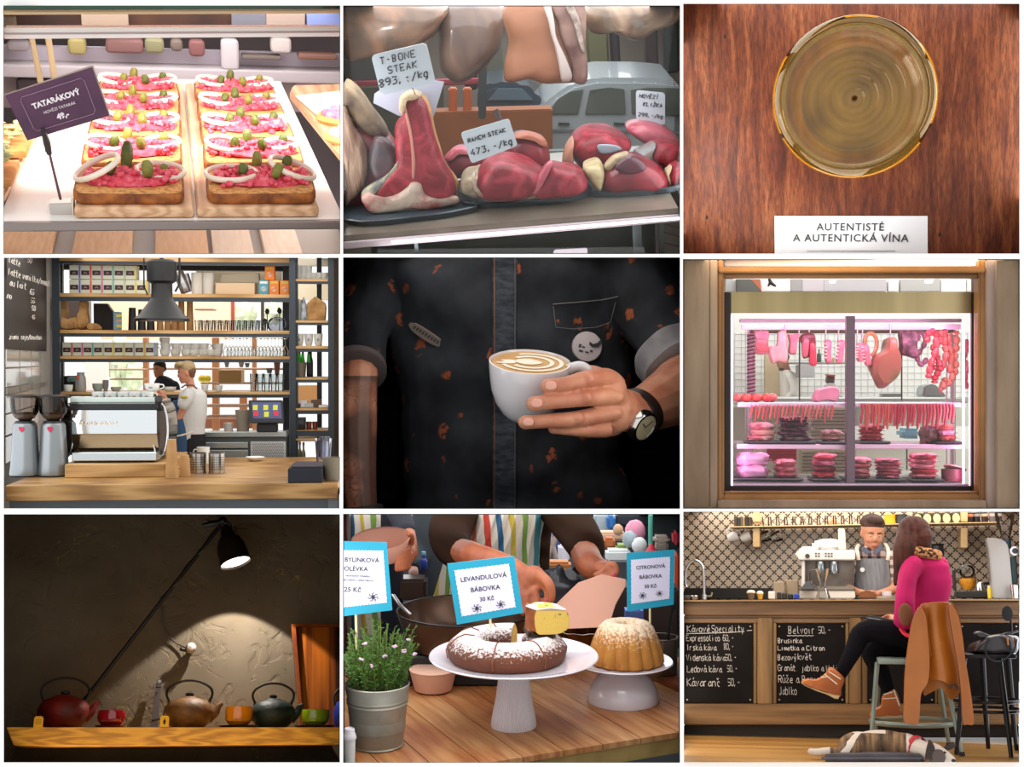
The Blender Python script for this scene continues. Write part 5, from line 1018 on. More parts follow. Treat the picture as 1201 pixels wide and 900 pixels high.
y=7.78;S_=y/F;B=lambda a,b,dy=0:P.at(a,b,y+dy)
skin=mt('c98f74',rg=.5,nc='b97e64',ns=5,sss=.05)
o=B(226,600);t=thing('person','barista with short blonde hair in white t-shirt and blue apron, facing left','person',tuple(o));H=25*S_
HM=hm(B(221,450,0)-o,-PI/2-.15+PI*0,.18,0);HM=hm(B(220,450)-o,-1.35,.15)
sk=MB();head_skin(sk,HM,H,male=False)
for(dy,pts)in((-.06,[(221,465),(214,482),(205,496),(198,480),(192.5,464)]),(.08,[(216,466),(208,482),(203,488),(197,474),(191,464)])):
 L=[B(a,b,dy*(1-.3*i))-o for i,(a,b)in enumerate(pts)];limb(sk,L,(3.6*S_,4.8*S_,4.7*S_,3.6*S_,2.8*S_))
 w=L[-1];sk.ball(w+V((-2*S_,0,2*S_)),(3.4*S_,2*S_,3.8*S_),10,7)
 for k in range(4):limb(sk,[w+V((-1*S_,(k-1.5)*1.5*S_,3*S_)),w+V((-4*S_,(k-1.5)*1.5*S_,6*S_)),w+V((-6.5*S_,(k-1.5)*1.3*S_,4.5*S_))],(1*S_,.9*S_,.75*S_),6,2)
 limb(sk,[w,w+V((-3*S_,-2*S_,-.5*S_)),w+V((-6*S_,-2*S_,1*S_))],(1.2*S_,1*S_,.8*S_),6,2)
sk.ball(B(226,478)-o,(10*S_,8*S_,20*S_),16,12);limb(sk,[B(226,490)-o,B(227,515)-o],(8*S_,9*S_))
for dy in(-.02,.02):limb(sk,[B(228,522,dy)-o,B(227,560,dy)-o,B(227,596,dy)-o],(6*S_,5*S_,4*S_));sk.ball(B(222,597,dy)-o,(8*S_,4*S_,3*S_),10,6)
part('body',fuse(sk,1.1*S_,3),skin,t,80)
head_face(t,HM,H)
hr=MB();hr.M=HM@MX.Scale(H,4);hr.ball((0,.1,.74),(.36,.38,.32));hr.ball((0,-.2,.92),(.32,.26,.14));hr.ball((0,-.36,.84),(.24,.12,.09));part('hair',fuse(hr,.015*H*2,3),mt('b3a078',rg=.7,nc='8a7450',ns=20),t,80)
hr=MB();hr.M=HM@MX.Scale(H,4);hr.ball((0,.2,.56),(.34,.28,.26));hr.ball((0,.24,.36),(.26,.16,.16));part('shaved_hair',fuse(hr,.03*H,3),mt('6a4c3a',rg=.8),t,80)
sh=MB();sh.loft([[B(226+a*13.2*k,yy_)-o+V((0,b*9*S_*k,0))for a,b in[(cos(i*PI/10),sin(i*PI/10))for i in range(20)]]for yy_,k in((454,.45),(457,.85),(462,1.22),(470,1.32),(485,1.28),(500,1.12),(512,1.1),(516,1.1))])
limb(sh,[B(222,461,-.06)-o,B(219,468,-.07)-o,B(215,474,-.075)-o],(7*S_,7.4*S_,6.9*S_));limb(sh,[B(222,463,.06)-o,B(214,472,.075)-o],(7*S_,6.6*S_));part('t_shirt',fuse(sh,1.1*S_,3),mt('c6c8c8',rg=.8),t,80)
m=MB();m.tube([B(213,455,-.08)-o,B(217,452,-.06)-o,B(226,452,-.09)-o,B(231,456,-.09)-o],1*S_,6);part('apron_strap',m,mt('6a5040',rg=.8),t)
bl=mt('28486c',rg=.8)
m=MB();m.loft([[B(xx+a*w_,yy_)-o+V((0,b*11*S_,0))for a,b in[(cos(i*PI/10),sin(i*PI/10))for i in range(20)]]for yy_,xx,w_ in((470,209,6),(485,209,8),(500,211,12),(512,213,13),(530,213,13),(556,213,14))]);part('apron',m,bl,t)
m=MB();m.tube([B(199,513,-.1)-o,B(212,511,-.13)-o,B(226,507,-.11)-o],1.1*S_,6);part('apron_tie',m,mt('c9c2b4',rg=.8),t)
m=MB();m.loft([[B(227+a*w_,yy_)-o+V((0,b*10*S_,0))for a,b in[(cos(i*PI/10),sin(i*PI/10))for i in range(20)]]for yy_,w_ in((509,14),(520,14.5),(555,14),(590,11))]);part('trousers',m,mt('15161c',rg=.8),t)
m=MB();m.ball(B(216,466,-.13)-o,(4.5*S_,1.5*S_,2*S_),10,6);part('sleeve_badge',m,mt('a8983a',rg=.6),t)
y=8.85;S_=y/F;o=P.at(193,610,y);t=thing('person','man with short dark hair in navy t-shirt behind the shelf rack','person',tuple(o));H=20*S_
B=lambda a,b,dy=0:P.at(a,b,y+dy)
HM=hm(B(187,444)-o,-.45,.1);sk=MB();head_skin(sk,HM,H);sk.ball(B(195,472)-o,(14*S_,9*S_,26*S_),16,12)
for s_ in(-1,1):limb(sk,[B(195+s_*10,456)-o,B(196+s_*13,478)-o,B(192+s_*11,498)-o],(5*S_,4.4*S_,3.2*S_))
for s_ in(-1,1):limb(sk,[B(195+s_*6,500)-o,B(195+s_*7,550)-o,B(195+s_*7,606)-o],(8*S_,6*S_,4*S_))
part('body',fuse(sk,1.2*S_,3),mt('c48e70',rg=.5),t,80);head_face(t,HM,H)
hr=MB();hr.M=HM@MX.Scale(H,4);hr.ball((0,.1,.73),(.35,.40,.30));hr.ball((0,.2,.55),(.34,.28,.25));part('hair',fuse(hr,.03*H,3),mt('2a1c16',rg=.8),t,80)
sh=MB();sh.loft([[B(cx_+a*w_,yy_)-o+V((0,b*9*S_,0))for a,b in[(cos(i*PI/10),sin(i*PI/10))for i in range(20)]]for yy_,cx_,w_ in((441,190,4),(444,192,9),(450,194,14),(462,195,16),(490,196,14),(510,196,13))])
for s_ in(-1,1):limb(sh,[B(195+s_*9,453)-o,B(196+s_*12,470)-o],(6.5*S_,6.2*S_))
part('t_shirt',fuse(sh,1.2*S_,3),mt('262c3e',rg=.8),t,80)
m=MB();m.loft([[B(196+a*w_,yy_)-o+V((0,b*10*S_,0))for a,b in[(cos(i*PI/8),sin(i*PI/8))for i in range(16)]]for yy_,w_ in((506,13),(530,14),(600,12))]);part('trousers',m,mt('20222a',rg=.8),t)
fill_strip(4,'t',6.1,8.0,20,(1,.97,.93),.05,.95)
fill_strip(4,'r',6.2,7.6,7,(1,.95,.9),.05,.9)
fill_strip(4,'l',6.1,6.7,4,(.95,.97,1),.05,.9)
fill_strip(4,'t',9.2,12.0,70,(1,.98,.95),.05,.95)
fill_strip(4,'b',9.2,12.0,30,(1,.98,.95),.05,.95)
# ================================================================== NICHE 5: barista holding a cappuccino
P=Frame(600,450,1)
shell(5,10.5,'0d0b0b',back='100b0a')
A=lambda a,b,y:P.at(a,b,y)
def skin_mat(tattoo_x=None):
 m,nt,b=nodes('skin');N=nt.nodes;L=nt.links;tc=N.new('ShaderNodeTexCoord')
 n=N.new('ShaderNodeTexNoise');n.inputs['Scale'].default_value=6;n.inputs['Detail'].default_value=4;L.new(tc.outputs['Object'],n.inputs['Vector'])
 r=N.new('ShaderNodeValToRGB');e=r.color_ramp.elements;e[0].position=.35;e[0].color=srgb('c98d6e');e[1].position=.68;e[1].color=srgb('b06a50');L.new(n.outputs[0],r.inputs[0]);out=r.outputs[0]
 if tattoo_x is not None:
  t=N.new('ShaderNodeTexNoise');t.inputs['Scale'].default_value=8;t.inputs['Detail'].default_value=3;t.inputs['Distortion'].default_value=1.4;L.new(tc.outputs['Object'],t.inputs['Vector'])
  r2=N.new('ShaderNodeValToRGB');e=r2.color_ramp.elements;e[0].position=.465;e[0].color=(0,0,0,1);e[1].position=.535;e[1].color=(0,0,0,1);q=e.new(.5);q.color=(1,1,1,1);L.new(t.outputs[0],r2.inputs[0])
  t2=N.new('ShaderNodeTexNoise');t2.inputs['Scale'].default_value=2.2;L.new(tc.outputs['Object'],t2.inputs['Vector']);r3=N.new('ShaderNodeValToRGB');r3.color_ramp.elements[0].position=.46;r3.color_ramp.elements[1].position=.56;L.new(t2.outputs[0],r3.inputs[0])
  ad=N.new('ShaderNodeMath');ad.operation='MAXIMUM';L.new(r2.outputs[0],ad.inputs[0]);L.new(r3.outputs[0],ad.inputs[1])
  sx=N.new('ShaderNodeSeparateXYZ');L.new(tc.outputs['Object'],sx.inputs[0]);lt=N.new('ShaderNodeMath');lt.operation='LESS_THAN';lt.inputs[1].default_value=tattoo_x;L.new(sx.outputs[0],lt.inputs[0])
  zz=N.new('ShaderNodeMath');zz.operation='LESS_THAN';zz.inputs[1].default_value=tattoo_z;L.new(sx.outputs[2],zz.inputs[0])
  mu=N.new('ShaderNodeMath');mu.operation='MULTIPLY';L.new(ad.outputs[0],mu.inputs[0]);L.new(lt.outputs[0],mu.inputs[1]);mu3=N.new('ShaderNodeMath');mu3.operation='MULTIPLY';L.new(mu.outputs[0],mu3.inputs[0]);L.new(zz.outputs[0],mu3.inputs[1])
  mu2=N.new('ShaderNodeMath');mu2.operation='MULTIPLY';mu2.inputs[1].default_value=.82;L.new(mu3.outputs[0],mu2.inputs[0])
  mx=N.new('ShaderNodeMix');mx.data_type='RGBA';L.new(mu2.outputs[0],mx.inputs[0]);L.new(out,mx.inputs[6]);mx.inputs[7].default_value=srgb('2c211e');out=mx.outputs[2]
 L.new(out,b.inputs['Base Color']);b.inputs['Roughness'].default_value=.48;b.inputs['Subsurface Weight'].default_value=.12;b.inputs['Subsurface Radius'].default_value=(.04,.015,.008)
 n2=N.new('ShaderNodeTexNoise');n2.inputs['Scale'].default_value=28;L.new(tc.outputs['Object'],n2.inputs['Vector']);bp=N.new('ShaderNodeBump');bp.inputs['Strength'].default_value=.25;bp.inputs['Distance'].default_value=.01;L.new(n2.outputs[0],bp.inputs['Height']);L.new(bp.outputs[0],b.inputs['Normal'])
 return m
def shirt_mat():
 m,nt,b=nodes('denim');N=nt.nodes;L=nt.links;tc=N.new('ShaderNodeTexCoord')
 n=N.new('ShaderNodeTexNoise');n.inputs['Scale'].default_value=2.5;n.inputs['Detail'].default_value=6;L.new(tc.outputs['Object'],n.inputs['Vector'])
 r=N.new('ShaderNodeValToRGB');e=r.color_ramp.elements;e[0].position=.35;e[0].color=srgb('17181b');e[1].position=.7;e[1].color=srgb('35383d');L.new(n.outputs[0],r.inputs[0])
 mp=N.new('ShaderNodeMapping');mp.inputs['Scale'].default_value=(1,.25,.8);L.new(tc.outputs['Object'],mp.inputs[0])
 nd=N.new('ShaderNodeTexNoise');nd.inputs['Scale'].default_value=9;L.new(tc.outputs['Object'],nd.inputs['Vector']);ml=N.new('ShaderNodeMix');ml.data_type='RGBA';ml.inputs[0].default_value=.09;L.new(mp.outputs[0],ml.inputs[6]);L.new(nd.outputs[1],ml.inputs[7])
 v=N.new('ShaderNodeTexVoronoi');v.inputs['Scale'].default_value=8;v.inputs['Randomness'].default_value=.7;L.new(ml.outputs[2],v.inputs['Vector'])
 r2=N.new('ShaderNodeValToRGB');e=r2.color_ramp.elements;e[0].position=.20;e[0].color=(1,1,1,1);e[1].position=.27;e[1].color=(0,0,0,1);L.new(v.outputs[0],r2.inputs[0])
 n3=N.new('ShaderNodeTexNoise');n3.inputs['Scale'].default_value=22;L.new(tc.outputs['Object'],n3.inputs['Vector']);r3=N.new('ShaderNodeValToRGB');r3.color_ramp.elements[0].position=.42;r3.color_ramp.elements[1].position=.52;L.new(n3.outputs[0],r3.inputs[0])
 mu=N.new('ShaderNodeMath');mu.operation='MULTIPLY';L.new(r2.outputs[0],mu.inputs[0]);L.new(r3.outputs[0],mu.inputs[1])
 mx=N.new('ShaderNodeMix');mx.data_type='RGBA';L.new(mu.outputs[0],mx.inputs[0]);L.new(r.outputs[0],mx.inputs[6]);mx.inputs[7].default_value=srgb('8f4c30')
 L.new(mx.outputs[2],b.inputs['Base Color']);b.inputs['Roughness'].default_value=.85;b.inputs['Specular IOR Level'].default_value=.2;return m
o5=A(600,640,7.9)
t=thing('person','person in dark flower-patterned denim shirt holding a cup, seen from chest to waist','person',tuple(o5))
tattoo_z=A(430,441,7.4).z-o5.z
q=lambda a,b,y:A(a,b,y)-o5
S_=6.62/F;sk=MB()
sk.ball(q(600,420,7.95),(.42,.2,.9),20,14);limb(sk,[q(520,330,7.95),q(600,320,7.95),q(690,330,7.95)],(.12,.2,.12))
limb(sk,[q(470,320,7.9),q(428,400,7.75),q(420,440,7.5),q(418,500,7.35),q(420,560,7.25),q(424,600,7.2)],(.1,.1,.12,.12,.105,.09))
limb(sk,[q(720,330,7.9),q(775,400,7.6),q(812,450,7.35)],(.1,.13,.19))
limb(sk,[q(815,447,7.3),q(797,460,7.15),q(768,475,6.98),q(746,483,6.86),q(728,480,6.78)],(.195,.186,.142,.114,.115))
for(a,b,y,r)in((722,482,6.74,(25,17,27)),(716,458,6.70,(20,15,20)),(712,447,6.69,(15,13,13)),(714,500,6.76,(20,14,13)),(727,465,6.72,(12,12,12)),(729,484,6.73,(13,12,12))):
 sk.ball(q(a,b,y),tuple(x*S_ for x in r),18,12)
fing=[([(644,453,6.475),(663,451,6.485),(687,445,6.54),(711,443,6.66),(724,452,6.72)],(9.4,9.6,11.2,12.4,12)),([(627,473.5,6.47),(650,471,6.475),(684,467,6.54),(716,465,6.66),(728,470,6.72)],(9.2,9.6,11.2,12,12)),([(617,495.5,6.50),(642,494,6.49),(676,492,6.56),(708,486,6.66),(727,484,6.72)],(8.8,9.2,10.8,11.5,12)),([(650,503,6.57),(668,504.5,6.57),(690,505,6.62),(712,504,6.7)],(6.8,7.4,9.5,11))]
for pts,rs in fing:
 L_=catmull([q(*p)for p in pts],5);R_=[r*S_ for r in lerps(list(rs),5)];sk.tube(L_,R_,14,flat=.93);sk.ball(L_[0],(R_[0]*1.12,R_[0],R_[0]*.97),14,10)
for(a,b,y,r)in((688,444,6.515,10.5),(685,466.5,6.515,10.5),(676,491,6.53,9.8),(724,466,6.655,9),(722,484,6.67,8.5)):sk.ball(q(a,b,y),(r*S_,r*.8*S_,r*.85*S_),12,8)
limb(sk,[q(716,455,6.80),q(704,442,6.88),q(692,437,6.93),q(682,437,6.95)],(13*S_,11*S_,9.5*S_,8*S_))
body=part('body',fuse(sk,.0075,4,.5),skin_mat(A(455,450,7.4).x-o5.x),t,80)
for(a,b,y,rx,rz_)in((646,452.3,6.412,6.4,5.2),(629.5,472.8,6.41,6.6,5.2),(619.5,495,6.442,6.2,4.8)):
 m=MB();m.ball((0,0,0),(rx*S_,1.5*S_,rz_*S_),14,9,sq=.8);part('fingernail',m,mt('d99c88',rg=.25,coat=.4),body,loc=q(a,b,y),label='pale pink fingernail')
def ring(cx_,w,yy_,yc,dp,n=30):return[q(cx_+w*cos(2*PI*i/n),yy_,yc)+V((0,dp*sin(2*PI*i/n),0))for i in range(n)]
sh=MB();sh.loft([ring(588,150,285,7.95,.42),ring(590,150,320,7.95,.42),ring(592,143,360,7.95,.42),ring(598,137,400,7.95,.42),ring(603,132,440,7.95,.42),ring(606,131,520,7.95,.4),ring(606,132,615,7.95,.4)])
limb(sh,[q(475,290,7.95),q(445,340,7.9),q(425,385,7.75),q(418,428,7.6)],(.26,.22,.185,.165));limb(sh,[q(725,290,7.95),q(755,345,7.8),q(785,390,7.6),q(800,420,7.45)],(.26,.24,.24,.23))
sh=fuse(sh,.017,6,.6)
for i,v in enumerate(sh.v):
 n1=noise.noise(V((v.x*2.2+v.z*1.6,v.y,v.z*2.6)))*.085+noise.noise(V((v.x*4-v.z*3,v.y*2,v.z*5+3)))*.03+noise.noise(V((v.x*11,0,v.z*5)))*.006
 d=V((v.x*.3,v.y-.1,0));d=d.normalized()if d.length>.01 else V((0,-1,0));sh.v[i]=v+d*n1
den=shirt_mat();shirt=part('shirt',sh,den,t,80)
def front(px,py):
 """nearest shirt surface point along the sight line"""
 r0=P.ray(px,py);best=None
 e=q(px,py,7.6);
 for v in sh.v:
  if v.y>.2:continue
  y=7.9+v.y;w=q(px,py,y)
  if abs(w.x-v.x)<.02 and abs(w.z-v.z)<.02 and(best is None or v.y<best):best=v.y
 return 7.9+(best if best is not None else-.35)-.004
cols_=[]
pl_rows=list(range(299,600,5));fr=[(front(578,r),front(591,r),front(604,r))for r in pl_rows]
m=MB();vs=[]
for i,r in enumerate(pl_rows):
 pk=.008*sin(i*1.9)+.006*sin(i*3.1)
 vs.append([q(577.5,r,fr[i][0]),q(580,r,fr[i][0]-.012),q(586,r,fr[i][1]-.016+pk),q(592,r,fr[i][1]-.02-pk),q(599,r,fr[i][1]-.014+pk*.6),q(604,r,fr[i][2]-.010),q(606,r,fr[i][2]+.004)])
V_=[p for r in vs for p in r];m.add(V_,[(i*7+k,i*7+k+1,(i+1)*7+k+1,(i+1)*7+k)for i in range(len(vs)-1)for k in range(6)]);pk_=part('placket',m,mt('22262d',rg=.85,nc='3b4048',ns=14,sr=(1,1,3)),shirt,80)
m=MB();m.tube([v[1]+V((0,-.004,0))for v in vs],.0035,5);part('stitch_line',m,mt('7a5644',rg=.8),pk_)
m=MB();m.tube([v[5]+V((0,-.004,0))for v in vs],.003,5);part('stitch_line',m,mt('5b5a58',rg=.8),pk_)
m=MB();L_=[(648,357),(660,356),(675,355),(690,353.5),(705,352),(716,350),(725,348)];m.tube([q(a,b,front(a,b)-.004)for a,b in L_],.0035,5)
m.tube([q(a,b,front(a,b)-.004)for a,b in((649,359),(650,370),(652,384),(672,386),(700,384),(716,378),(722,355))],.0025,5);part('pocket_seam',m,mt('6a6664',rg=.8),shirt)
m=MB();
for pts,r in(([(403,427),(418,431),(436,433)],.0),):pass
c0,c1=q(418,427,7.56),q(418,438,7.5);m=MB();m.lt([(.165,0),(.178,.01),(.178,.05),(.165,.062)],32,c1,(c0-c1));part('cuff',m,mt('544a48',rg=.8),t)
ax=(q(778,395,7.55)-q(800,432,7.38));c1=q(800,432,7.38);m=MB();m.lt([(.20,-.02),(.232,0),(.236,.07),(.245,.13),(.225,.15)],36,c1,ax,flute=.02,fn=7);part('cuff',m,mt('9a9696',rg=.85,nc='7d7a7c',ns=6),t,label='pale rolled cuff')
m=MB();c1=q(422,597,7.19);m.tube([c1+V((.115*cos(a*PI/10),.10*sin(a*PI/10),0.01*cos(a*PI/10)))for a in range(20)],.02,8,closed=True);part('wrist_band',m,mt('0d0c0d',rg=.6),t)
yb_=front(688,407);bq=MB();s_=yb_/F;bq.lt([(16.5*s_,0),(18*s_,.012),(17*s_,.025),(8*s_,.032),(.1*s_,.033)],32,(0,0,0),(.1,-1,.05));bd=part('round_badge',bq,mt('b9adad',rg=.45),t,loc=q(688,407,yb_-.02))
m=MB();m.prism([V((x*s_,-.037,z*s_))for x,z in[(3,6),(7,3),(12,4.5),(17,9),(17.5,4),(13,-.5),(7,-1),(3,2)]],V((0,.01,0)),0);part('black_bean_mark',m,mt('0c0b0c',rg=.5),bd)
m=MB()
for(a,b,w,h)in((-8,1,3,4),(-4,-.5,3.4,2),(-7,-5,5,2.4),(0,-6.5,4,2),(5,-5,3,2.4)):m.box((a*s_,-.035,b*s_),(w*s_,.006,h*s_),MX.Rotation(.3,3,'Y'))
part('badge_lettering',m,mt('3a3434',rg=.6),bd,kind='stuff')
yn_=front(500,393);s_=yn_/F;m=MB();rt=MX.Rotation(radians(33),3,'Y')
m.prism([rt@V((24*s_*math.copysign(abs(cos(a*PI/14))**.7,cos(a*PI/14)),0,6.3*s_*sin(a*PI/14)))for a in range(28)],V((0,-.016,0)),.003);ns_=part('name_strip',m,mt('5f5048',rg=.5),t,loc=q(500,393,yn_-.006))
m=MB()
for i in range(9):m.box(rt@V(((-16+4*i)*s_,-.017,0)),(2.4*s_,.004,4*s_),MX.Rotation(radians(33+10*(i%2)),3,'Y'))
part('illegible_marks',m,mt('241c18',rg=.6),ns_,kind='stuff')
m=MB();m.tube([rt@V((x*s_,-.016,4.4*s_))for x in(-18,0,18)],.004,5);part('strip_edge',m,mt('8a766a',rg=.5),ns_)
wc=q(750,484,6.88);axf=(q(768,476,6.98)-q(746,483,6.86)).normalized();axf=(axf+V((.0,0,.35))).normalized()
rotm=V((0,0,1)).rotation_difference(axf).to_matrix()
w=thing('wrist_watch','silver wrist watch on a dark leather strap above the holding hand','watch',tuple(wc+o5))
m=MB();rr=.123
vs=[];n=48
for prof in((rr,-.03),(rr+.013,-.027),(rr+.013,.027),(rr,.03)):
 vs+=[rotm@V((prof[0]*cos(2*PI*i/n),prof[0]*sin(2*PI*i/n),prof[1]))for i in range(n)]
m.add(vs,[(k*n+i,k*n+(i+1)%n,((k+1)%4)*n+(i+1)%n,((k+1)%4)*n+i)for k in range(4)for i in range(n)]);part('strap',m,mt('241813',rg=.45),w)
fc=A(753,499,6.76)-(wc+o5);fa=V((.62,-.60,-.42)).normalized();k_=6.76/F
m=MB();m.lt([(17*k_,-.028),(19.5*k_,-.02),(20*k_,.012),(18.5*k_,.028),(16*k_,.03),(15.5*k_,.022)],36,fc,fa);cs_=part('watch_case',m,mt('cfccc8',rg=.15,metal=1),w)
m=MB();m.lt([(15.6*k_,.02),(15.6*k_,.023)],32,fc,fa);dl=part('dial',m,mt('b9ae8c',rg=.3),w)
u_=fa.cross(V((0,0,1))).normalized();v_=u_.cross(fa)
m=MB()
for aa,ln in((.6,9),(2.4,12)):m.tube([fc+fa*.026,fc+fa*.026+(u_*cos(aa)+v_*sin(aa))*ln*k_],.0025,5)
part('hands',m,mt('2a2622',rg=.4),dl,kind='stuff')
for aa in(2.6,3.14,3.7):m=MB();m.cyl(fc+(u_*cos(aa)+v_*sin(aa))*19*k_,fc+(u_*cos(aa)+v_*sin(aa))*23.5*k_,.012,n=10);part('crown',m,mt('d8d4d0',rg=.2,metal=1),cs_)
yc=6.75;c_=yc/F;rim=A(621.5,424,yc)
c=thing('cappuccino_cup','white cup of cappuccino with heart shaped latte art held in the hand','cup',tuple(rim),rot=MX.Rotation(radians(3),4,'Y')@MX.Rotation(radians(18.5),4,'X'))
wm=mt('d6d2d4',rg=.15,coat=.6);s_=c_
m=MB();m.lt([(19*s_,-72*s_),(22*s_,-71*s_),(31*s_,-63*s_),(39*s_,-50*s_),(44.5*s_,-34*s_),(47*s_,-16*s_),(48.3*s_,-2*s_),(48*s_,0),(46.5*s_,.2*s_),(45.5*s_,-2*s_),(44.5*s_,-16*s_),(36*s_,-48*s_),(15*s_,-66*s_)],64);part('cup_body',m,wm,c,60)
m=MB();m.tube(catmull([(44*s_,0,-8*s_),(58*s_,0,-3*s_),(68*s_,0,-8*s_),(70*s_,0,-22*s_),(60*s_,0,-40*s_),(42*s_,0,-46*s_)],6),5.2*s_,12,flat=1.25);part('handle',m,wm,c)
m=MB();m.lt([(45.3*s_,-3.2*s_),(44*s_,-1.8*s_),(30*s_,-1.6*s_),(.5*s_,-1.6*s_)],48);cf=part('coffee',m,mt('cfa262',rg=.35,nc='b8863f',ns=3.5),c,60)
fo=mt('efe4d2',rg=.4)
def art(pts,z=-1.1):m=MB();m.prism([V((x*s_,y_*s_,z*s_))for x,y_ in catmull([V((a,b,0))for a,b in pts],5,True)for x,y_ in((x,y_),)]if 0 else[V((p.x*s_,p.y*s_,z*s_))for p in catmull([V((a,b,0))for a,b in pts],5,True)],V((0,0,.5*s_)));part('latte_art',m,fo,cf)
art([(-40,-8),(-22,-9),(-16,-3),(-20,5),(-34,3),(-30,-2)])
art([(-16,-2),(-14,8),(-2,12),(9,6),(15,-1),(6,-8),(-6,-9)])
for ro,ri,a0,a1 in((27,21.5,-2.5,2.4),(38,33,-2.75,2.0)):
 pts=[(ro*cos(a0+(a1-a0)*i/24)+2,ro*.9*sin(a0+(a1-a0)*i/24))for i in range(25)]+[(ri*cos(a1+(a0-a1)*i/24)+2,ri*.9*sin(a1+(a0-a1)*i/24))for i in range(25)]
 m=MB();m.prism([V((a*s_,b*s_,-1.15*s_))for a,b in pts],V((0,0,.45*s_)));part('latte_art',m,fo,cf)
m=MB();m.tube([A(411,352,9.4),A(404,395,9.4)],[.05,.04],12);solo('brass_column',m,mt('8a6a38',rg=.3,metal=.5),'dim blurred brass column at the left edge behind the barista','column')
for i,(x0,x1,c)in enumerate(((442,470,'150d0b'),(738,795,'1c0f0b'))):
 p,r=A(x0,590,9.8),A(x1,460,9.8);m=MB();m.bx(p.x,r.x,9.8,10.1,p.z,r.z,bev=.02);solo('dark_cabinet',m,mt(c,rg=.6),'nearly black brown cabinet behind the barista, at the '+('left','right')[i],'cabinet')
fill_strip(5,'t',6.2,7.6,10,(1,.95,.9),.1,.9)
fill_strip(5,'r',6.08,6.5,3.2,(1,.93,.86),.1,.7)
fill_strip(5,'l',6.08,6.6,3.0,(.95,.97,1),.1,.7)
# ================================================================== NICHE 6: butcher's shop window
P=Frame(998.5,450,.3)
shell(6,10.6,'cfc8c0',back='e6e4e0')
A=lambda a,b,y:P.at(a,b,y)
def b6(name,x0,x1,ya,yb,y,th,m_,lb=None,cat=None,bev=.003,**k):
 g=pxp([(x0,yb),(x1,yb),(x1,ya),(x0,ya)],y,th,bev);return struct(name,g,m_)if lb is None else solo(name,g,m_,lb,cat,**k)
stone=mt('7d6a55',rg=.85,nc='9a8670',ns=3,detail=8,sr=(2,1,.5),bump=.4,bs=25);stone2=mt('a08d84',rg=.85,nc='8d7a6e',ns=4,sr=(3,1,.5))
Y0=6.22
b6('wall_left',802,832,305,596,Y0,.3,stone);b6('wall_left',832.3,841.5,305,596,Y0+.03,.27,mt('8a7460',rg=.85,nc='a08a74',ns=4,sr=(3,1,.5)))
b6('wall_right',1169,1195,305,596,Y0,.3,stone);b6('wall_right',1157.5,1168.7,305,596,Y0+.03,.27,stone2)
b6('wall_bottom',842,1157,587.5,596,Y0,.3,stone)
wood=mt('a8763c',rg=.45,nc='80531f',ns=5,sr=(.5,1,.5),coat=.2)
t=thing('window_frame','golden brown wooden shop window frame around the meat display','window frame',tuple(A(1000,587,Y0+.06)));o=A(1000,587,Y0+.06)
for nm,pts,d,th in(('frame_post',[(841.7,587.3),(848.8,587.3),(848.8,304.5),(841.7,304.5)],0,.1),('frame_post',[(1148.5,587.3),(1157.3,587.3),(1157.3,304.5),(1148.5,304.5)],0,.1),('sill',[(849,587.3),(1148.3,587.3),(1148.3,580),(849,580)],0,.1),('transom',[(843,320),(1156,320),(1156,313),(843,313)],-.025,.1),('inner_bead',[(849,326),(1148.3,326),(1148.3,321.5),(849,321.5)],.02,.06),('inner_bead',[(849,579.5),(1148.3,579.5),(1148.3,577),(849,577)],.02,.06),('inner_bead',[(846.8,577),(849.5,577),(849.5,326),(846.8,326)],-.01,.06),('inner_bead',[(1147.5,577),(1150,577),(1150,326),(1147.5,326)],-.01,.06)):
 part(nm,pxp(pts,Y0+.06+d,th,.006,o),wood,t)
b6('fanlight_panel',849.5,1148,304.5,312.5,Y0+.12,.01,mt('d6d3d0',rg=.3,nc='efedea',ns=1.5),'frosted white pane above the wooden transom','pane')
b6('dark_surround',849.5,857,343,577,Y0+.2,.05,mt('241c18',rg=.5),'dark strip standing in for the shaded recess left of the lit case','strip');b6('dark_surround',1140,1147.5,343,577,Y0+.2,.05,mt('2c2618',rg=.5),'dark strip standing in for the shaded recess right of the lit case','strip')  # shade of the side recesses put into the dark colour of flat strips
b6('dark_surround',857.2,1139.8,570.5,577,Y0+.2,.05,mt('241c18',rg=.5),'dark metal strip under the lit case','strip')
YF=6.46;YR=7.1
o=A(998,570,YF);t=thing('meat_display_case','pink lit steel and glass meat case filling the shop window','display case',tuple(o));case=t
pk=mt('e8c8de',rg=.3,metal=.5);led=mt('ffffff',emit='ffd6f4',es=1.5)
def c6(name,x0,x1,ya,yb,y,th,m_,bev=.002,par=None,label=None):return part(name,pxp([(x0,yb),(x1,yb),(x1,ya),(x0,ya)],y,th,bev,o),m_,par or t,label=label)
c6('fascia',857.5,1139.5,342.5,367.5,YF-.04,.05,mt('8d7f58',rg=.3,metal=.75,nc='b8a67c',ns=1.4,sr=(2.5,1,.1)))
for x0,x1,ya,yb in((857.3,1139.5,367.8,370.3),(857.3,859.6,370.3,570),(1137.3,1139.5,370.3,570),(1129.3,1131.6,373,568)):c6('led_strip',x0,x1,ya,yb,YF-.01,.012,led)
c6('bottom_rail',859.6,1137,567.8,570,YF,.02,pk)
c6('centre_post',993,1003,370.5,567,YF+.03,.05,mt('6b5560',rg=.3,metal=.7));c6('rear_post',996,1001,385,552,YR,.04,mt('5a4a50',rg=.3,metal=.7))
for x in(877,1116):c6('rear_post',x,x+3,380,552,YR,.03,pk)
for x in(874,881,1110,1120):c6('thin_rod',x,x+1,382,560,YR-.05,.01,pk)
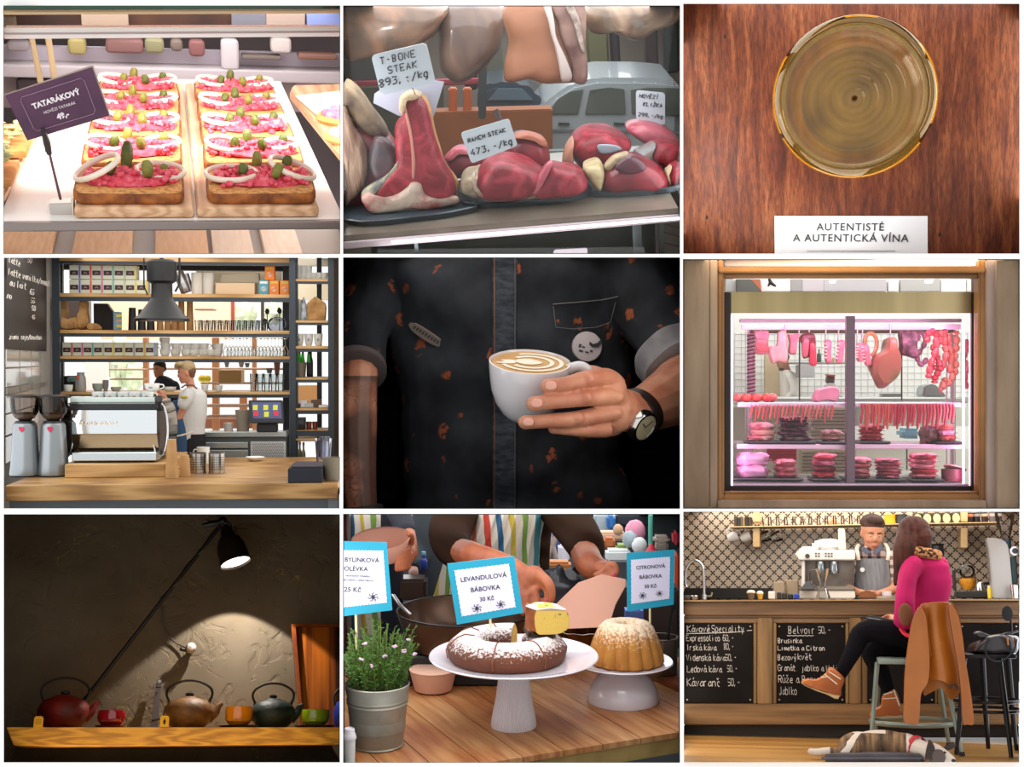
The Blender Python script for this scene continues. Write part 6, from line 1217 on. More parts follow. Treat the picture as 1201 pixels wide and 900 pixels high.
c6('top_beam',868,1128,374,378,YR-.15,.05,mt('d8b4cc',rg=.3,metal=.4));c6('hanging_rail',870,1127,380.5,386.5,YF+.3,.03,mt('f0c4e0',rg=.25,metal=.3));c6('rear_rail_beam',880,1120,387,391,YR-.1,.04,mt('7c6450',rg=.4,metal=.4),label='brown beam behind the hanging rail')  # the last piece is a brown metal bar set back below the hanging rail
a,b,c,d=A(860,370,YF+.01),A(1137,370,YF+.01),A(1126,376,YR),A(871,376,YR)
Z={}
for k,(ya,yb,x0,x1)in enumerate(((472.5,477.5,865,993),(472.5,477.5,1003,1127),(521.5,526.5,864,993),(521.5,526.5,1003,1127))):
 p,q=A(x0,yb,YF+.12)-o,A(x1,ya,YF+.12)-o;m=MB();m.bx(p.x,q.x,.12,.5,q.z-.012,q.z,bev=.002);part('shelf',m,mt('cfa8c0',rg=.25,metal=.5),t)
 m=MB();m.bx(p.x,q.x,.115,.125,p.z,q.z,bev=.002);part('shelf_lip',m,mt('e4bcd6',rg=.3,metal=.4),t);Z[k]=q.z+o.z
zb=A(998,566,YF+.03).z;p,q=A(861,566,YF+.03)-o,A(1136,566,YF+.03)-o;m=MB();m.bx(p.x,q.x,.03,.62,p.z-.01,p.z);part('base_plate',m,mt('8d8288',rg=.3,metal=.6),t)
part('glass_pane',pxp([(860,568),(1137,568),(1137,371),(860,371)],YF-.0,.004,0,o),pane_mat(.02),t)
def meatm(c,c2,ns=9,**k):return mt(c,rg=.4,nc=c2,ns=ns,detail=6,coat=.1,**k)
pinkm=meatm('c2566a','e58a94');redm=meatm('a8142c','d04054');darkm=meatm('5c1220','93303c');pale=meatm('cf7e80','e8aaa4')
hook=mt('d8c8d0',rg=.25,metal=.8)
def hang(name,lb,cat,pts,y,th,m_,extra=(),hk=True,group=None):
 g,oo=puff(pts,y,th,nz=.006,nf=14);tt=thing(name,lb,cat,tuple(oo),group=group);part('meat',g,m_,tt,60)
 for nm,p2,dy,th2,m2 in extra:g2,o2=puff(p2,y+dy,th2,nz=.004);part(nm,g2,m2,tt,60,loc=o2-oo)
 if hk:
  tx_,ty_=min(pts,key=lambda v:v[1]);m=MB();m.tube([A(tx_,ty_+3,y)-oo,A(tx_,ty_-2,y)-oo,A(tx_+.8,381,y)-oo,A(tx_-.4,379.6,y)-oo],.004,6);part('hook',m,hook,tt)
 return tt
yh=YF+.31
hang('hanging_meat','thick pink slab hanging at the left end of the rail','meat',[(884,389),(892,388),(901,389),(900.5,403),(901,414),(893,416),(886,412),(886,400)],yh,.08,pinkm,[('skin_side',[(886,400),(892,398),(900,400),(900,412),(888,411)],-.045,.02,meatm('a53a44','c05a5e'))])
hang('hanging_meat','pale pink leg piece hanging over the man in white','meat',[(913,390),(921,388),(922,402),(923,423),(912,424),(905,426),(901,412),(904,406),(911,405)],yh-.02,.09,pale)
hang('hanging_meat','small pink flank hanging right of the pale leg piece','meat',[(924,393),(930,392),(937,391),(935,402),(933,415),(925,414),(926,402)],yh,.07,pinkm)
hang('hanging_meat','dark red cut with a bright red strip hanging left of the ribs','meat',[(941,392),(949,390),(955,394),(956,410),(950,419),(942,420),(941,404),(938,399)],yh,.08,darkm,[('red_strip',[(950,402),(956,404),(957,420),(957,429),(950,428),(949,414)],-.05,.05,redm),('lean_strip',[(943,398),(949,399),(948,412),(946,419),(941,418),(941,406)],-.05,.04,meatm('a8384c','c8606c'))])
def rib(x,x1,ya,yb,lb,bend=0):
 tt=hang('rib_slab',lb,'ribs',[(x,ya),(x1,ya+.5),(x1+bend*.4,(ya+yb)/2),(x1+bend,yb-2),(x+2+bend,yb),(x+bend,yb-5),(x+bend*.3,(ya+yb)/2)],yh,.06,pinkm,group='rib slabs on the rail');oo=P.M.inverted()@tt.matrix_world.translation
 for j in range(5):m=MB();m.ball(A(x+.2+bend*j/5,ya+4+(yb-ya-8)*j/4.5,yh-.02)-oo,(.009,.02,.006),8,6);part('rib_bone',m,mt('e8c8bc',rg=.5),tt)
rib(968,975,400,426,'upright rib slab hanging left, between red strip and post');rib(983,990.5,400,427,'rib slab curving left, hanging next to the centre post',-3);rib(1005,1012,403,425,'rib slab hanging directly right of the centre post');rib(1011,1019,404,430,'rib slab touching the beige ring sausage',3)
def ringsausage(lb,pts,r,m_,y,grp=None,links=0,cat='sausage',nm='ring_sausage',closed=False):
 L_=catmull([A(a,b,y)for a,b in pts],6,closed);oo=L_[len(L_)//2];tt=thing(nm,lb,cat,tuple(oo),group=grp)
 if not links:m=MB();m.tube([p-oo for p in L_],r*y/F,10,closed=closed);part('casing',m,m_,tt)
 else:
  n=len(L_)-1
  for i in range(links):
   i0=i*n/links;i1=(i+1)*n/links;seg=[L_[min(n,int(i0+(i1-i0)*t_/6+.5))]-oo for t_ in range(7)];rs=[r*y/F*k for k in(.62,1.0,1.18,1.22,1.18,1.0,.62)]
   m=MB();m.tube(seg,rs,10);part('link',m,m_,tt)
 return tt
sm=lambda c,c2:mt(c,rg=.3,nc=c2,ns=8,coat=.4)
ringsausage('beige ring sausage hanging left of the big ham',[(1014,408),(1015,396),(1020,391),(1026,394),(1028.5,403),(1026,413),(1022,418)],2.3,sm('c98a5c','b06a48'),yh)
ringsausage('beige sausage arc hanging behind the rib slab',[(1016,420),(1019,428),(1022,436)],2.2,sm('c98a5c','b06a48'),yh+.03)
hang('smoked_ham','big round ham with golden skin hanging in the middle of the right half','ham',[(1040,397),(1044,396),(1048,398),(1049.5,408),(1054,418),(1055,430),(1049,444),(1040,452),(1033,456),(1028,450),(1024,440),(1023,428),(1026,418),(1036,412),(1039,406)],yh-.03,.2,meatm('9c5644','6b5a2c',7,lo=.5,hi=.62))
hang('netted_salami_block','dark purple marbled block hanging right of the ham','salami',[(1055,389),(1065,388),(1075,390),(1075,405),(1075,420),(1065,418),(1055,415),(1055,402)],yh,.09,mt('4a1a2c',rg=.5,nc='a06478',ns=22,detail=8,lo=.45,hi=.7))
ringsausage('pale pink sausage chain hanging between the dark block and red chains',[(1076,400),(1078,391),(1084,392),(1084,404),(1078,414),(1076,422),(1082,428),(1087,420)],2.6,sm('d890b0','b05c84'),yh+.06,'sausage chains',8,nm='sausage_chain',cat='sausage chain')
rs_=sm('c02838','d84850')
for i,(pts,c,lb)in enumerate((([(1087,402),(1089,392),(1094,389),(1098,394),(1098,410),(1093,424),(1090,436),(1089,444)],rs_,'deep red sausage chain hanging leftmost of the red ones'),([(1099,398),(1095,410),(1099,420),(1103,432),(1097,442),(1096,450)],sm('a81c30','c83848'),'dark red sausage chain hanging behind the deep red one'),([(1102,404),(1103,392),(1108,390),(1108,404),(1110,414),(1106,428),(1100,434),(1097,428)],sm('d04a4e','e07068'),'light red sausage chain looping in the middle of the red ones'),([(1112,392),(1113,406),(1116,418),(1114,432),(1117,442),(1112,450),(1107,446),(1105,456),(1101,458)],sm('d86058','e08470'),'salmon sausage chain hanging right of the light red one'),([(1118,394),(1121,391),(1122,404),(1120,418),(1121,432),(1117,444),(1113,450)],sm('d4705c','e89080'),'orange pink sausage chain nearest the right LED rod'),([(1133,398),(1134,410),(1131,420),(1134,432),(1132,444),(1134,456)],sm('c8505c','d87078'),'sausage chain at the far right behind the LED rod'))):
 ringsausage(lb,pts,3.4 if i<5 else 2.6,c,yh+.02*i-.05,'sausage chains',9 if i<5 else 7,nm='sausage_chain',cat='sausage chain')
m=MB();x0=A(881,470,YR-.1);
t2=thing('twine_column','steel column wound with pink and black butcher twine at the left','column',tuple(x0));m.lt([(.018,0),(.018,A(881,392,YR-.1).z-x0.z)],12);part('column_core',m,mt('e0b8cc',rg=.4),t2)
hz=A(881,392,YR-.1).z-x0.z
for nm,c,ph in(('pink_twine','e07090',0),('black_twine','3a2830',2)):m=MB();m.tube([V((.021*cos(k*.7+ph),.021*sin(k*.7+ph),hz*k/160))for k in range(161)],.003,4);part(nm,m,mt(c,rg=.7),t2)
def on_shelf(px,k,dy=.2):q=A(px,470,YF+.12+dy);return V((q.x,YF+.12+dy,Z[k]+.001))
for i,(x,c)in enumerate(((866,'e07068'),(875.5,'e0483c'),(887.5,'dc4238'),(899.5,'d83c36'),(905.5,'d86058'))):
 m=MB();dy=.13 if i in(0,4)else .07;s_=6.7/F;m.ball((0,0,5*s_),(6.4*s_,6*s_,5.2*s_),14,10);solo('red_cheese',m,mt(c,rg=.25,coat=.5),'round red ball on the upper left shelf, '+nth(i,5),'cheese',tuple(on_shelf(x,0,dy)),group='red balls on the upper shelf')
g,oo=puff([(955,471.5),(957,460),(963,456),(975,454),(984,456),(985.5,463),(981,471.5),(970,470)],YF+.2,.14,nz=.006);solo('pink_ham_piece',g,meatm('c86484','e090a8',6),'pink ham piece lying at the right end of the upper left shelf','ham',(oo.x,YF+.24,Z[0]+.002))
R=random.Random(8)
def hangsaus(i,n,x,ya,yb,r,c,lb,grp,k):
 s_=6.6/F;L_=(yb-ya)*s_;tl=R.uniform(-.05,.05);m=MB();m.tube([V((tl*L_*j/5+.004*sin(j),0,-L_*j/5))for j in range(6)],[r*s_*f for f in(.8,1,1,1,.95,.6)],8);p=A(x,ya,YF+.1)
 solo('thin_sausage',m,mt(c,rg=.35,coat=.3),lb,'sausage',(p.x,YF+.098-.0,p.z),group=grp)
n=22
for i in range(n):hangsaus(i,n,881.5+i*4.5,475.5,490+3.5*(i%3==1)+2*(i%2),1.35,('c84a4c','b83a44','d05a54')[i%3],'thin sausage hanging under the upper left shelf, '+nth(i,n),'thin sausages under the left shelf',0)
n=29
for i in range(n):hangsaus(i,n,1011+i*3.8,474,496+3.5*(i%3)+(-4 if i>24 else 0),1.75,(('b8203c','c83a3c','c85040')if i<10 else('b01838','c02840','a81434'))[i%3],'sausage hanging under the upper right shelf, '+nth(i,n),'sausages under the right shelf',1)
film=glass('ffe6f2',.12,'f4d4e2')
def pack_stack(x0,x1,n,h,zb_,dy,cols,lb,cat='vacuum pack',tray=True,grp='vacuum packed meat',seed=0):
 y=YF+dy;s_=y/F;q0,q1=A(x0,470,y),A(x1,470,y);w=(q1.x-q0.x)/2;cx_=(q0.x+q1.x)/2;R=random.Random(seed);hh=h*s_/n
 if tray:m=MB();m.box((0,0,.006),(2*w+.03,.22,.012),None,.004);solo('black_tray',m,mt('1f1c20',rg=.3),'black tray under the '+lb.replace(' pack',' packs'),'tray',(cx_,y+.08,zb_+.001));zb_+=.0145
 for i in range(n):
  tt=thing('meat_pack','%s, %s'%(lb,'lowest' if i==0 and n>1 else('topmost' if i==n-1 and n>1 else(ORDS[i]+' from the bottom' if n>1 else 'single'))),cat,(cx_+R.uniform(-.08,.08)*w,y+.08,zb_+hh*i),R.uniform(-.12,.12),group=grp)
  m=MB();m.ball((0,0,hh*.5),(w*.9,.085,hh*.6),20,8,nz=.35,nf=2.6,seed=seed+i,sq=.7);part('meat',m,cols[i%len(cols)],tt,60)
  m=MB();m.grid(lambda u,v:V(((u-.5)*2*w*1.06,(v-.5)*.19,hh*.5+.006*noise.noise(V((u*9,v*9,i+seed))))),8,4);part('film_flap',m,film,tt,60)
Zs2,Zs3=Z[2]+.001,Z[3]+.001
pack_stack(879,911,3,20,Zs2,.14,[meatm('cf6474','ecb8b4',20),pale],'pale marbled pack on the lower left shelf',seed=1)
pack_stack(913,953,5,28,Zs2,.14,[mt('3a1824',rg=.35,nc='7a4458',ns=14,coat=.4)],'dark purple pack on the lower left shelf',seed=2)
pack_stack(965,991,2,12,Zs2,.14,[meatm('a86a62','c89890')],'brownish pack near the centre post on the lower left shelf',seed=3)
pack_stack(1011,1040,4,18,Zs3,.14,[redm,meatm('b82c3c','d8646c')],'red pack on the lower right shelf',seed=4)
pack_stack(1083,1103,1,18,Zs3,.16,[meatm('54302a','7c5040')],'large brown pack on the lower right shelf',seed=5,tray=False);pack_stack(1100,1124,3,19,Zs3,.13,[meatm('c83c3c','e88078'),meatm('d878a0','f0b0cc')],'bright red pack at the right end of the lower shelf',seed=6)
zb+=.001
pack_stack(862,906,2,27,zb,.1,[meatm('c878a4','e4a8cc',5)],'big pale pink pack at the left end of the bottom row',seed=7)
pack_stack(911,938,3,20,zb,.1,[meatm('b03850','d88088',12)],'marbled red pack, second group of the bottom row',seed=8)
pack_stack(956,984,4,27,zb,.1,[redm,darkm,meatm('b02848','e080a0')],'crimson pack, third group of the bottom row',seed=9)
pack_stack(995,1025,4,23,zb,.1,[meatm('a84048','c87878'),pinkm],'dusky pink pack, fourth group of the bottom row',seed=10)
pack_stack(1031,1060,6,22,zb,.1,[pinkm,meatm('a83048','d87088')],'thin pink pack, fifth group of the bottom row',seed=11)
pack_stack(1071,1103,5,28,zb,.1,[pinkm,redm,meatm('c8506c','f0a0b0')],'glossy pink pack, sixth group of the bottom row',seed=12)
q=A(1117,563,YF+.15);t3=thing('cut_salami','thick salami with pale slanted cut face at the right end of the bottom row','salami',(q.x,YF+.15,zb));s_=6.6/F
m=MB();m.lt([(12*s_,0),(12.5*s_,10*s_),(12.5*s_,14*s_)],28,sy=.8);part('casing',m,meatm('6a2430','8c4450'),t3);m=MB();m.M=MX.Rotation(-.25,4,'X')@MX.Rotation(.25,4,'Y');m.lt([(12.9*s_,15*s_),(12.9*s_,16.4*s_),(.1*s_,16.6*s_)],28,sy=.85);part('cut_face',m,meatm('d89a9c','eab8b4',20),t3)
t4=mt('dfe2df',rg=.3,coat=.3)
def k6(name,x0,x1,ya,yb,y,c,lb,cat,th=.06,**kk):return b6(name,x0,x1,ya,yb,y,th,mt(c,**kk),lb,cat)
YB6=9.2
g=pxp([(860,590),(1137,590),(1137,327),(860,327)],YB6,.05);struct('wall_back',g,mt('e9ebe8',rg=.3))
m=MB()
for i in range(36):p,q=A(862+i*7.8,480,YB6-.004),A(862+i*7.8,390,YB6-.004);m.tube([p,q],.0022,4)
for i in range(12):p,q=A(862,392+i*7.6,YB6-.004),A(1136,392+i*7.6,YB6-.004);m.tube([p,q],.0022,4)
struct('trim_6',m,mt('c4c9cc',rg=.6))
k6('ceiling_panel',851,864,327.5,342,8.2,'cfd2d2','pale ceiling panel seen at the top left of the window','panel',rg=.6)
g=pxp([(864,342),(893,342),(880,327.5),(864,327.5)],8.15,.05);solo('ventilation_duct',g,mt('5f625c',rg=.5),'dark grey duct seen above the fascia at the left','duct')
g=pxp([(893.3,342),(891.6,340),(880.4,327.5),(891.6,327.5)],8.15,.05);solo('red_ceiling_board',g,mt('b06850',rg=.6),'reddish triangle panel beside the dark duct','panel')
m=MB();s_=8/F;m.tube([A(902,327,8),A(904,332,8),A(910,336,8)],[1.5*s_,2.5*s_,1*s_],8);m.tube([A(903,331,8),A(901,336,8)],1.2*s_,6);solo('ceiling_spotlight',m,mt('2c2420',rg=.5),'small black spotlight above the fascia','spotlight')
for i,(x0,x1,ya,yb,c,lb)in enumerate(((893,927,327.5,342,'e4dcdc','pinkish white'),(927,941,327.5,342,'9a9898','mid grey narrow'),(941,966,327.5,342,'bcb4ba','lilac grey'),(966,1040,327.5,342,'b0aeb2','long grey'),(1042,1054,330,342,'d4d4d4','small pale'),(1056,1103,327.5,342,'a8a8a6','wide grey'),(1104,1133,327.5,342,'f0f0ee','bright white'),(1134,1147,327.5,342,'c8ccca','rightmost pale'))):
 k6('ceiling_panel',x0,x1,ya,yb,8.3,c,lb+' ceiling panel seen above the steel fascia','panel',rg=.6)
for x,w,lb in((977,6,'left'),(1090,8,'right')):t5=b6('ceiling_lamp',x-w/2,x+w/2,328,332,8.1,.03,mt('ffffff',emit='ffffff',es=2.5),'bright ceiling lamp above the fascia, the %s one'%lb,'lamp')
k6('beige_door',897,915,416,476,9.0,'d3c3a4','beige door behind the twine column','door',rg=.6,nc='c4b290',ns=3)
k6('wall_cabinet',937,955,428,443,8.7,'b9babc','small grey wall cabinet right of the man in white','cabinet',rg=.4,th=.15)
k6('steel_shelf',928,992,425,427,8.7,'a0a2a0','steel wall shelf with bottles behind the ribs','shelf',metal=.5,th=.2)
m=bottle_mb(2.6*8.7/F,15*8.7/F,.35);solo('green_bottle',m,mt('3c5048',rg=.2),'dark green bottle on the steel wall shelf','bottle',tuple(A(962,425,8.72)+V((0,.05,.001))))
for i,(x,c,lb)in enumerate(((977,'b8925c','tan round tin on the steel wall shelf'),(985,'4a5c58','dark tin on the steel wall shelf'))):m=MB();s_=8.7/F;m.lt([(3*s_,0),(3*s_,5*s_)],14);solo('round_tin',m,mt(c,rg=.4),lb,'tin',tuple(A(x,425,8.72)+V((0,.05,.001))))
t5=thing('slicing_machine','small red and black slicing machine on the counter behind the ham piece','slicer',tuple(A(975,470,8.5)));s_=8.5/F
m=MB();m.box((0,0,4*s_),(20*s_,.2,6*s_),None,.01);part('machine_base',m,mt('8a8e8c',rg=.3,metal=.5),t5);m=MB();m.lt([(8*s_,0),(8*s_,.02)],24,(-2*s_,0,12*s_),(.3,-1,.2));part('blade',m,mt('c0c0c2',rg=.2,metal=.8),t5);m=MB();m.box((0,.05,24*s_),(9*s_,.08,9*s_),MX.Rotation(.1,3,'Y'),.01);m.box((0,.05,15*s_),(3*s_,.05,12*s_),None,.004);part('feed_head',m,mt('4a2c28',rg=.4),t5);m=MB();m.box((0,.045,29*s_),(9*s_,.085,2*s_),MX.Rotation(.1,3,'Y'));part('red_top',m,mt('a84838',rg=.4),t5)
p,q=A(862,473,8.3),A(1137,466,8.3);m=MB();m.bx(p.x,q.x,8.3,8.8,p.z,q.z,bev=.01);solo('work_counter',m,mt('a9adaa',rg=.3,metal=.6),'long steel work counter in the kitchen behind the case','counter')
g=pxp([(1082,466),(1084,453),(1096,450),(1112,466)],8.35,.2,.01);solo('steel_scale',g,mt('9ea2a6',rg=.2,metal=.8),'steel slicer housing on the work counter at the right','machine')
k6('steel_pan',1035,1058,462,466,8.35,'8d9088','flat steel pan on the work counter behind the ham','lid',metal=.6,rg=.3,th=.1)
for i,(x0,x1,ya,yb,lb)in enumerate(((950,993,478,521,'upper'),(940,993,528,556,'lower'))):
 t6=b6('louvred_unit',x0,x1,ya,yb,8.1,.1,mt('b8b298',rg=.35,metal=.4),'steel unit with horizontal louvres behind the left half, %s part'%lb,'cooling unit');m=MB()
 for j in range(int((yb-ya)/4.2)):p,q=A(x0+1,ya+3+j*4.2,8.095),A(x1-1,ya+4.4+j*4.2,8.095);m.bx(p.x,q.x,8.085,8.1,q.z,p.z)
 part('louvre',m,mt('5c584a',rg=.5),t6,kind='stuff')
g=b6('red_crate',900,934.5,525.5,541,7.6,.25,mt('c02630',rg=.5),'bright red plastic crate behind the bottom row at the left','crate');m=MB()
for j in range(3):p,q=A(902,529+j*4,7.595),A(933,530+j*4,7.595);m.bx(p.x,q.x,7.59,7.6,q.z,p.z)
part('crate_rib',m,mt('8c1a24',rg=.6),g,kind='stuff')
k6('white_crate',888,900,527,540,7.62,'d8c8b8','pale crate beside the red one','crate',th=.2,rg=.5)
b6('blue_tub',1059,1081,503,515,7.9,.2,mt('7fb0c4',rg=.4),'light blue tub behind the lower right shelf','tub',bev=.02)
k6('base_cabinet',1004,1136,478,500,8.6,'cfd6c8','pale green white cabinet front behind the right sausages, upper','cabinet',rg=.4);k6('base_cabinet',1004,1136,527,552,8.6,'dfe4d6','pale cabinet front behind the bottom row at the right','cabinet',rg=.4)
k6('cabinet_side',860,949,478,556,8.8,'c8c0b4','pale cabinet behind the left half of the case','cabinet',rg=.5)
for x,lb in((1057,'behind the ham'),(937,'right of the man in white'),(1063,'behind the bottom row')):k6('pipe',x,x+1.6,395 if x!=1063 else 520,470 if x!=1063 else 552,8.0,'4a4448','thin dark upright pipe, '+lb,'pipe',th=.01)
y=8.9;s_=y/F;o_=A(926,560,y);pr_=thing('person','butcher in white shirt seen from the side in the kitchen, head half hidden','person',tuple(o_));H=20*s_;HM=hm(A(921,434,y)-o_,-1.3,.35)
sk=MB();head_skin(sk,HM,H);Bq=lambda a,b,dy=0:A(a,b,y+dy)-o_
sk.ball(Bq(927,460),(9*s_,7*s_,22*s_),14,10)
for s1 in(-1,1):limb(sk,[Bq(927,442,s1*.06),Bq(930,458,s1*.08),Bq(922,470,s1*.06),Bq(914,474,s1*.04)],(4*s_,3.6*s_,3*s_,2.4*s_));limb(sk,[Bq(927,480,s1*.04),Bq(927,520,s1*.04),Bq(926,560,s1*.04)],(6*s_,5*s_,3.4*s_));sk.ball(Bq(911,475,s1*.04),(3*s_,2*s_,2.4*s_),8,6)
part('body',fuse(sk,1.3*s_,3),mt('b88468',rg=.5),pr_,80);head_face(pr_,HM,H)
hr=MB();hr.M=HM@MX.Scale(H,4);hr.ball((0,.12,.7),(.35,.38,.3));hr.ball((0,-.2,.14),(.2,.16,.13));part('hair',fuse(hr,.03*H,2),mt('5a4030',rg=.8),pr_,80)
sh=MB();sh.loft([[Bq(cx_+a_*w_,yy_)+V((0,b_*7.5*s_,0))for a_,b_ in[(cos(i*PI/10),sin(i*PI/10))for i in range(20)]]for yy_,cx_,w_ in((434,923,4),(438,925,9),(446,927,11),(460,927,11),(480,928,11),(500,928,11))])
for s1 in(-1,1):limb(sh,[Bq(927,442,s1*.06),Bq(931,458,s1*.085),Bq(924,468,s1*.07)],(5*s_,4.6*s_,4.2*s_))
part('shirt',fuse(sh,1.2*s_,2),mt('f1efe8',rg=.8),pr_,80)
m=MB();m.loft([[Bq(927+a_*w_,yy_)+V((0,b_*8*s_,0))for a_,b_ in[(cos(i*PI/8),sin(i*PI/8))for i in range(16)]]for yy_,w_ in((478,11.5),(520,10),(556,8))]);part('trousers',m,mt('d8d6d0',rg=.8),pr_)
pc=(1,.62,.9)
p=A(998,372,YF+.1);lamp('AREA',tuple(p),5.5,pc,1.1,tuple(p+V((0,.12,-1))),size_y=.08)
p=A(862,470,YF+.05);lamp('AREA',tuple(p),1.4,pc,.06,tuple(A(998,470,YF+.35)),size_y=.8);p=A(1134,470,YF+.05);lamp('AREA',tuple(p),1.4,pc,.06,tuple(A(998,470,YF+.35)),size_y=.8)
p=A(998,530,YF+.14);lamp('AREA',tuple(V((p.x,YF+.2,Z[2]-.02))),1.6,pc,1.1,tuple(V((p.x,YF+.22,Z[2]-1))),size_y=.12)
lamp('AREA',tuple(V((p.x,YF+.25,Z[0]-.02))),1.4,pc,1.1,tuple(V((p.x,YF+.27,Z[0]-1))),size_y=.12)
fill_strip(6,'t',7.4,9.1,26,(1,.99,.95),.1,.9)
fill_strip(6,'r',7.5,9.0,7,(1,.99,.95),.1,.9)
fill_strip(6,'t',6.06,6.22,4,(1,.85,.65),.05,.95)
# ================================================================== NICHE 7: teapots under a lamp
P=level_frame(201.5,749,1,-5.6,853,7.45)
YW=8.25;YSF=7.5
shell(7,9.3,'1c1712')
A=lambda a,b,y:P.at(a,b,y)
m_,nt,b=nodes('plaster');N=nt.nodes;L=nt.links;tc=N.new('ShaderNodeTexCoord')
n1=N.new('ShaderNodeTexNoise');n1.inputs['Scale'].default_value=2.0;n1.inputs['Detail'].default_value=6;L.new(tc.outputs['Object'],n1.inputs['Vector'])
r1=N.new('ShaderNodeValToRGB');e=r1.color_ramp.elements;e[0].position=.35;e[0].color=srgb('554a38');e[1].position=.68;e[1].color=srgb('6c6150');L.new(n1.outputs[0],r1.inputs[0])
ns_=N.new('ShaderNodeTexNoise');ns_.inputs['Scale'].default_value=5;ns_.inputs['Detail'].default_value=2;ns_.inputs['Distortion'].default_value=3;L.new(tc.outputs['Object'],ns_.inputs['Vector'])
r2=N.new('ShaderNodeValToRGB');e=r2.color_ramp.elements;e[0].position=.488;e[0].color=(0,0,0,1);e[1].position=.505;e[1].color=(0,0,0,1);q=e.new(.497);q.color=(1,1,1,1);L.new(ns_.outputs[0],r2.inputs[0])
n4=N.new('ShaderNodeTexNoise');n4.inputs['Scale'].default_value=2.3;L.new(tc.outputs['Object'],n4.inputs['Vector']);r4=N.new('ShaderNodeValToRGB');r4.color_ramp.elements[0].position=.54;r4.color_ramp.elements[1].position=.66;L.new(n4.outputs[0],r4.inputs[0])
mu=N.new('ShaderNodeMath');mu.operation='MULTIPLY';L.new(r2.outputs[0],mu.inputs[0]);L.new(r4.outputs[0],mu.inputs[1])
mx=N.new('ShaderNodeMix');mx.data_type='RGBA';L.new(mu.outputs[0],mx.inputs[0]);L.new(r1.outputs[0],mx.inputs[6]);mx.inputs[7].default_value=srgb('a8904e');L.new(mx.outputs[2],b.inputs['Base Color'])
n5=N.new('ShaderNodeTexNoise');n5.inputs['Scale'].default_value=7;n5.inputs['Detail'].default_value=8;n5.inputs['Distortion'].default_value=1;L.new(tc.outputs['Object'],n5.inputs['Vector'])
r5=N.new('ShaderNodeValToRGB');r5.color_ramp.elements[0].position=.36;r5.color_ramp.elements[1].position=.46;L.new(n5.outputs[0],r5.inputs[0])
ad=N.new('ShaderNodeMath');ad.operation='ADD';L.new(r5.outputs[0],ad.inputs[0]);L.new(n1.outputs[0],ad.inputs[1])
bp=N.new('ShaderNodeBump');bp.inputs['Strength'].default_value=.4;bp.inputs['Distance'].default_value=.012;L.new(ad.outputs[0],bp.inputs['Height']);L.new(bp.outputs[0],b.inputs['Normal']);b.inputs['Roughness'].default_value=.8
struct('wall_back',pxp([(2,899),(401,899),(401,599),(2,599)],YW,.05),m_)
zt=A(200,853.3,YSF).z;zb_=A(200,874,YSF).z;xl,xr=A(7.5,853.3,YSF).x,A(398.5,853,YSF).x;xb=A(16,874,YSF).x
m=MB();m.prism([V((xl,YSF,zt)),V((xb,YSF,zb_)),V((xr,YSF,zb_)),V((xr,YSF,zt))],V((0,YW-YSF-.004,0)),.003)
solo('wooden_shelf',m,mt('dda436',rg=.45,nc='b07a20',ns=2.2,kind='wave',sr=(.6,1,5),lo=0,hi=1,dist=14),'thick yellow wooden shelf board running under the teapots','shelf')
yo=YSF+.28;Zs=zt+.0015
def X7(px,y=None):return A(px,853,y or yo).x
def teapot(cx_,w,h,col,col2,lb,grp=None,hx=0,sp=1,y=None):
 y=y or yo;s_=y/F;t=thing('cast_iron_teapot',lb,'teapot',(X7(cx_,y),y,Zs),group=grp);m1=mt(col,rg=.55,nc=col2,ns=9,bump=.4,bs=35);W_=w/2*s_;H_=h*s_
 m=MB();m.lt([(W_*.55,0),(W_*.62,H_*.03),(W_*.86,H_*.2),(W_*.985,H_*.42),(W_,H_*.56),(W_*.99,H_*.6),(W_*.95,H_*.72),(W_*.78,H_*.88),(W_*.5,H_*.975),(W_*.42,H_)],40);part('pot_body',m,m1,t)
 m=MB();m.lt([(W_*.4,H_*.99),(W_*.36,H_*1.03),(W_*.1,H_*1.07)],24);ld=part('lid',m,m1,t);m=MB();m.lt([(W_*.1,H_*1.06),(W_*.17,H_*1.1),(W_*.17,H_*1.15),(W_*.08,H_*1.18)],14);part('lid_knob',m,mt('181412',rg=.5),ld)
 m=MB();m.tube(catmull([(W_*.78*sp,0,H_*.36),(W_*1.05*sp,0,H_*.52),(W_*1.17*sp,0,H_*.72),(W_*1.33*sp,0,H_*.84)],5),[k*s_ for k in lerps([7,5,3.6,2.2],5)],14);part('spout',m,m1,t)
 hd=mt('1c1714',rg=.45,metal=.3);m=MB();a=.92*W_
 m.tube(catmull([(-a*.84,0,H_*.85),(-a*.99,0,H_*1.12),(-a*.88,0,H_*1.35),(-a*.45,0,H_*1.53),(0,0,H_*1.58),(a*.45,0,H_*1.53),(a*.88,0,H_*1.35),(a*.99,0,H_*1.12),(a*.84,0,H_*.85)],5),1.35*s_,8);part('handle',m,hd,t)
 for s1 in(-1,1):m=MB();m.tube([(s1*a*.84,0,H_*.72),(s1*a*.86,0,H_*.9)],2.0*s_,8);part('handle_lug',m,m1,t)
 return t
tp=teapot(73,54,34,'7e1408','4c0c06','dark red cast iron teapot at the left end of the shelf');tp.rotation_euler.z+=0
teapot(220,54,33,'80582a','5c3c1c','brown cast iron teapot in the middle of the shelf')
teapot(319,50,31.5,'1f2e28','16201c','dark green cast iron teapot beside the orange cup')
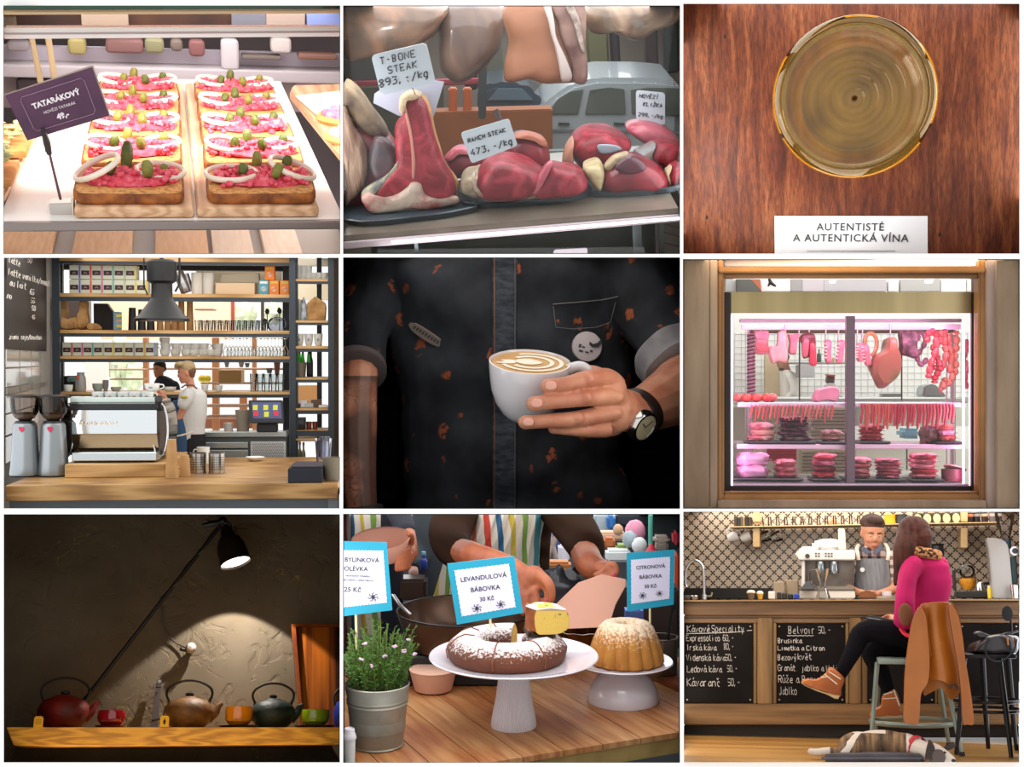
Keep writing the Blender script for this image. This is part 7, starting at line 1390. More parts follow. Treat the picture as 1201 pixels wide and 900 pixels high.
s_=yo/F;t=thing('blue_teapot','blue teapot cut off at the right edge of the shelf','teapot',(X7(404),yo+.1,Zs));m=MB();m.lt([(6*s_,0),(10*s_,8*s_),(11*s_,20*s_),(8*s_,30*s_),(3*s_,33*s_)],28);part('pot_body',m,mt('1c2a7c',rg=.4),t);m=MB();m.tube(catmull([(-9*s_,0,26*s_),(-10*s_,0,38*s_),(-4*s_,0,46*s_),(2*s_,0,46*s_)],4),1.2*s_,8);part('handle',m,mt('15120f',rg=.5),t)
def teacup(cx_,w,h,col,lb,sau,dy=0):
 y=yo-.1+dy;s_=y/F;W_=w/2*s_;H_=h*s_
 solo('saucer',MB().lt([(W_*.9,0),(W_*sau*.9,.006),(W_*sau,.014),(W_*sau*.95,.015),(W_*.8,.008)],32),mt('2c1810',rg=.35,coat=.3)if col!='8c1620' else mt('6a1214',rg=.35,coat=.3),'dark round saucer under the '+lb.split(' tea bowl')[0]+' tea bowl','saucer',(X7(cx_,y),y,Zs))
 t=thing('tea_bowl',lb,'bowl',(X7(cx_,y),y,Zs+.0165));H_-=.016
 m=MB();m.lt([(W_*.62,0),(W_*.7,H_*.04),(W_*.94,H_*.22),(W_,H_*.5),(W_*.99,H_*.85),(W_*.95,H_),(W_*.88,H_),(W_*.9,H_*.5),(W_*.5,H_*.12)],36);part('bowl_body',m,mt(col,rg=.12,coat=.8,nc=None),t)
teacup(130,30,18.5,'8c1620','maroon tea bowl between the red and brown teapots',1.15);teacup(279.5,31,23,'d98410','glossy orange tea bowl left of the green teapot',1.5);teacup(369.5,31,20,'7a9410','glossy lime green tea bowl in front of the leaning tray',1.5)
for x,ya,yb,lb,mk_ in((44.5,842,854,'small yellow paper tag hanging at the left teapot',0),(192.5,841,853,'small yellow paper tag with black leaf sign at the brown teapot',1)):
 y=YSF-.012;s_=y/F;o=A(x,yb,y);t=thing('paper_tag',lb,'tag',tuple(o));h=(yb-ya)*s_
 m=MB();m.prism([V((-4.7*s_,0,0)),V((4.7*s_,0,0)),V((4.7*s_,0,h*.85)),V((3*s_,0,h)),V((-3*s_,0,h)),V((-4.7*s_,0,h*.85))],V((0,.004,0)));c=part('tag_card',m,mt('d9a418',rg=.6),t)
 m=MB()
 if mk_:m.ball((0,-.001,h*.45),(1.6*s_,.002,2.4*s_),8,6);m.tube([(0,-.002,h*.2),(0,-.002,h*.75)],.5*s_,4)
 else:
  for j in range(3):m.bx(-3*s_,3*s_,-.002,0,h*(.3+.17*j),h*(.36+.17*j))
 part('printed_mark',m,mt('3a2408' if mk_ else 'a87c10',rg=.6),c,kind='stuff')
 m=MB();m.tube([V((0,0,h*.9)),V((1*s_,.05,h*1.25)),V((-2*s_,.12,h*1.1))],.35*s_,4);part('string',m,mt('15120f'),t)
yr0,yr1=YSF+.5,YSF+.42
o=A(98,823,yr0);zz=Zs
m=MB();d=(A(258,617,yr1)-o);k=(Zs+.006-o.z)/d.z;base=o+d*k
t=thing('leaning_rod','long dark rod leaning from behind the red teapot up to the lamp','rod',tuple(base));m.cyl(V((0,0,0)),A(259,616,yr1)-base,.0125,.011,12);part('rod',m,mt('120e0c',rg=.4,metal=.3),t)
cord=thing('electric_cable','thin cable twisted round the rod and hanging down to the wall knob','cable',tuple(A(222,762,YW-.03)));o=A(222,762,YW-.03);pts=[]
for i in range(17):
 u=i/16;p=A(258-(258-191)*u,617+(703-617)*u,yr1+(yr0-yr1)*u*.4);pts.append(p-o+V((.016*cos(i*.9+1.2),.016*sin(i*.9),.010*cos(i*.9))))
pts+=[A(190.5,712,YW-.08)-o,A(190.5,728,YW-.05)-o,A(195,742,YW-.03)-o,A(206,754,YW-.02)-o,A(216,759,YW-.03)-o,A(220,761,YW-.04)-o]
m=MB();m.tube(catmull(pts,4),.005,6);part('cable',m,mt('3a322c',rg=.4),cord)
t=thing('cable_outlet','small white knob on the wall where the cable ends','knob',tuple(A(223.5,763.5,YW)));s_=YW/F;m=MB();m.lt([(3*s_,-.0),(3.4*s_,.03),(5.6*s_,.05),(5.9*s_,.075),(4*s_,.1),(.2*s_,.11)],20,(0,0,0),(0,-1,.15));part('knob_body',m,mt('a8a29a',rg=.35),t);m=MB();m.lt([(2*s_,0),(2.2*s_,.05)],12,(-3*s_,-.06,-1*s_),(-.6,-.3,.1));part('cable_plug',m,mt('1a1614'),t)
y=YW-.12;o=V((X7(180,y),y,Zs));t=thing('metal_bracket','grey perforated metal strap standing between maroon bowl and brown teapot','bracket',tuple(o));g=lambda a,b,dy=0:A(a,b,y+dy)-o
m=MB();q0,q1=g(176,851),g(185,851);q0.z=q1.z=0;m.prism([q0,q1,g(190,797,.06),g(184,797,.06)],V((0,.012,0)),.002);part('strap',m,mt('57504e',rg=.4,metal=.6),t)
m=MB();m.tube([g(183,806,.03),g(189,806,.03)],.006,6);part('rung',m,mt('1c1816'),t);m=MB();m.lt([(1.6*s_,0),(1.6*s_,.01)],12,g(187,799.5,.045),(0,-1,0));part('screw',m,mt('9a948c',metal=.7,rg=.3),t)
m=MB();m.tube([g(178,846,-.05),g(188,843,-.06),g(190,841,-.05)],[.008,.006,.004],6);part('black_hook',m,mt('120f0e'),t)
YLm=YW-.25;s_=YLm/F;apex=A(265,622,YLm-.0);mouth=A(276.5,661,YLm-.05);ax=(mouth-apex).normalized();Lh=(mouth-apex).length
o=apex;t=thing('clamp_lamp','dark metal clamp lamp shining down on the wall above the teapots','lamp',tuple(o));dk=mt('2a2018',rg=.4,metal=.4)
m=MB();m.lt([(5*s_,-3*s_),(7*s_,2*s_),(8.5*s_,8*s_),(13*s_,13*s_),(16.2*s_,22*s_),(17.6*s_,Lh-1*s_),(17.8*s_,Lh),(17.1*s_,Lh),(15.5*s_,22*s_),(12*s_,14*s_),(6*s_,10*s_)],36,(0,0,0),ax,cap=False);part('lamp_shade',m,dk,t)
m=MB();m.lt([(16.9*s_,0),(12*s_,1.6*s_),(.2*s_,2.2*s_)],32,(mouth-o)-ax*3*s_,ax);part('bulb_face',m,mt('ffffff',emit='fff0e4',es=4),t)
m=MB();m.lt([(4*s_,-12*s_),(4.4*s_,-3*s_)],14,(0,0,0),ax);part('socket',m,dk,t)
q=lambda a,b,dy=0:A(a,b,YLm+dy)-o
m=MB();m.tube([q(237,617),q(246,615),q(258,613),q(266,614)],[.012,.018,.02,.016],8);m.tube([q(243,612),q(252,613),q(262,616)],[.008,.014,.02],8);m.ball(q(261,611),.026,12,8);part('clamp',m,mt('0f0c0a',rg=.4),t)
m=MB();m.tube([q(266,612),q(270,616),q(271,622)],.009,8);m.tube([q(276,618),q(276.5,622),q(273,626)],.006,6);part('wing_screw',m,mt('1a1410'),t)
sp=mouth+ax*.014
lamp('SPOT',tuple(sp),70,(1,.91,.82),.012,tuple(sp+V((.03,.04,-1))),spot=97,blend=.12)
y=YW-.25;o=V((X7(375,y),y,Zs));t=thing('wooden_tray','orange wooden tray with dark stripes leaning against the wall at the right','tray',tuple(o));g=lambda a,b,dy=0:A(a,b,y+dy)-o
bl,br,tr,tl=g(352,851,-.12),g(400,851,-.12),g(400,732.5,.12),g(341.5,732.5,.12);bl.z=br.z=.002;mm_=mt('a85a14',rg=.4,nc='2e1608',ns=2.2,sr=(7,.5,.15),detail=5,lo=.42,hi=.62,nc2='7c3e0e')
m=MB();m.prism([bl,br,tr,tl],V((0,.025,0)),.002);part('tray_panel',m,mm_,t)
fm=mt('8a4412',rg=.4,nc='6a3010',ns=4)
m=MB();m.prism([bl,bl+(br-bl)*.1,tl+(tr-tl)*.085,tl],V((0,-.03,0)),.004);part('tray_rim',m,fm,t);m=MB();m.prism([tl-(tl-bl)*.03,tr-(tr-br)*.03,tr,tl],V((0,-.034,0)),.004);part('tray_rim',m,fm,t)
fill_strip(7,'t',6.3,6.9,2.2,(1,.72,.38),.05,.95)
fill_strip(7,'b',6.4,7.2,7,(1,.66,.30),.05,.95)
# ================================================================== NICHE 8: cake stall
def _lf(pitch):
 return level_frame(600,749,1,pitch,777,7.0,470,730)
P=_lf(14.2)
shell(8,12.0,'8f8f90',back=mt('54585c',rg=.9,nc='7c7e80',ns=1.2))
A=lambda a,b,y:P.at(a,b,y)
ZT=A(603,853,7.0).z
def on8(a,b,z=0):return P.on(a,b,ZT+z)
def clip2(poly,cl):
 """Sutherland-Hodgman in the XY plane; both counter-clockwise"""
 out=poly
 for i in range(len(cl)):
  a,b=cl[i],cl[(i+1)%len(cl)];inp=out;out=[]
  if not inp:break
  side=lambda p:(b[0]-a[0])*(p[1]-a[1])-(b[1]-a[1])*(p[0]-a[0])
  for k in range(len(inp)):
   p,q=inp[k],inp[(k+1)%len(inp)];sp,sq=side(p),side(q)
   if sp>=0:out.append(p)
   if(sp>=0)!=(sq>=0):t=sp/(sp-sq);out.append((p[0]+(q[0]-p[0])*t,p[1]+(q[1]-p[1])*t))
 return out
E1,E2=on8(797,859),on8(560,897);e_=(E1-E2);e_.z=0;e_.normalize();n_=V((-e_.y,e_.x,0))
cl=[on8(404,896.5),on8(796,896.5),on8(796,771),on8(404,771)];cl=[(p.x,p.y)for p in cl]
tb=thing('plank_table','market table of orange brown wooden planks under the cakes','table',(0,7,ZT));
def plank_mat(c,d):
 m,nt,b=nodes('plank');N=nt.nodes;L=nt.links;tc=N.new('ShaderNodeTexCoord');mp=N.new('ShaderNodeMapping');mp.inputs['Rotation'].default_value=(0,0,-atan2(e_.y,e_.x));mp2=N.new('ShaderNodeMapping');mp2.inputs['Scale'].default_value=(14,1.0,1);L.new(tc.outputs['Object'],mp.inputs[0]);L.new(mp.outputs[0],mp2.inputs[0])
 n=N.new('ShaderNodeTexNoise');n.inputs['Scale'].default_value=1.6;n.inputs['Detail'].default_value=5;n.inputs['Distortion'].default_value=.6;L.new(mp2.outputs[0],n.inputs['Vector']);r=N.new('ShaderNodeValToRGB');r.color_ramp.elements[0].position=.34;r.color_ramp.elements[1].position=.66;r.color_ramp.elements[0].color=srgb(d);r.color_ramp.elements[1].color=srgb(c);L.new(n.outputs[0],r.inputs[0])
 n2=N.new('ShaderNodeTexNoise');n2.inputs['Scale'].default_value=1.8;L.new(tc.outputs['Object'],n2.inputs['Vector']);r2=N.new('ShaderNodeValToRGB');r2.color_ramp.elements[0].position=.35;r2.color_ramp.elements[1].position=.6;r2.color_ramp.elements[0].color=srgb('d99a68');r2.color_ramp.elements[1].color=(1,1,1,1);L.new(n2.outputs[0],r2.inputs[0])
 mx=N.new('ShaderNodeMix');mx.data_type='RGBA';mx.blend_type='MULTIPLY';mx.inputs[0].default_value=.7;L.new(r.outputs[0],mx.inputs[6]);L.new(r2.outputs[0],mx.inputs[7]);L.new(mx.outputs[2],b.inputs['Base Color']);b.inputs['Roughness'].default_value=.5;return m
pms=[plank_mat('c2905c','9c6234'),plank_mat('b98450','935628'),plank_mat('c99a68','a36c3c')]
PW=.235
for i in range(-9,9):
 a=E1+e_*(-.245)+e_*(PW*i);q=[a+e_*.003,a+e_*(PW-.003),a+e_*(PW-.003)+n_*2.6,a+e_*.003+n_*2.6];pg=clip2([(p.x,p.y)for p in q],cl)
 if len(pg)<3:continue
 m=MB();m.prism([V((x,y-7,-.03))for x,y in pg],V((0,0,.03)));part('plank',m,pms[i%3],tb)
q=[E2-e_*3-n_*(-.004),E1+e_*1,E1+e_*1+n_*.03,E2-e_*3+n_*.03]
q=[p+n_*.012 for p in q];pg=clip2([(p.x,p.y)for p in q],cl)
m=MB();m.prism([V((x,y-7,-.12))for x,y in pg],V((0,0,.088)));part('edge_board',m,mt('b59a5c',rg=.6,nc='9a8048',ns=5),tb)
S8=7.0/F
def sugar_mat(base,base2,z0,z1,sugar='e8dcd8',name='sugar_cake'):
 m,nt,b=nodes(name);N=nt.nodes;L=nt.links;tc=N.new('ShaderNodeTexCoord');sx=N.new('ShaderNodeSeparateXYZ');L.new(tc.outputs['Object'],sx.inputs[0])
 mr=N.new('ShaderNodeMapRange');mr.inputs[1].default_value=z0;mr.inputs[2].default_value=z1;L.new(sx.outputs[2],mr.inputs[0])
 n=N.new('ShaderNodeTexNoise');n.inputs['Scale'].default_value=70;n.inputs['Detail'].default_value=3;L.new(tc.outputs['Object'],n.inputs['Vector'])
 mm=N.new('ShaderNodeMath');mm.operation='MULTIPLY_ADD';mm.inputs[1].default_value=1.6;L.new(n.outputs[0],mm.inputs[0]);sb=N.new('ShaderNodeMath');sb.operation='SUBTRACT';sb.inputs[1].default_value=.8;L.new(mr.outputs[0],sb.inputs[0]);L.new(sb.outputs[0],mm.inputs[2])
 r=N.new('ShaderNodeValToRGB');r.color_ramp.elements[0].position=.35;r.color_ramp.elements[1].position=.7;L.new(mm.outputs[0],r.inputs[0])
 n2=N.new('ShaderNodeTexNoise');n2.inputs['Scale'].default_value=9;L.new(tc.outputs['Object'],n2.inputs['Vector']);m1=N.new('ShaderNodeMix');m1.data_type='RGBA';L.new(n2.outputs[0],m1.inputs[0]);m1.inputs[6].default_value=srgb(base);m1.inputs[7].default_value=srgb(base2)
 mx=N.new('ShaderNodeMix');mx.data_type='RGBA';L.new(r.outputs[0],mx.inputs[0]);L.new(m1.outputs[2],mx.inputs[6]);mx.inputs[7].default_value=srgb(sugar);L.new(mx.outputs[2],b.inputs['Base Color']);b.inputs['Roughness'].default_value=.8
 bp=N.new('ShaderNodeBump');bp.inputs['Strength'].default_value=.4;bp.inputs['Distance'].default_value=.008;L.new(n.outputs[0],bp.inputs['Height']);L.new(bp.outputs[0],b.inputs['Normal']);return m
china=mt('dcd6dc',rg=.15,coat=.6);sponge=mt('d8b45c',rg=.9,nc='c09a44',ns=25,bump=.6,bs=40)
c0=on8(602.5,852);hpl=79*S8
t=thing('cake_stand','tall white cake stand with ribbed foot under the dark ring cake','cake stand',(c0.x,c0.y,ZT+.001))
m=MB();m.lt([(26.5*S8,0),(26.8*S8,3*S8),(25.5*S8,12*S8),(21*S8,35*S8),(18.5*S8,55*S8),(19*S8,hpl-1*S8)],120,flute=.018,fn=60);part('ribbed_foot',m,china,t,60)
m=MB();m.lt([(20*S8,hpl-2*S8),(80*S8,hpl-.5*S8),(98*S8,hpl+4*S8),(101*S8,hpl+6*S8),(100*S8,hpl+7.4*S8),(90*S8,hpl+5.5*S8),(78*S8,hpl+2*S8),(1*S8,hpl+2*S8)],72);part('plate',m,china,t,60)
zc_=ZT+.001+hpl+2.2*S8;t=thing('ring_cake','dark ring cake dusted with sugar on the tall stand, one slice missing','cake',(c0.x-8*S8,c0.y,zc_))
Ro,Ri,Hc=72*S8,29*S8,31*S8
prof=[(Ri+.0*S8,2*S8),(Ri-3*S8,12*S8),(Ri-1*S8,22*S8),(Ri+9*S8,Hc-2*S8),((Ro+Ri)/2,Hc),(Ro-14*S8,Hc-3*S8),(Ro-3*S8,Hc-12*S8),(Ro,14*S8),(Ro-2*S8,4*S8),(Ro-5*S8,0),(Ri+3*S8,0)]
g0,g1=radians(48),radians(80);n=70;rings=[]
for i in range(n+1):
 a=g1+(2*PI-(g1-g0))*i/n;k=1+.008*sin(a*5);rings.append([V((r*k*cos(a),r*k*sin(a),z))for r,z in prof])
m=MB();m.loft(rings);ck=part('cake_body',m,sugar_mat('4a2416','6e3a20',11*S8,33*S8,'dccfcc'),t,50)
for a in(g0-.004,g1+.004):
 d=V((-sin(a),cos(a),0))*(.0015 if a>1 else-.0015)
 m=MB();m.add([V((r*cos(a),r*sin(a),z))-d*(1 if a>1 else 1)for r,z in prof],[tuple(range(len(prof)))]);part('cut_face',m,sponge,t)
for a in(radians(-52),radians(-103),radians(150),radians(190),radians(20),radians(110)):
 L_=[V(((r+1.0*S8*(1 if z<Hc*.99 else 0))*cos(a),(r+1*S8)*sin(a),z+.6*S8*(z>20*S8)))for r,z in prof[3:9]];m=MB();m.tube(L_,.75*S8,5);part('cut_line',m,mt('7c4526',rg=.8),ck)
y=6.93;o=A(645,746,y);t=thing('cake_slice','slice of yellow speckled cake lifted above the ring cake','cake slice',tuple(o));s_=y/F;g=lambda a,b,dy=0:A(a,b,y+dy)-o
face=catmull([g(629,716),g(645,713),(g(662,716)),g(668,724),g(667,736),g(659,743),g(640,745),g(629,742)],3,True)
m=MB();m.prism(face,V((-.03,.14,0)),.003);part('slice_sponge',m,mt('c9a850',rg=.9,nc='5c5a2a',ns=22,lo=.62,hi=.68,bump=.5,bs=50),t)
m=MB();m.prism([g(629.5,716),g(629.5,742.5),g(616,738,.05),g(617,712,.05)],V((-.0,.12,0)),.004);part('brown_crust',m,mt('7a3a1c',rg=.8,nc='a35a2c',ns=14),t)
m=MB();m.prism([g(616,712,.03),g(629,716.5,-.004),g(646,713.5,-.004),g(664,716.5,-.004),g(652,710,.12),g(632,708,.13)],V((0,0,.008)),.002);part('sugar_top',m,mt('e4d9d6',rg=.9),t)
t=thing('cake_server','small cake server with dark blade under the lifted slice','cake server',tuple(A(640,748,y)));o=A(640,748,y);m=MB();m.prism([A(620,745.5,y)-o,A(652,747.5,y)-o,A(648,749.5,y)-o,A(620,748,y)-o],V((0,.12,0)));part('blade',m,mt('2a2422',rg=.2,metal=.7),t);m=MB();m.tube([A(621,746,y+.06)-o,A(616,738,y+.3)-o,A(622,715,y+.72)-o,A(632,700,y+.98)-o],.012,8);part('server_handle',m,mt('2c2420',rg=.4),t)
c1=on8(731,822);S9=c1.y/F;h2=44*S9
t=thing('cake_stand','low white cake stand with bowl shaped foot under the fluted cake','cake stand',(c1.x,c1.y,ZT+.001))
m=MB();m.lt([(42*S9,0),(42.6*S9,3*S9),(40*S9,14*S9),(33*S9,26*S9),(24*S9,34*S9),(22*S9,h2-1*S9)],56);part('bowl_foot',m,china,t,60)
m=MB();m.lt([(22*S9,h2-2*S9),(46*S9,h2-1*S9),(56*S9,h2+1.5*S9),(59*S9,h2+3.4*S9),(58*S9,h2+4.6*S9),(46*S9,h2+2*S9),(1*S9,h2+1.6*S9)],64);part('plate',m,china,t,60)
t=thing('fluted_cake','tall golden fluted bundt cake dusted with sugar on the low stand','cake',(c1.x+3*S9,c1.y,ZT+.001+h2+1.9*S9));pr2=[(40,0),(44,3),(43,12),(38,28),(32,42),(26,48),(18,50),(10,46),(8,30)];vs=[];N_=128;mm=MB()
for r,z in pr2:
 for i in range(N_):a=2*PI*i/N_;f=1+.075*abs(sin(a*8))**.7*(1 if r>20 else .3)-.04;vs.append(V((r*S9*f*cos(a),r*S9*f*sin(a),z*S9)))
mm.add(vs,[(k*N_+i,k*N_+(i+1)%N_,(k+1)*N_+(i+1)%N_,(k+1)*N_+i)for k in range(len(pr2)-1)for i in range(N_)]+[tuple(range(N_-1,-1,-1)),tuple((len(pr2)-1)*N_+i for i in range(N_))]);part('cake_body',mm,sugar_mat('9c5a1e','c88c38',14*S9,60*S9,'e0c8ac'),t,60)
p=on8(682,776);s_=p.y/F;t=thing('fluted_tin','brown shiny fluted cake tin between the two cakes','cake tin',(p.x,p.y+.1,ZT+.001));m=MB();m.lt([(26*s_,0),(30*s_,8*s_),(34*s_,30*s_),(35*s_,36*s_),(33*s_,36*s_),(28*s_,8*s_)],64,flute=.05,fn=12);part('tin_body',m,mt('8a5c30',rg=.2,metal=.7,nc='5c3818',ns=4),t)
teal=mt('1791ae',rg=.5);paper=mt('d3d0e4',rg=.6);ink=mt('34323c',rg=.6)
def stall_sign(lb,pts,y,lines,stick,dood,left=False):
 tl,tr,br,bl=[A(a,b,y)for a,b in pts];o=(bl+br)/2;t=thing('price_sign',lb,'sign',tuple(o));pnt=lambda u,v,off=0:(tl*(1-u)+tr*u)*(1-v)+(bl*(1-u)+br*u)*v+V((0,off,0))-o
 m=MB();m.prism([bl-o,br-o,tr-o,tl-o],V((0,.006,0)));c=part('teal_card',m,teal,t)
 q=[];u0,u1,v0,v1=(.0 if left else .085),.91,.115,.885;N1,N2=26,20
 for i in range(N1):q.append(pnt(u0+(u1-u0)*i/N1,v0+(.012 if i%2 else 0),-.002))
 for i in range(N2):q.append(pnt(u1-(.01 if i%2 else 0),v0+(v1-v0)*i/N2,-.002))
 for i in range(N1):q.append(pnt(u1-(u1-u0)*i/N1,v1-(.012 if i%2 else 0),-.002))
 for i in range(N2):q.append(pnt(u0+(.01 if i%2 and not left else 0),v1-(v1-v0)*i/N2,-.002))
 m=MB();m.prism(q,V((0,.003,0)));pp=part('white_paper',m,paper,c)
 ang=atan2((tr-tl).z,(tr-tl).x);m=MB()
 for s1,h,u,v,al,bd in lines:
  tx=textmb(s1,h*y/F*1.18,.001,al,bold=bd*y/F);m.M=MX.Translation(pnt(u,v,-.0035))@MX.Rotation(-ang,4,'Y');m.add(tx.v,tx.f)
 m.M=MX();part('lettering',m,ink,c)
 for(u,v,sc)in dood:
  m=MB();R=random.Random(int(u*100));k=sc*y/F;b0=pnt(u,v,-.004)
  m.ball(b0,(1.3*k,.001,1.6*k),8,5)
  for j in range(7):a=j*.9+u;m.tube([b0+V((1.2*k*cos(a),0,1.4*k*sin(a))),b0+V((3*k*cos(a+.3),0,2.6*k*sin(a+.3))),b0+V((4*k*cos(a-.1),0,3.4*k*sin(a-.1)))],.28*k,4)
  part('small_drawing',m,ink,c,kind='stuff')
 m=MB();a,b=[A(x_,y_,y+.008)-o for x_,y_ in stick];m.cyl(a,b,.0065,n=8);part('wooden_stick',m,mt('d8c898',rg=.6),t)
stall_sign('teal bordered sign reading LEVANDULOVÁ BÁBOVKA stuck in the ring cake',[(524.5,661.5),(603,652.5),(613.5,719),(536,733)],6.9,[('LEVANDULOVÁ',6.6,.5,.33,'CENTER',.1),('BÁBOVKA',6.6,.5,.52,'CENTER',.1),('30 Kč',6,.5,.69,'CENTER',.1)],((573,690),(575.5,737)),[(.33,.79,1.5),(.69,.79,1.4)])
stall_sign('teal bordered sign reading CITRONOVÁ BÁBOVKA behind the fluted cake',[(735,649),(791.5,645),(790,709.5),(735.5,717.5)],7.5,[('CITRONOVÁ',5.0,.5,.3,'CENTER',.1),('BÁBOVKA',5.0,.5,.47,'CENTER',.1),('30 Kč',5,.5,.64,'CENTER',.1)],((762,680),(762.5,742)),[(.33,.76,1.2),(.69,.76,1.1)])
stall_sign('teal bordered sign about herb soup for 25 Kč stuck in the herb pot',[(403.5,635),(453.5,636.5),(460,716),(403.5,723)],6.72,[('BYLINKOVÁ',6.4,.01,.27,'LEFT',.1),('OLÉVKA',6.4,.0,.39,'LEFT',.1),('MEDVĚDÍHO ČESNEKU,',2.4,.03,.47,'LEFT',0),('BRAMBOR A JARNÍ CIBULKY',2.4,.0,.525,'LEFT',0),('25 Kč',7,.0,.67,'LEFT',.12)],((416.5,690),(418.5,762)),[(.62,.78,1.6)],left=True)
p=on8(443,874);s_=p.y/F;t=thing('herb_pot','zinc bucket of flowering green herbs at the left edge of the table','potted herb',(p.x,p.y,ZT+.001))
zn=mt('b4b2a6',rg=.4,metal=.55,nc='8f8c7c',ns=4)
m=MB();m.lt([(30.5*s_,0),(31.5*s_,1.5*s_),(30.5*s_,3*s_),(35.5*s_,50*s_),(36.6*s_,52*s_),(35.8*s_,54*s_),(36.8*s_,56.5*s_),(36*s_,58.5*s_),(38.4*s_,74*s_),(37.6*s_,75*s_),(35*s_,56*s_),(33*s_,20*s_)],56);part('bucket',m,zn,t)
m=MB();m.lt([(36.5*s_,70*s_),(2*s_,71*s_)],24);part('soil',m,mt('2c2418',rg=.9),t)
R=random.Random(3);lf=MB();st=MB();fl_=MB()
def leaf(mb,p,d,L_,w):
 d=d.normalized();s1=d.cross(V((R.uniform(-1,1),R.uniform(-1,1),R.uniform(-1,1)))).normalized();up=s1.cross(d);mb.add([p,p+d*L_*.5+s1*w+up*w*.3,p+d*L_,p+d*L_*.5-s1*w+up*w*.3],[(0,1,2,3)])
for i in range(150):
 a=R.uniform(0,2*PI);r=33*s_*sqrt(R.random());b=V((r*cos(a),r*sin(a),70*s_));lean=V((cos(a)*r*.55+R.uniform(-6,6)*s_,sin(a)*r*.55+R.uniform(-6,6)*s_,R.uniform(45,88)*s_*(1-.35*r/(33*s_))))
 if i<8:lean=V((R.uniform(20,38)*s_,-R.uniform(5,30)*s_,R.uniform(35,75)*s_));b.x=15*s_
 lim=(404-443)*s_;tp=b+lean
 if tp.x<lim+3*s_:lean.x=lim+4*s_-b.x
 L_=catmull([b,b+lean*.5+V((0,0,6*s_)),b+lean],4);st.tube(L_,.5*s_,4)
 for k in range(22):u=R.uniform(.08,1);q=b+lean*u+V((0,0,6*s_*4*u*(1-u)*.25));leaf(lf,q,V((R.uniform(-1,1),R.uniform(-1,1),R.uniform(-.2,1))),R.uniform(3.5,7)*s_,R.uniform(.7,1.3)*s_)
part('stems',st,mt('5a6b28',rg=.7),t,kind='stuff');part('leaves',lf,mt('4f7a24',rg=.6,nc='2f5518',ns=6,nc2='3f6a1e'),t,kind='stuff')
for(x_,y_)in((424,774),(451,770),(437,781),(463,758),(474,764),(486,768),(428,755),(480,751)):
 q=A(x_,y_,p.y-.17)-V((p.x,p.y,ZT+.001));m=MB()
 for k in range(5):m.ball(q+V((R.uniform(-2,2),R.uniform(-2,2),R.uniform(-1.5,1.5)))*s_,(1.7*s_,1.2*s_,1.1*s_),6,4)
 part('lilac_flower',m,mt('c8a8bc',rg=.7),t)
p=on8(410,921);p=P.at(411,905,6.38);s_=6.38/F;zt_=P.at(411,852,6.38).z
t=thing('coffee_cup','white paper cup with a white lid cut off at the bottom left corner','cup',(P.at(410,890,6.42).x,6.42,P.at(411,893,6.42).z));o=V((P.at(410,890,6.42).x,6.42,P.at(411,893,6.42).z));s_=6.42/F
m=MB();m.lt([(6.3*s_,-2*s_),(7.2*s_,28*s_)],24);part('cup_body',m,mt('dcd8d2',rg=.6),t);m=MB();m.lt([(8*s_,27*s_),(8.3*s_,29*s_),(7.4*s_,33*s_),(6.6*s_,34*s_),(6.2*s_,39*s_),(5.2*s_,40*s_),(5*s_,38.5*s_)],24);part('cup_lid',m,mt('e0dce0',rg=.35),t)
pe=mt('d8a48c',rg=.6)
p=on8(509,806);s_=p.y/F;t=thing('peach_bowl','peach paper bowl standing on the table behind the herb pot','bowl',(p.x,p.y-.08,ZT+.001));m=MB();m.lt([(18*s_,0),(22*s_,2*s_),(27*s_,22*s_),(27.6*s_,26*s_),(26*s_,25*s_),(20*s_,4*s_)],40);part('bowl_body',m,pe,t);m=MB();m.lt([(27.7*s_,24.5*s_),(28.3*s_,26*s_),(26.5*s_,26.5*s_)],40);part('rim',m,mt('e2b39c',rg=.6),t)
o=A(449,655,8.0);s_=8.0/F;t=thing('peach_bowl','peach paper bowl held up by the person at the left','bowl',tuple(o),rot=MX.Rotation(.22,4,'X')@MX.Rotation(-.05,4,'Y'));m=MB();m.lt([(22*s_,0),(25*s_,2*s_),(33*s_,22*s_),(35*s_,26*s_),(33*s_,25*s_),(24*s_,5*s_)],40);part('bowl_body',m,mt('d9a08a',rg=.6),t)
zs_=A(548,757,8.05).z;s_=8.05/F;o=V((A(548,757,8.05).x,8.05,zs_+.001));m=MB();m.bx(o.x-.36,o.x+.36,7.78,8.32,ZT+.001,zs_,bev=.01);solo('camp_stove',m,mt('1e1c1c',rg=.5),'low dark stove under the big frying pan','stove');t=thing('frying_pan','big dark pan standing behind the LEVANDULOVÁ sign','pan',tuple(o));m=MB();m.lt([(66*s_,0),(70*s_,2*s_),(82*s_,36*s_),(84*s_,42*s_),(82*s_,42*s_),(74*s_,14*s_),(64*s_,4*s_)],64);part('pan_body',m,mt('3a2c24',rg=.25,metal=.5,nc='6a4c38',ns=2),t);m=MB();m.tube([V((83.5*s_*cos(a*PI/24),83.5*s_*sin(a*PI/24),42*s_))for a in range(48)],1.1*s_,6,closed=True);part('pan_rim',m,mt('16151a',rg=.3,metal=.5),t)
m=MB();m.tube([V((-64*s_,-.18,44*s_)),V((-78*s_,-.1,52*s_)),V((-88*s_,.0,60*s_))],3*s_,8,flat=.5);part('pan_handle',m,mt('b4b0b0',rg=.2,metal=.9),t)
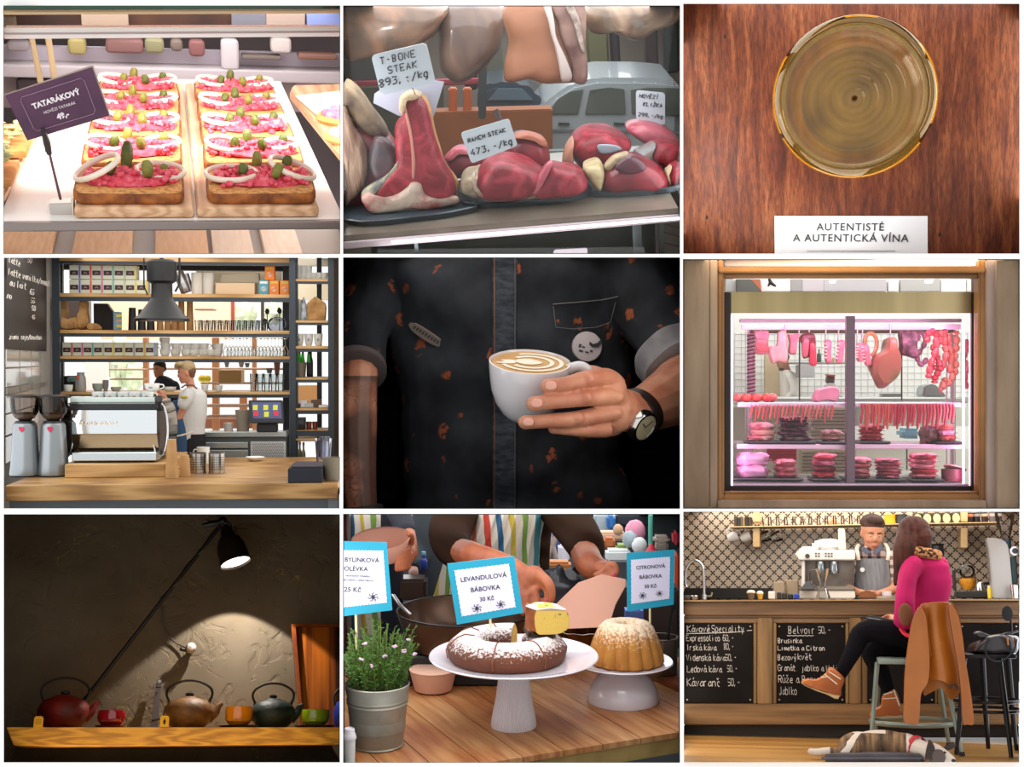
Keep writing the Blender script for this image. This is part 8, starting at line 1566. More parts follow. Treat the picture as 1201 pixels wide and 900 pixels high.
p=A(778,752,7.9);s_=7.9/F;zz=ZT+.001;t=thing('steel_pot','brushed steel pot with spoon at the right edge behind the fluted cake','pot',(p.x-.0,7.95,zz));m=MB();m.lt([(17*s_,0),(18*s_,3*s_),(18*s_,50*s_),(19*s_,51*s_),(17*s_,51*s_),(16.5*s_,10*s_)],36);part('pot_body',m,mt('7f6f62',rg=.25,metal=.8),t);m=MB();m.tube([V((4*s_,0,30*s_)),V((12*s_,0,84*s_))],1.4*s_,6);m.ball(V((13*s_,0,88*s_)),(3.4*s_,1.5*s_,6*s_),8,6);part('black_spoon',m,mt('17171a',rg=.4),t)
q=[on8(768,800),on8(796,813),on8(796,783),on8(778,783)];m=MB();m.prism([p+V((0,0,.001))for p in q],V((0,0,.035)),.006);solo('wooden_board',m,mt('8a4a28',rg=.4,nc='6a341a',ns=5),'reddish wooden board at the right edge of the table','board')
p=on8(722,772);s_=7.7/F;t=thing('crumpled_foil','crumpled silver foil behind the fluted cake','foil',(A(725,735,7.9).x,7.9,ZT+.001));m=MB();m.ball((0,0,20*s_),(17*s_,9*s_,22*s_),24,16,nz=.5,nf=5);part('foil_sheet',m,mt('b8b8bc',rg=.2,metal=.9),t,20)
def stripes(scale,off=0):
 m,nt,b=nodes('striped_cloth');N=nt.nodes;L=nt.links;tc=N.new('ShaderNodeTexCoord');sx=N.new('ShaderNodeSeparateXYZ');L.new(tc.outputs['Object'],sx.inputs[0])
 nz=N.new('ShaderNodeTexNoise');nz.inputs['Scale'].default_value=2.2;L.new(tc.outputs['Object'],nz.inputs['Vector']);ma=N.new('ShaderNodeMath');ma.operation='MULTIPLY_ADD';ma.inputs[1].default_value=.10;L.new(nz.outputs[0],ma.inputs[0]);L.new(sx.outputs[0],ma.inputs[2])
 mu=N.new('ShaderNodeMath');mu.operation='MULTIPLY_ADD';mu.inputs[1].default_value=scale;mu.inputs[2].default_value=off;L.new(ma.outputs[0],mu.inputs[0]);fr=N.new('ShaderNodeMath');fr.operation='FRACT';L.new(mu.outputs[0],fr.inputs[0])
 r=N.new('ShaderNodeValToRGB');r.color_ramp.interpolation='CONSTANT';cs=['b83a2c','cfc3b4','2a5878','d2c6b8','b8a03c','d0c4b6','6c8c3c','cfc3b4','3c7c84','d2c6b8','c8603c','cfc3b4']
 e=r.color_ramp.elements;e[0].color=srgb(cs[0]);e[0].position=0;e[1].color=srgb(cs[1]);e[1].position=.075
 for i in range(2,12):q=e.new(i/12+(.0 if i%2==0 else-.012));q.color=srgb(cs[i])
 L.new(fr.outputs[0],r.inputs[0]);L.new(r.outputs[0],b.inputs['Base Color']);b.inputs['Roughness'].default_value=.85;return m
y=8.75;s_=y/F;o=A(590,850,y);t=thing('person','person in striped apron and brown sweater serving cake, head above the picture','person',tuple(o));B=lambda a,b,yy=y:A(a,b,yy)-o
sk=MB();sk.ball(B(590,640,y+.25),(48*s_,22*s_,90*s_),20,14)
limb(sk,[B(545,610,8.75),B(535,640,8.4),B(555,652,8.0),B(590,664,7.88),B(612,676,7.8)],(12*s_,14*s_,15*s_,14*s_,13*s_))
limb(sk,[B(660,600,8.75),B(682,640,8.4),B(692,662,8.1),B(704,668,8.05)],(12*s_,16*s_,16*s_,12*s_))
yh=7.75;hs=yh/F
for(a,b,yy,r)in((618,684,7.78,(17,13,17)),(626,676,7.76,(14,11,13)),(612,694,7.76,(12,10,14))):sk.ball(B(a,b,yy),tuple(k*hs for k in r),14,10)
for pts,r in(([(634,682),(641,690),(643,700),(641,708)],5.6),([(626,690),(629,700),(630,708),(628,713)],5.4),([(616,696),(618,706),(618,714),(614,719)],5.2),([(607,698),(608,706),(607,714),(604,718)],4.8)):
 L_=catmull([B(a,b,7.72-.01*i)for i,(a,b)in enumerate(pts)],4);sk.tube(L_,[r*hs*(1-.2*i/len(L_))for i in range(len(L_))],10);sk.ball(L_[-1],r*hs*.85,8,6)
limb(sk,[B(632,674,7.72),B(643,684,7.66),B(647,696,7.65),B(646,704,7.66)],(7*hs,6.4*hs,5.4*hs,4.8*hs),10,3)
for(a,b,yy,r)in((706,668,7.98,(12,9,10)),):sk.ball(B(a,b,yy),tuple(k*hs for k in r),14,10)
for pts,r in(([(712,662),(720,663),(723,670),(720,678)],4.8),([(708,666),(715,669),(716,676),(713,681)],4.6),([(702,670),(707,675),(706,680),(703,682)],4.2),([(697,672),(700,677),(700,681),(698,684)],3.8)):
 L_=catmull([B(a,b,7.9-.01*i)for i,(a,b)in enumerate(pts)],4);sk.tube(L_,[r*hs*(1-.2*i/len(L_))for i in range(len(L_))],10);sk.ball(L_[-1],r*hs*.85,8,6)
limb(sk,[B(706,660,8.02),B(716,664,8.06),B(720,674,8.06)],(5*hs,4.6*hs,4*hs),10,3)
bd=part('body',fuse(sk,.011,4),mt('b06844',rg=.5,nc='8f4a30',ns=5,sss=.08),t,80)
for(a,b,yy)in((641,706,7.655),(720,676,7.85)):m=MB();m.ball((0,0,0),(3.4*hs,1.4*hs,4.2*hs),10,7);part('fingernail',m,mt('a83a48',rg=.3),bd,loc=B(a,b,yy),label='dark pink painted fingernail')
sh=MB();sh.loft([[B(588+a_*w_,yy_,y+.25)+V((0,b_*26*s_,0))for a_,b_ in[(cos(i*PI/12),sin(i*PI/12))for i in range(24)]]for yy_,w_ in((590,66),(605,62),(640,58),(700,56),(800,60))])
limb(sh,[B(540,590,8.8),B(528,622,8.55),B(530,640,8.35),B(540,650,8.22)],(27*s_,26*s_,22*s_,20*s_));limb(sh,[B(652,590,8.8),B(676,622,8.55),B(688,642,8.35)],(27*s_,25*s_,22*s_))
sh=fuse(sh,.02,5)
for i,v in enumerate(sh.v):sh.v[i]=v+V((0,-1,0))*(.012*sin(v.z*40+v.x*12))*1.0
part('sweater',sh,mt('301f15',rg=.95,spec=.1),t,80)
m=MB();rows=[]
for yy_,x0,x1 in((590,560,640),(605,556,640),(630,548,634),(660,520,632),(700,508,640),(760,506,650)):
 rows.append([B(x0+(x1-x0)*k/24,yy_,y-.22+.22*abs(k/12-1)**2.2)+V((0,.02*sin(k*1.7),0))for k in range(25)])
V_=[p for r in rows for p in r]+[p+V((0,.02,0))for r in rows for p in r];nn=len(rows)*25
fs=[(j*25+i,j*25+i+1,(j+1)*25+i+1,(j+1)*25+i)for j in range(len(rows)-1)for i in range(24)];fs+=[tuple(nn+k for k in reversed(f))for f in fs];m.add(V_,fs);part('apron',m,stripes(1.9,.15),t,80)
m=MB();m.prism([A(625,735,7.5)-o,A(668,738,7.55)-o,A(714,736,7.6)-o,A(722,710,7.7)-o,A(734,688,7.8)-o,A(734,680,7.82)-o,A(706,674,7.86)-o,A(678,684,7.82)-o],V((0,.012,0)),.003);solo('peach_cardboard',m,mt('bb8872',rg=.6),'peach cardboard sheet held out over the fluted cake','cardboard',tuple(o))
y=8.85;s_=y/F;o=A(440,850,y);t=thing('person','person in striped apron and dark sleeve holding the peach bowl at the left','person',tuple(o));B=lambda a,b,yy=y:A(a,b,yy)-o
sk=MB();sk.ball(B(436,640,y+.2),(22*s_,16*s_,80*s_),16,12);limb(sk,[B(465,590,8.85),B(478,625,8.5),B(482,650,8.2)],(10*s_,9*s_,8*s_));sk.ball(B(478,655,8.12),(8*s_,7*s_,9*s_),12,8)
for k in range(4):L_=catmull([B(480,644+k*7,8.08),B(473,646+k*7,7.94),B(465,648+k*6.5,7.9)],4);sk.tube(L_,3.6*s_,8);sk.ball(L_[-1],3.4*s_,8,6)
limb(sk,[B(482,638,8.1),B(483,630,8.02),B(479,626,7.95)],(4*s_,3.6*s_,3.2*s_),8,3);part('body',fuse(sk,.013,3),mt('a86040',rg=.5),t,80)
sh=MB();sh.loft([[B(441+a_*w_,yy_,y+.2)+V((0,b_*20*s_,0))for a_,b_ in[(cos(i*PI/12),sin(i*PI/12))for i in range(24)]]for yy_,w_ in((590,34),(610,34),(700,32),(800,34))]);limb(sh,[B(462,590,8.85),B(472,612,8.65),B(477,624,8.5)],(15*s_,13*s_,11*s_));part('sweater',fuse(sh,.02,3),mt('20202c',rg=.9),t,80)
m=MB();m.grid(lambda u,v:B(404.5+u*42,590+v*200,y-.14+.14*abs(2*u-1)**2+.01*sin(u*20)),20,10);part('apron',m,stripes(2.3,.4),t,80)
y=9.6;s_=y/F;o=A(505,860,y);t=thing('person','bystander in dark grey jacket between the two stall keepers','person',tuple(o));B=lambda a,b,yy=y:A(a,b,yy)-o
sk=MB();sk.ball(B(508,680),(16*s_,10*s_,70*s_),14,10);limb(sk,[B(492,600),B(488,640),B(485,668,y-.2)],(7*s_,6*s_,5*s_));sk.ball(B(486,672,y-.22),(6*s_,5*s_,8*s_),10,7)
for k in range(4):limb(sk,[B(483+k*3,678,y-.22),B(484+k*3,685,y-.25),B(487+k*3,690,y-.25)],(1.8*s_,1.7*s_,1.4*s_),6,2)
limb(sk,[B(481,668,y-.24),B(479,676,y-.26)],(2*s_,1.7*s_),6,2);part('body',fuse(sk,.02,2),mt('c09080',rg=.5),t,80)
sh=MB();sh.loft([[B(510+a_*w_,yy_)+V((0,b_*14*s_,0))for a_,b_ in[(cos(i*PI/10),sin(i*PI/10))for i in range(20)]]for yy_,w_ in((590,24),(640,23),(720,20),(850,18))]);limb(sh,[B(494,595),B(490,640),B(487,660,y-.18)],(11*s_,10*s_,8*s_));part('jacket',fuse(sh,.025,3),mt('33383c',rg=.9,nc='454b50',ns=3),t,80)
def f8(name,pts,y,th,c,lb,cat,**k):return solo(name,pxp(pts,y,th,.02),mt(c,**k),lb,cat)
def R4(x0,x1,ya,yb):return[(x0,yb),(x1,yb),(x1,ya),(x0,ya)]
f8('rear_table',R4(637,797,690,765),9.2,.3,'40302a','dark brown rear table behind the peach cardboard','table',rg=.7)
f8('blue_crate',R4(734,755,714,735),8.8,.15,'6a80c8','light blue crate under the CITRONOVÁ sign','crate',rg=.5)
m=MB();m.ball((0,0,0),(.22,.12,.17),20,14,nz=.35,nf=4,seed=3);solo('black_bag',m,mt('23262c',rg=.35,coat=.3),'crumpled black plastic bag behind the cutting hand','bag',tuple(A(655,697,8.35)))
for i,(x0,x1,ya,yb,y,c,lb)in enumerate(((636,668,603,625,11,'c85c48','coral red awning cloth'),(636,662,626,652,10.8,'3c4c80','dark blue crate'),(655,668,640,660,10.6,'d8d4dc','white box'),(697,722,603,625,11,'a8b4b8','pale grey sheet'),(712,722,606,622,10.9,'2c68a8','blue panel'),(722,765,603,618,11.2,'2a3038','dark coat at the top'),(765,797,603,646,11.1,'2c3638','dark green coat'),(700,735,625,635,10.6,'c8a890','beige carton'),(767,786,630,638,10.5,'b8aca0','cream crate lid'),(770,784,636,648,10.45,'a09488','cream crate body'),(711,740,646,660,10.2,'d8dcdc','white bag'),(722,738,640,648,10.3,'88a058','green packet'),(708,722,632,644,10.35,'a86030','brown packet'),(790,797,625,640,10.4,'c03848','red box'),(792,797,650,700,9.6,'c84820','orange red panel'),(670,684,678,690,8.95,'d85018','orange packet'),(642,670,660,682,9.4,'b87848','tan leather pouch'),(480,490,610,635,11,'d8dcd8','bright pale window'),(476,486,603,612,11.05,'e8c8a0','warm bright lamp box'))):
 f8('market_item',R4(x0,x1,ya,yb),y,.15,c,lb+' in the market background','market item',rg=.7)
for i,(x,y_,c,lb)in enumerate(((745,624,'d890a8','pink knitted hat'),(739,632,'a8b8c0','grey cap'),(725,620,'c8a080','tan cap'),(750,640,'d8dcdc','white cap'))):
 m=MB();k=(12,9,6,9)[i]*10.4/F;m.ball((0,0,k*.4),(k,k*.8,k*1.1),16,12,nz=.12,nf=3,seed=i);solo('hat',m,mt(c,rg=.9),lb+' among the market goods at the right','hat',tuple(A(x,y_+4,10.3-.05*i)))
m=MB();
for(a,b)in(((640,610),(652,655)),((660,612),(642,655))):m.tube([A(a[0],a[1],9.8),A(b[0],b[1],9.8)],.02,8)
solo('folding_frame',m,mt('a89890',rg=.4),'pale crossed folding frame behind the striped apron','frame')
m=MB();m.tube([A(763,604,9.9),A(763,640,9.9)],.018,8);solo('green_pole',m,mt('58a898',rg=.4),'thin turquoise pole at the top right','pole')
m=MB();m.cyl(A(764,648,9.8),A(764,638,9.8),.05,.01,14);solo('red_cone',m,mt('b82838',rg=.5),'small red cone standing above the CITRONOVÁ sign','cone')
t=thing('water_bottle','blue bottle with white cap beside the bystander','bottle',tuple(A(497,668,9.3)));s_=9.3/F;m=bottle_mb(4.5*s_,18*s_,.5);part('bottle_body',m,mt('2a3c88',rg=.3),t);m=MB();m.lt([(2.6*s_,16.5*s_),(2.6*s_,21*s_)],10);part('cap',m,mt('88b8d0',rg=.4),t)
f8('rear_pot',R4(462,500,680,705),9.0,.2,'4a3a34','dark steel pot rim behind the frying pan','pot',rg=.3,metal=.4)
fill_strip(8,'t',6.2,8.0,25,(.98,.98,1),.05,.95)
fill_strip(8,'t',8.3,11.5,55,(.98,.99,1),.05,.95)
fill_strip(8,'t',6.05,6.5,9,(1,.98,.96),.05,.95)
fill_strip(8,'l',6.3,7.6,8,(1,.97,.95),.05,.6)
# ================================================================== NICHE 9: cafe counter with a seated woman and a dog
P=level_frame(998.5,748,1,1.8,722,7.4)
shell(9,9.6,'8a7f74')
A=lambda a,b,y:P.at(a,b,y)
YW9,YC9=8.9,7.4
ZF=A(998,866,7.5).z
def R4(x0,x1,ya,yb):return[(x0,yb),(x1,yb),(x1,ya),(x0,ya)]
def q9(name,x0,x1,ya,yb,y,th,m_,lb,cat,bev=.003):return solo(name,pxp(R4(x0,x1,ya,yb),y,th,bev),m_,lb,cat)
def math_(nt,op,a,b=None,c=None):
 n=nt.nodes.new('ShaderNodeMath');n.operation=op
 for i,v in enumerate((a,b,c)):
  if v is None:continue
  if isinstance(v,(int,float)):n.inputs[i].default_value=v
  else:nt.links.new(v,n.inputs[i])
 return n.outputs[0]
m,nt,b=nodes('cross_tiles');N=nt.nodes;L=nt.links;tc=N.new('ShaderNodeTexCoord');sx=N.new('ShaderNodeSeparateXYZ');L.new(tc.outputs['Object'],sx.inputs[0]);pt=11.6*YW9/F
X_,Z_=sx.outputs[0],sx.outputs[2];s_=math_(nt,'MULTIPLY',math_(nt,'ADD',X_,Z_),1/pt);t_=math_(nt,'MULTIPLY',math_(nt,'SUBTRACT',X_,Z_),1/pt)
def dd(v):return math_(nt,'ABSOLUTE',math_(nt,'SUBTRACT',math_(nt,'FRACT',math_(nt,'ADD',v,100.5)),.5))
ds,dt=dd(s_),dd(t_);mn=math_(nt,'MINIMUM',ds,dt);mxx=math_(nt,'MAXIMUM',ds,dt)
w1=math_(nt,'LESS_THAN',mn,math_(nt,'MULTIPLY_ADD',mxx,.12,.07));w2=math_(nt,'LESS_THAN',mxx,.43);msk=math_(nt,'MULTIPLY',w1,w2)
nz=N.new('ShaderNodeTexNoise');nz.inputs['Scale'].default_value=1.2;L.new(tc.outputs['Object'],nz.inputs['Vector']);c1=N.new('ShaderNodeMix');c1.data_type='RGBA';L.new(nz.outputs[0],c1.inputs[0]);c1.inputs[6].default_value=srgb('d4bda2');c1.inputs[7].default_value=srgb('c2b5a6')
c2=N.new('ShaderNodeMix');c2.data_type='RGBA';L.new(msk,c2.inputs[0]);L.new(c1.outputs[2],c2.inputs[6]);c2.inputs[7].default_value=srgb('3c2e24');L.new(c2.outputs[2],b.inputs['Base Color']);b.inputs['Roughness'].default_value=.35
struct('wall_back',pxp(R4(800,1197,599,720),YW9,.05),m)
x0,x1=A(803,866,7.5),A(1194,866,7.5)
m_f=mt('c99a58',rg=.35,nc='a8743a',ns=2.2,sr=(.35,4,1),detail=5,coat=.2,nc2='bb8a4a')
pg=[P.on(802,894.6,ZF),P.on(1195,894.6,ZF),P.on(1195,860,ZF),P.on(802,860,ZF)]
m=MB();m.prism(pg,V((0,0,-.02)));struct('floor',m,m_f)
def cw9(c='7a5a38',d='4c3622',st=(.35,1,5)):return mt(c,rg=.6,nc=d,ns=3.5,sr=st,detail=8,lo=.38,hi=.68,bump=.3,bs=12)
wh,wv=cw9(),cw9('8a673e','56401f',(5,1,.35));o=A(998,850,YC9)
t=thing('bar_counter','rustic brown panelled wooden bar counter with chalkboards set in it','counter',tuple(o));cnt=t
def cp(name,x0,x1,ya,yb,dy,th,mm):return part(name,pxp(R4(x0,x1,ya,yb),YC9+dy,th,.004,o),mm,t)
p,q=A(802,706,YC9)-o,A(1195,703,YC9)-o;m=MB();m.bx(p.x,q.x,-.03,.62,p.z,q.z,bev=.003);part('counter_top',m,mt('a8885c',rg=.5,nc='7c5c38',ns=3,sr=(.4,2,1)),t)
cp('top_rail',802,1195,706.3,722,0,.5,wh);cp('back_panel',802,1195,722,851,.035,.4,mt('3c2c1e',rg=.8))
cp('moulding',802,1195,722.2,725,.005,.03,cw9('6a4c2c','3a281a'));cp('bottom_rail',802,1195,826,850.5,0,.035,cw9('86643c','54391f'))
for x0,x1 in((802,1195),):cp('upper_rail',x0,x1,725.2,731,.015,.03,cw9('806040','5a4028'))
for x0,x1 in((888,906),(996,1010),(1100,1122)):cp('stile',x0,x1,725,826,.0,.035,wv)
for x0,x1 in((883.5,887.5),(906.5,910.5),(991.5,995.5),(1010.5,1017.5),(1096.5,1099.5),(1122.5,1125)):cp('stile_moulding',x0,x1,731,826,.014,.03,cw9('94723f','6a4a28',(5,1,.35)))
cp('kickboard',802,1195,851,865.5,.10,.05,mt('1a1613',rg=.6,nc='3a322c',ns=4,sr=(.4,1,3)))
chk=mt('151211',rg=.9,spec=.1,nc='1e1b1a',ns=4);chalk=mt('c9c2ba',rg=.95)
boards=[]
for i,(x0,x1,lb)in enumerate(((803,883,'chalkboard listing coffee specialities at the left of the counter'),(911,991,'chalkboard headed Belvoir in the middle of the counter'),(1018,1096,'blank chalkboard behind the seated legs'),(1125.5,1195,'blank chalkboard behind the black stool'))):
 ob=q9('chalkboard',x0,x1,732,824,YC9+.012,.02,chk,lb,'chalkboard',.001);boards.append(ob)
 for(a,b_)in((x0+3,735),(x1-3,735),(x0+3,821),(x1-3,821)):m=MB();m.lt([(.9*YC9/F,0),(.9*YC9/F,.004)],8,A(a,b_,YC9+.012),(0,-1,0));part('screw',m,mt('a89c8c',metal=.6,rg=.4),ob)
def write(board,items):
 m=MB();u=YC9/F
 for s1,x,yb,h,w,*r in items:
  tx=penmb(s1,h*u,.42*u,.12,seed=int(yb+x),sp=1.0);k=w*u/tx.w;m.M=MX.Translation(A(x,yb,YC9+.0105))@MX.Diagonal((k,1,1,1));m.add(tx.v,tx.f)
 m.M=MX();return m
m=write(0,[('Ka`vove`',806,741.5,7,27),('Speciality',835,741.5,7.5,37),('Expressolico',805,752,6.5,39),('60,-',848,752,6.5,13),('Irska` ka`va',805,763,6.5,35),('80,-',849,762,6.5,12),('Videnska` ka`va',805,775,6.8,45),('50,-',851,775,6.8,13),('Ledova` ka`va',806,788.5,7,40),('50,-',853,788,6.8,12),('Ka`varanc^',806,805,8.5,38),('50,-',854,804.5,7.5,14)])
m.tube([A(x,y_,YC9+.011)for x,y_ in((805,743.5),(830,743),(855,742.2),(873,741))],.0018,4);m.tube([A(876,740,YC9+.011),A(882,739.6,YC9+.011)],.0018,4);part('chalk_writing',m,chalk,boards[0],kind='stuff')
m=write(1,[('Belvoir',925,743.5,8,30),('50,-',960,743,7,14),('Brusinka',912.5,754.5,5.4,27),('Limetka a Citron',912.5,763,5,52),('Bezovy`',912.5,774.5,6,21),('kve^t',936,774,6.5,16),('Grana`t. jablko a Malina',912.5,787,6.5,73),('Ru*z^e a Bezinka',913,801,8,55),('Jablko',914,815,8.5,20)])
m.tube([A(923+i*2.6,745.6+(.7 if i%2 else 0),YC9+.011)for i in range(13)],.0018,4);part('chalk_writing',m,chalk,boards[1],kind='stuff')
ys=8.62;pine=mt('e3c79a',rg=.5,nc='d0ac78',ns=3,sr=(.4,1,3));o=A(1000,619,ys);t=thing('wall_shelf','long pale pine shelf with brackets on the tiled wall','shelf',tuple(o))
p,q=A(855,619,ys)-o,A(1176,612.3,ys)-o;m=MB();m.bx(p.x,q.x,0,.27,p.z,q.z,bev=.004);part('shelf_board',m,pine,t);ZS9=q.z+o.z
for x0,x1,yb in((883,891,642),(1127,1135,643)):part('bracket',pxp(R4(x0,x1,619,yb),ys+.04,.2,.004,o),pine,t);part('upright',pxp(R4(x0,x1,601,612),ys+.04,.2,.004,o),pine,t)
U=(ys+.1)/F
def XS(px):return A(px,610,ys+.1).x
def item9(name,x0,x1,h,c,lb,cat,D=.1,**k):m=MB();m.bx(XS(x0),XS(x1),ys+.05,ys+.05+D,ZS9+.001,ZS9+h*U,bev=.004);return solo(name,m,mt(c,**k),lb,cat)
for i,(x0,x1,c)in enumerate(((861.5,865,'4a3824'),(865.2,868.5,'28303a'),(868.8,871.5,'5a5650'),(871.8,874,'b08a50'),(874.3,878,'20262c'),(878.2,882,'46362a'))):item9('book',x0,x1,12-(i%2),c,'dark book on the left end of the wall shelf, '+nth(i,6),'book')
gl=glass('ffffff',.04,'ffffff');tg=glass_thing('drinking_glass','tumbler',4.3*U,11*U,gl)
series(tg,[(XS(898+9.5*i),ys+.1,ZS9+.001)for i in range(13)],['clear glass on the wall shelf, '+nth(i,13)for i in range(13)],'glasses on the wall shelf')
m=MB();m.ball((0,0,5*U),(5.5*U,4*U,4.6*U),14,9);solo('amber_bowl',m,mt('d8905a',rg=.2,coat=.6),'small amber glass bowl among the shelf glasses','bowl',(XS(976),ys+.2,ZS9+.001))
for i,(x,c,lb)in enumerate(((1044,'e8a818','yellow mug on the shelf between the two heads'),(1057,'30323a','dark mug on the shelf beside the yellow one'))):cup_thing('mug',lb,'mug',6.6*U,11*U,mt(c,rg=.3),(XS(x),ys+.1,ZS9+.001),foot=.85)
for i in range(5):
 t2=thing('tea_tin','dark tin with pale oval label on the wall shelf, '+nth(i,5),'tin',(XS(1076+11.3*i),ys+.1,ZS9+.001),group='tins with oval labels');m=MB();m.box((0,0,6*U),(10*U,.06,12*U),None,.004);part('tin_body',m,mt('4a4430',rg=.4),t2);m=MB();m.lt([(4*U,0),(4*U,.003)],20,(0,-.03,5.6*U),(0,-1,0),sy=1.3);part('oval_label',m,mt('dcd8a0',rg=.5),t2)
for i,(x,c,d)in enumerate(((1138,'2c2020','c87850'),(1146,'241c20','8a8a8c'),(1155,'30242a','d0a890'),(1164,'6a6068','b8a8a8'),(1171,'2c2428','d8c8b8'))):
 t2=thing('syrup_bottle','dark bottle with pale label, right end of the wall shelf, '+nth(i,5),'bottle',(XS(x),ys+.1,ZS9+.001),group='dark bottles on the wall shelf');m=MB();m.lt([(3.6*U,0),(3.7*U,11.5*U),(2*U,12*U)],14);part('bottle_body',m,mt(c,rg=.2),t2);m=MB();m.lt([(3.8*U,7*U),(3.8*U,10*U)],14,cap=False);part('bottle_label',m,mt(d,rg=.5),t2)
for i,(x,c,k)in enumerate(((859.5,mt('e4e2e0',rg=.2,coat=.5),'white'),(874.5,mt('e4e2e0',rg=.2,coat=.5),'white'),(897,gl,'glass'),(910.5,gl,'glass'))):
 o2=A(x,630,ys+.12);t2=thing('hanging_cup','%s cup hanging under the wall shelf, %s of its pair'%(k,'left' if i in(0,2)else 'right'),'cup',tuple(o2),rot=MX.Rotation(1.2,4,'Y'));m=MB();m.lt([(4*U,-6*U),(6*U,0),(6.3*U,6*U),(5.8*U,6*U),(3.6*U,-5*U)],20);part('cup_body',m,c,t2);m=MB();m.tube(catmull([(-5*U,0,4*U),(-10*U,0,3*U),(-10*U,0,-3*U),(-5*U,0,-4*U)],4),.9*U,6);part('handle',m,c,t2)
yb9=8.5;zb9=A(998,703,yb9).z
m=MB();a,b_=A(803,703,yb9),A(1194,703,yb9);m.bx(a.x,b_.x,yb9,8.88,zb9-.5,zb9-.002);solo('back_worktop',m,mt('2c2622',rg=.5),'dark worktop along the tiled wall behind the counter','worktop')
q9('dark_splashback',803,907,690,702.5,8.86,.02,mt('1e1a1a',rg=.4),'dark strip along the tiled wall behind the tap','splashback')
yk=7.75;K=yk/F;zk=A(998,703,YC9).z+.0015
def CT(px,y=yk):return V((A(px,700,y).x,y,zk))
ch=mt('c4c6ca',rg=.12,metal=1)
t2=thing('tap','chrome swan neck tap at the left end of the counter','tap',tuple(CT(826)));m=MB();m.tube(catmull([(0,0,0),(0,0,26*K),(-1*K,0,38*K),(-7*K,0,44*K),(-14*K,0,43*K),(-20*K,0,34*K),(-21*K,0,20*K),(-20*K,0,14*K)],6),1.6*K,12);part('spout',m,ch,t2);m=MB();m.lt([(3*K,0),(2.6*K,6*K)],16);m.tube([(2*K,0,4*K),(8*K,0,4*K),(9*K,0,8*K)],1.1*K,8);part('lever',m,ch,t2)
m=MB();m.lt([(7*K,0),(8*K,4*K),(7*K,5*K)],20);solo('steel_basin',m,ch,'low steel basin under the tap','basin',tuple(CT(811,7.9)))
for i,(x,w,h,c,lb)in enumerate(((881,5,7,'6a5a4a','dessert glass with white cream, left of two'),(891.5,4,6,'c89838','small yellow dessert glass with cream, right of two'))):
 t2=thing('dessert_glass',lb,'dessert',tuple(CT(x)));m=MB();m.lt([(w*.6*K,0),(w*.9*K,h*K)],16);part('glass_body',m,mt(c,rg=.2),t2);m=MB();m.ball((0,0,(h+1)*K),(w*K,w*K*.8,2.6*K),12,8,nz=.2);part('cream',m,mt('e6dccc',rg=.5),t2)
for i,(x0,x1,h,c,lb,cat,y)in enumerate(((901,909,9,'dcd6d0','small white card holder on the counter','card holder',7.75),(911,916,8,'2a2626','small black cup beside the white card holder','cup',7.75),(917,923,7.5,'38322e','dark cup right of the small black one','cup',7.8),(924,930,6,'1c1a1c','low black box on the counter','box',7.75),(931,937,6,'1838a0','blue carton on the counter left of the machine','carton',7.7),(907,921,20,'a8957c','tan wooden board leaning behind the cups, left','board',8.1),(922,937,22,'b3a086','tan wooden board leaning beside the machine, right','board',8.15))):
 m=MB();p,q=CT(x0,y),CT(x1,y);m.bx(p.x,q.x,y,y+.06,zk,zk+h*y/F,bev=.005);solo('counter_item',m,mt(c,rg=.5),lb,cat)
o=CT(968,7.95);t2=thing('espresso_machine','white two group espresso machine behind the bar counter','espresso machine',tuple(o));wm9=mt('d8d4ce',rg=.3,coat=.3)
def mp(name,x0,x1,ya,yb,dy,th,mm):return part(name,pxp(R4(x0,x1,ya,yb),7.95+dy,th,.006,o),mm,t2)
mp('base',938,1003,693,702.5,-.05,.34,wm9);mp('back_box',940,1002,657,694,.1,.2,mt('4a4038',rg=.3,metal=.6,nc='8a8078',ns=4));mp('top_housing',936,1003,645,657,-.03,.33,wm9);mp('drip_grid',938,1003,688,692.5,-.06,.2,mt('8c8478',rg=.3,metal=.7));mp('side_post',940,944,657,692,.0,.08,wm9)
part('side_fin',pxp([(932,650),(941,641),(960,641),(960,645),(944,646),(938,656)],7.95-.02,.1,.004,o),wm9,t2)
m=MB();m.lt([(2.6*K,0),(2.6*K,.006)],20,A(947,652.5,7.915)-o,(0,-1,0));part('dial',m,mt('3a3632',rg=.3),t2);m=MB()
for gx in(957,960.5,968.5,972,975.5):
 for gy in(649.5,652.5):m.box(A(gx,gy,7.918)-o,(2*K,.006,1.6*K))
part('buttons',m,mt('5a5450',rg=.4),t2,kind='stuff')
for x in(962,978):m=MB();c=A(x,659,7.98)-o;m.lt([(5*K,-14*K),(6*K,-10*K),(5*K,0)],18,c);m.tube([c+V((0,-.03,-12*K)),c+V((0,-.14,-13*K))],1.6*K,8);part('group_head',m,mt('9aa2a8',rg=.15,metal=1),t2)
m=MB();m.prism([A(938,692,7.8)-o,A(955,692,7.8)-o,A(953,680,7.85)-o,A(945,683,7.85)-o],V((0,.08,0)),.004);part('black_hopper_lid',m,mt('1c1a1a',rg=.4),t2)
ztop=A(968,645,7.95).z
m=MB();m.ball((0,0,6*K),(18*K,8*K,6.5*K),24,14,nz=.35,nf=4,seed=5);solo('plastic_bag',m,mt('e4dede',rg=.3),'white plastic bag lying on the espresso machine','bag',(A(972,645,8.05).x,8.05,ztop+.002))
t2=thing('cream_bottle','pale bottle standing on the espresso machine','bottle',(A(988,645,7.98).x,7.98,ztop+.002));m=MB();m.lt([(4.2*K,0),(4*K,22*K),(3*K,24*K)],16);part('bottle_body',m,mt('e2d8bc',rg=.4),t2)
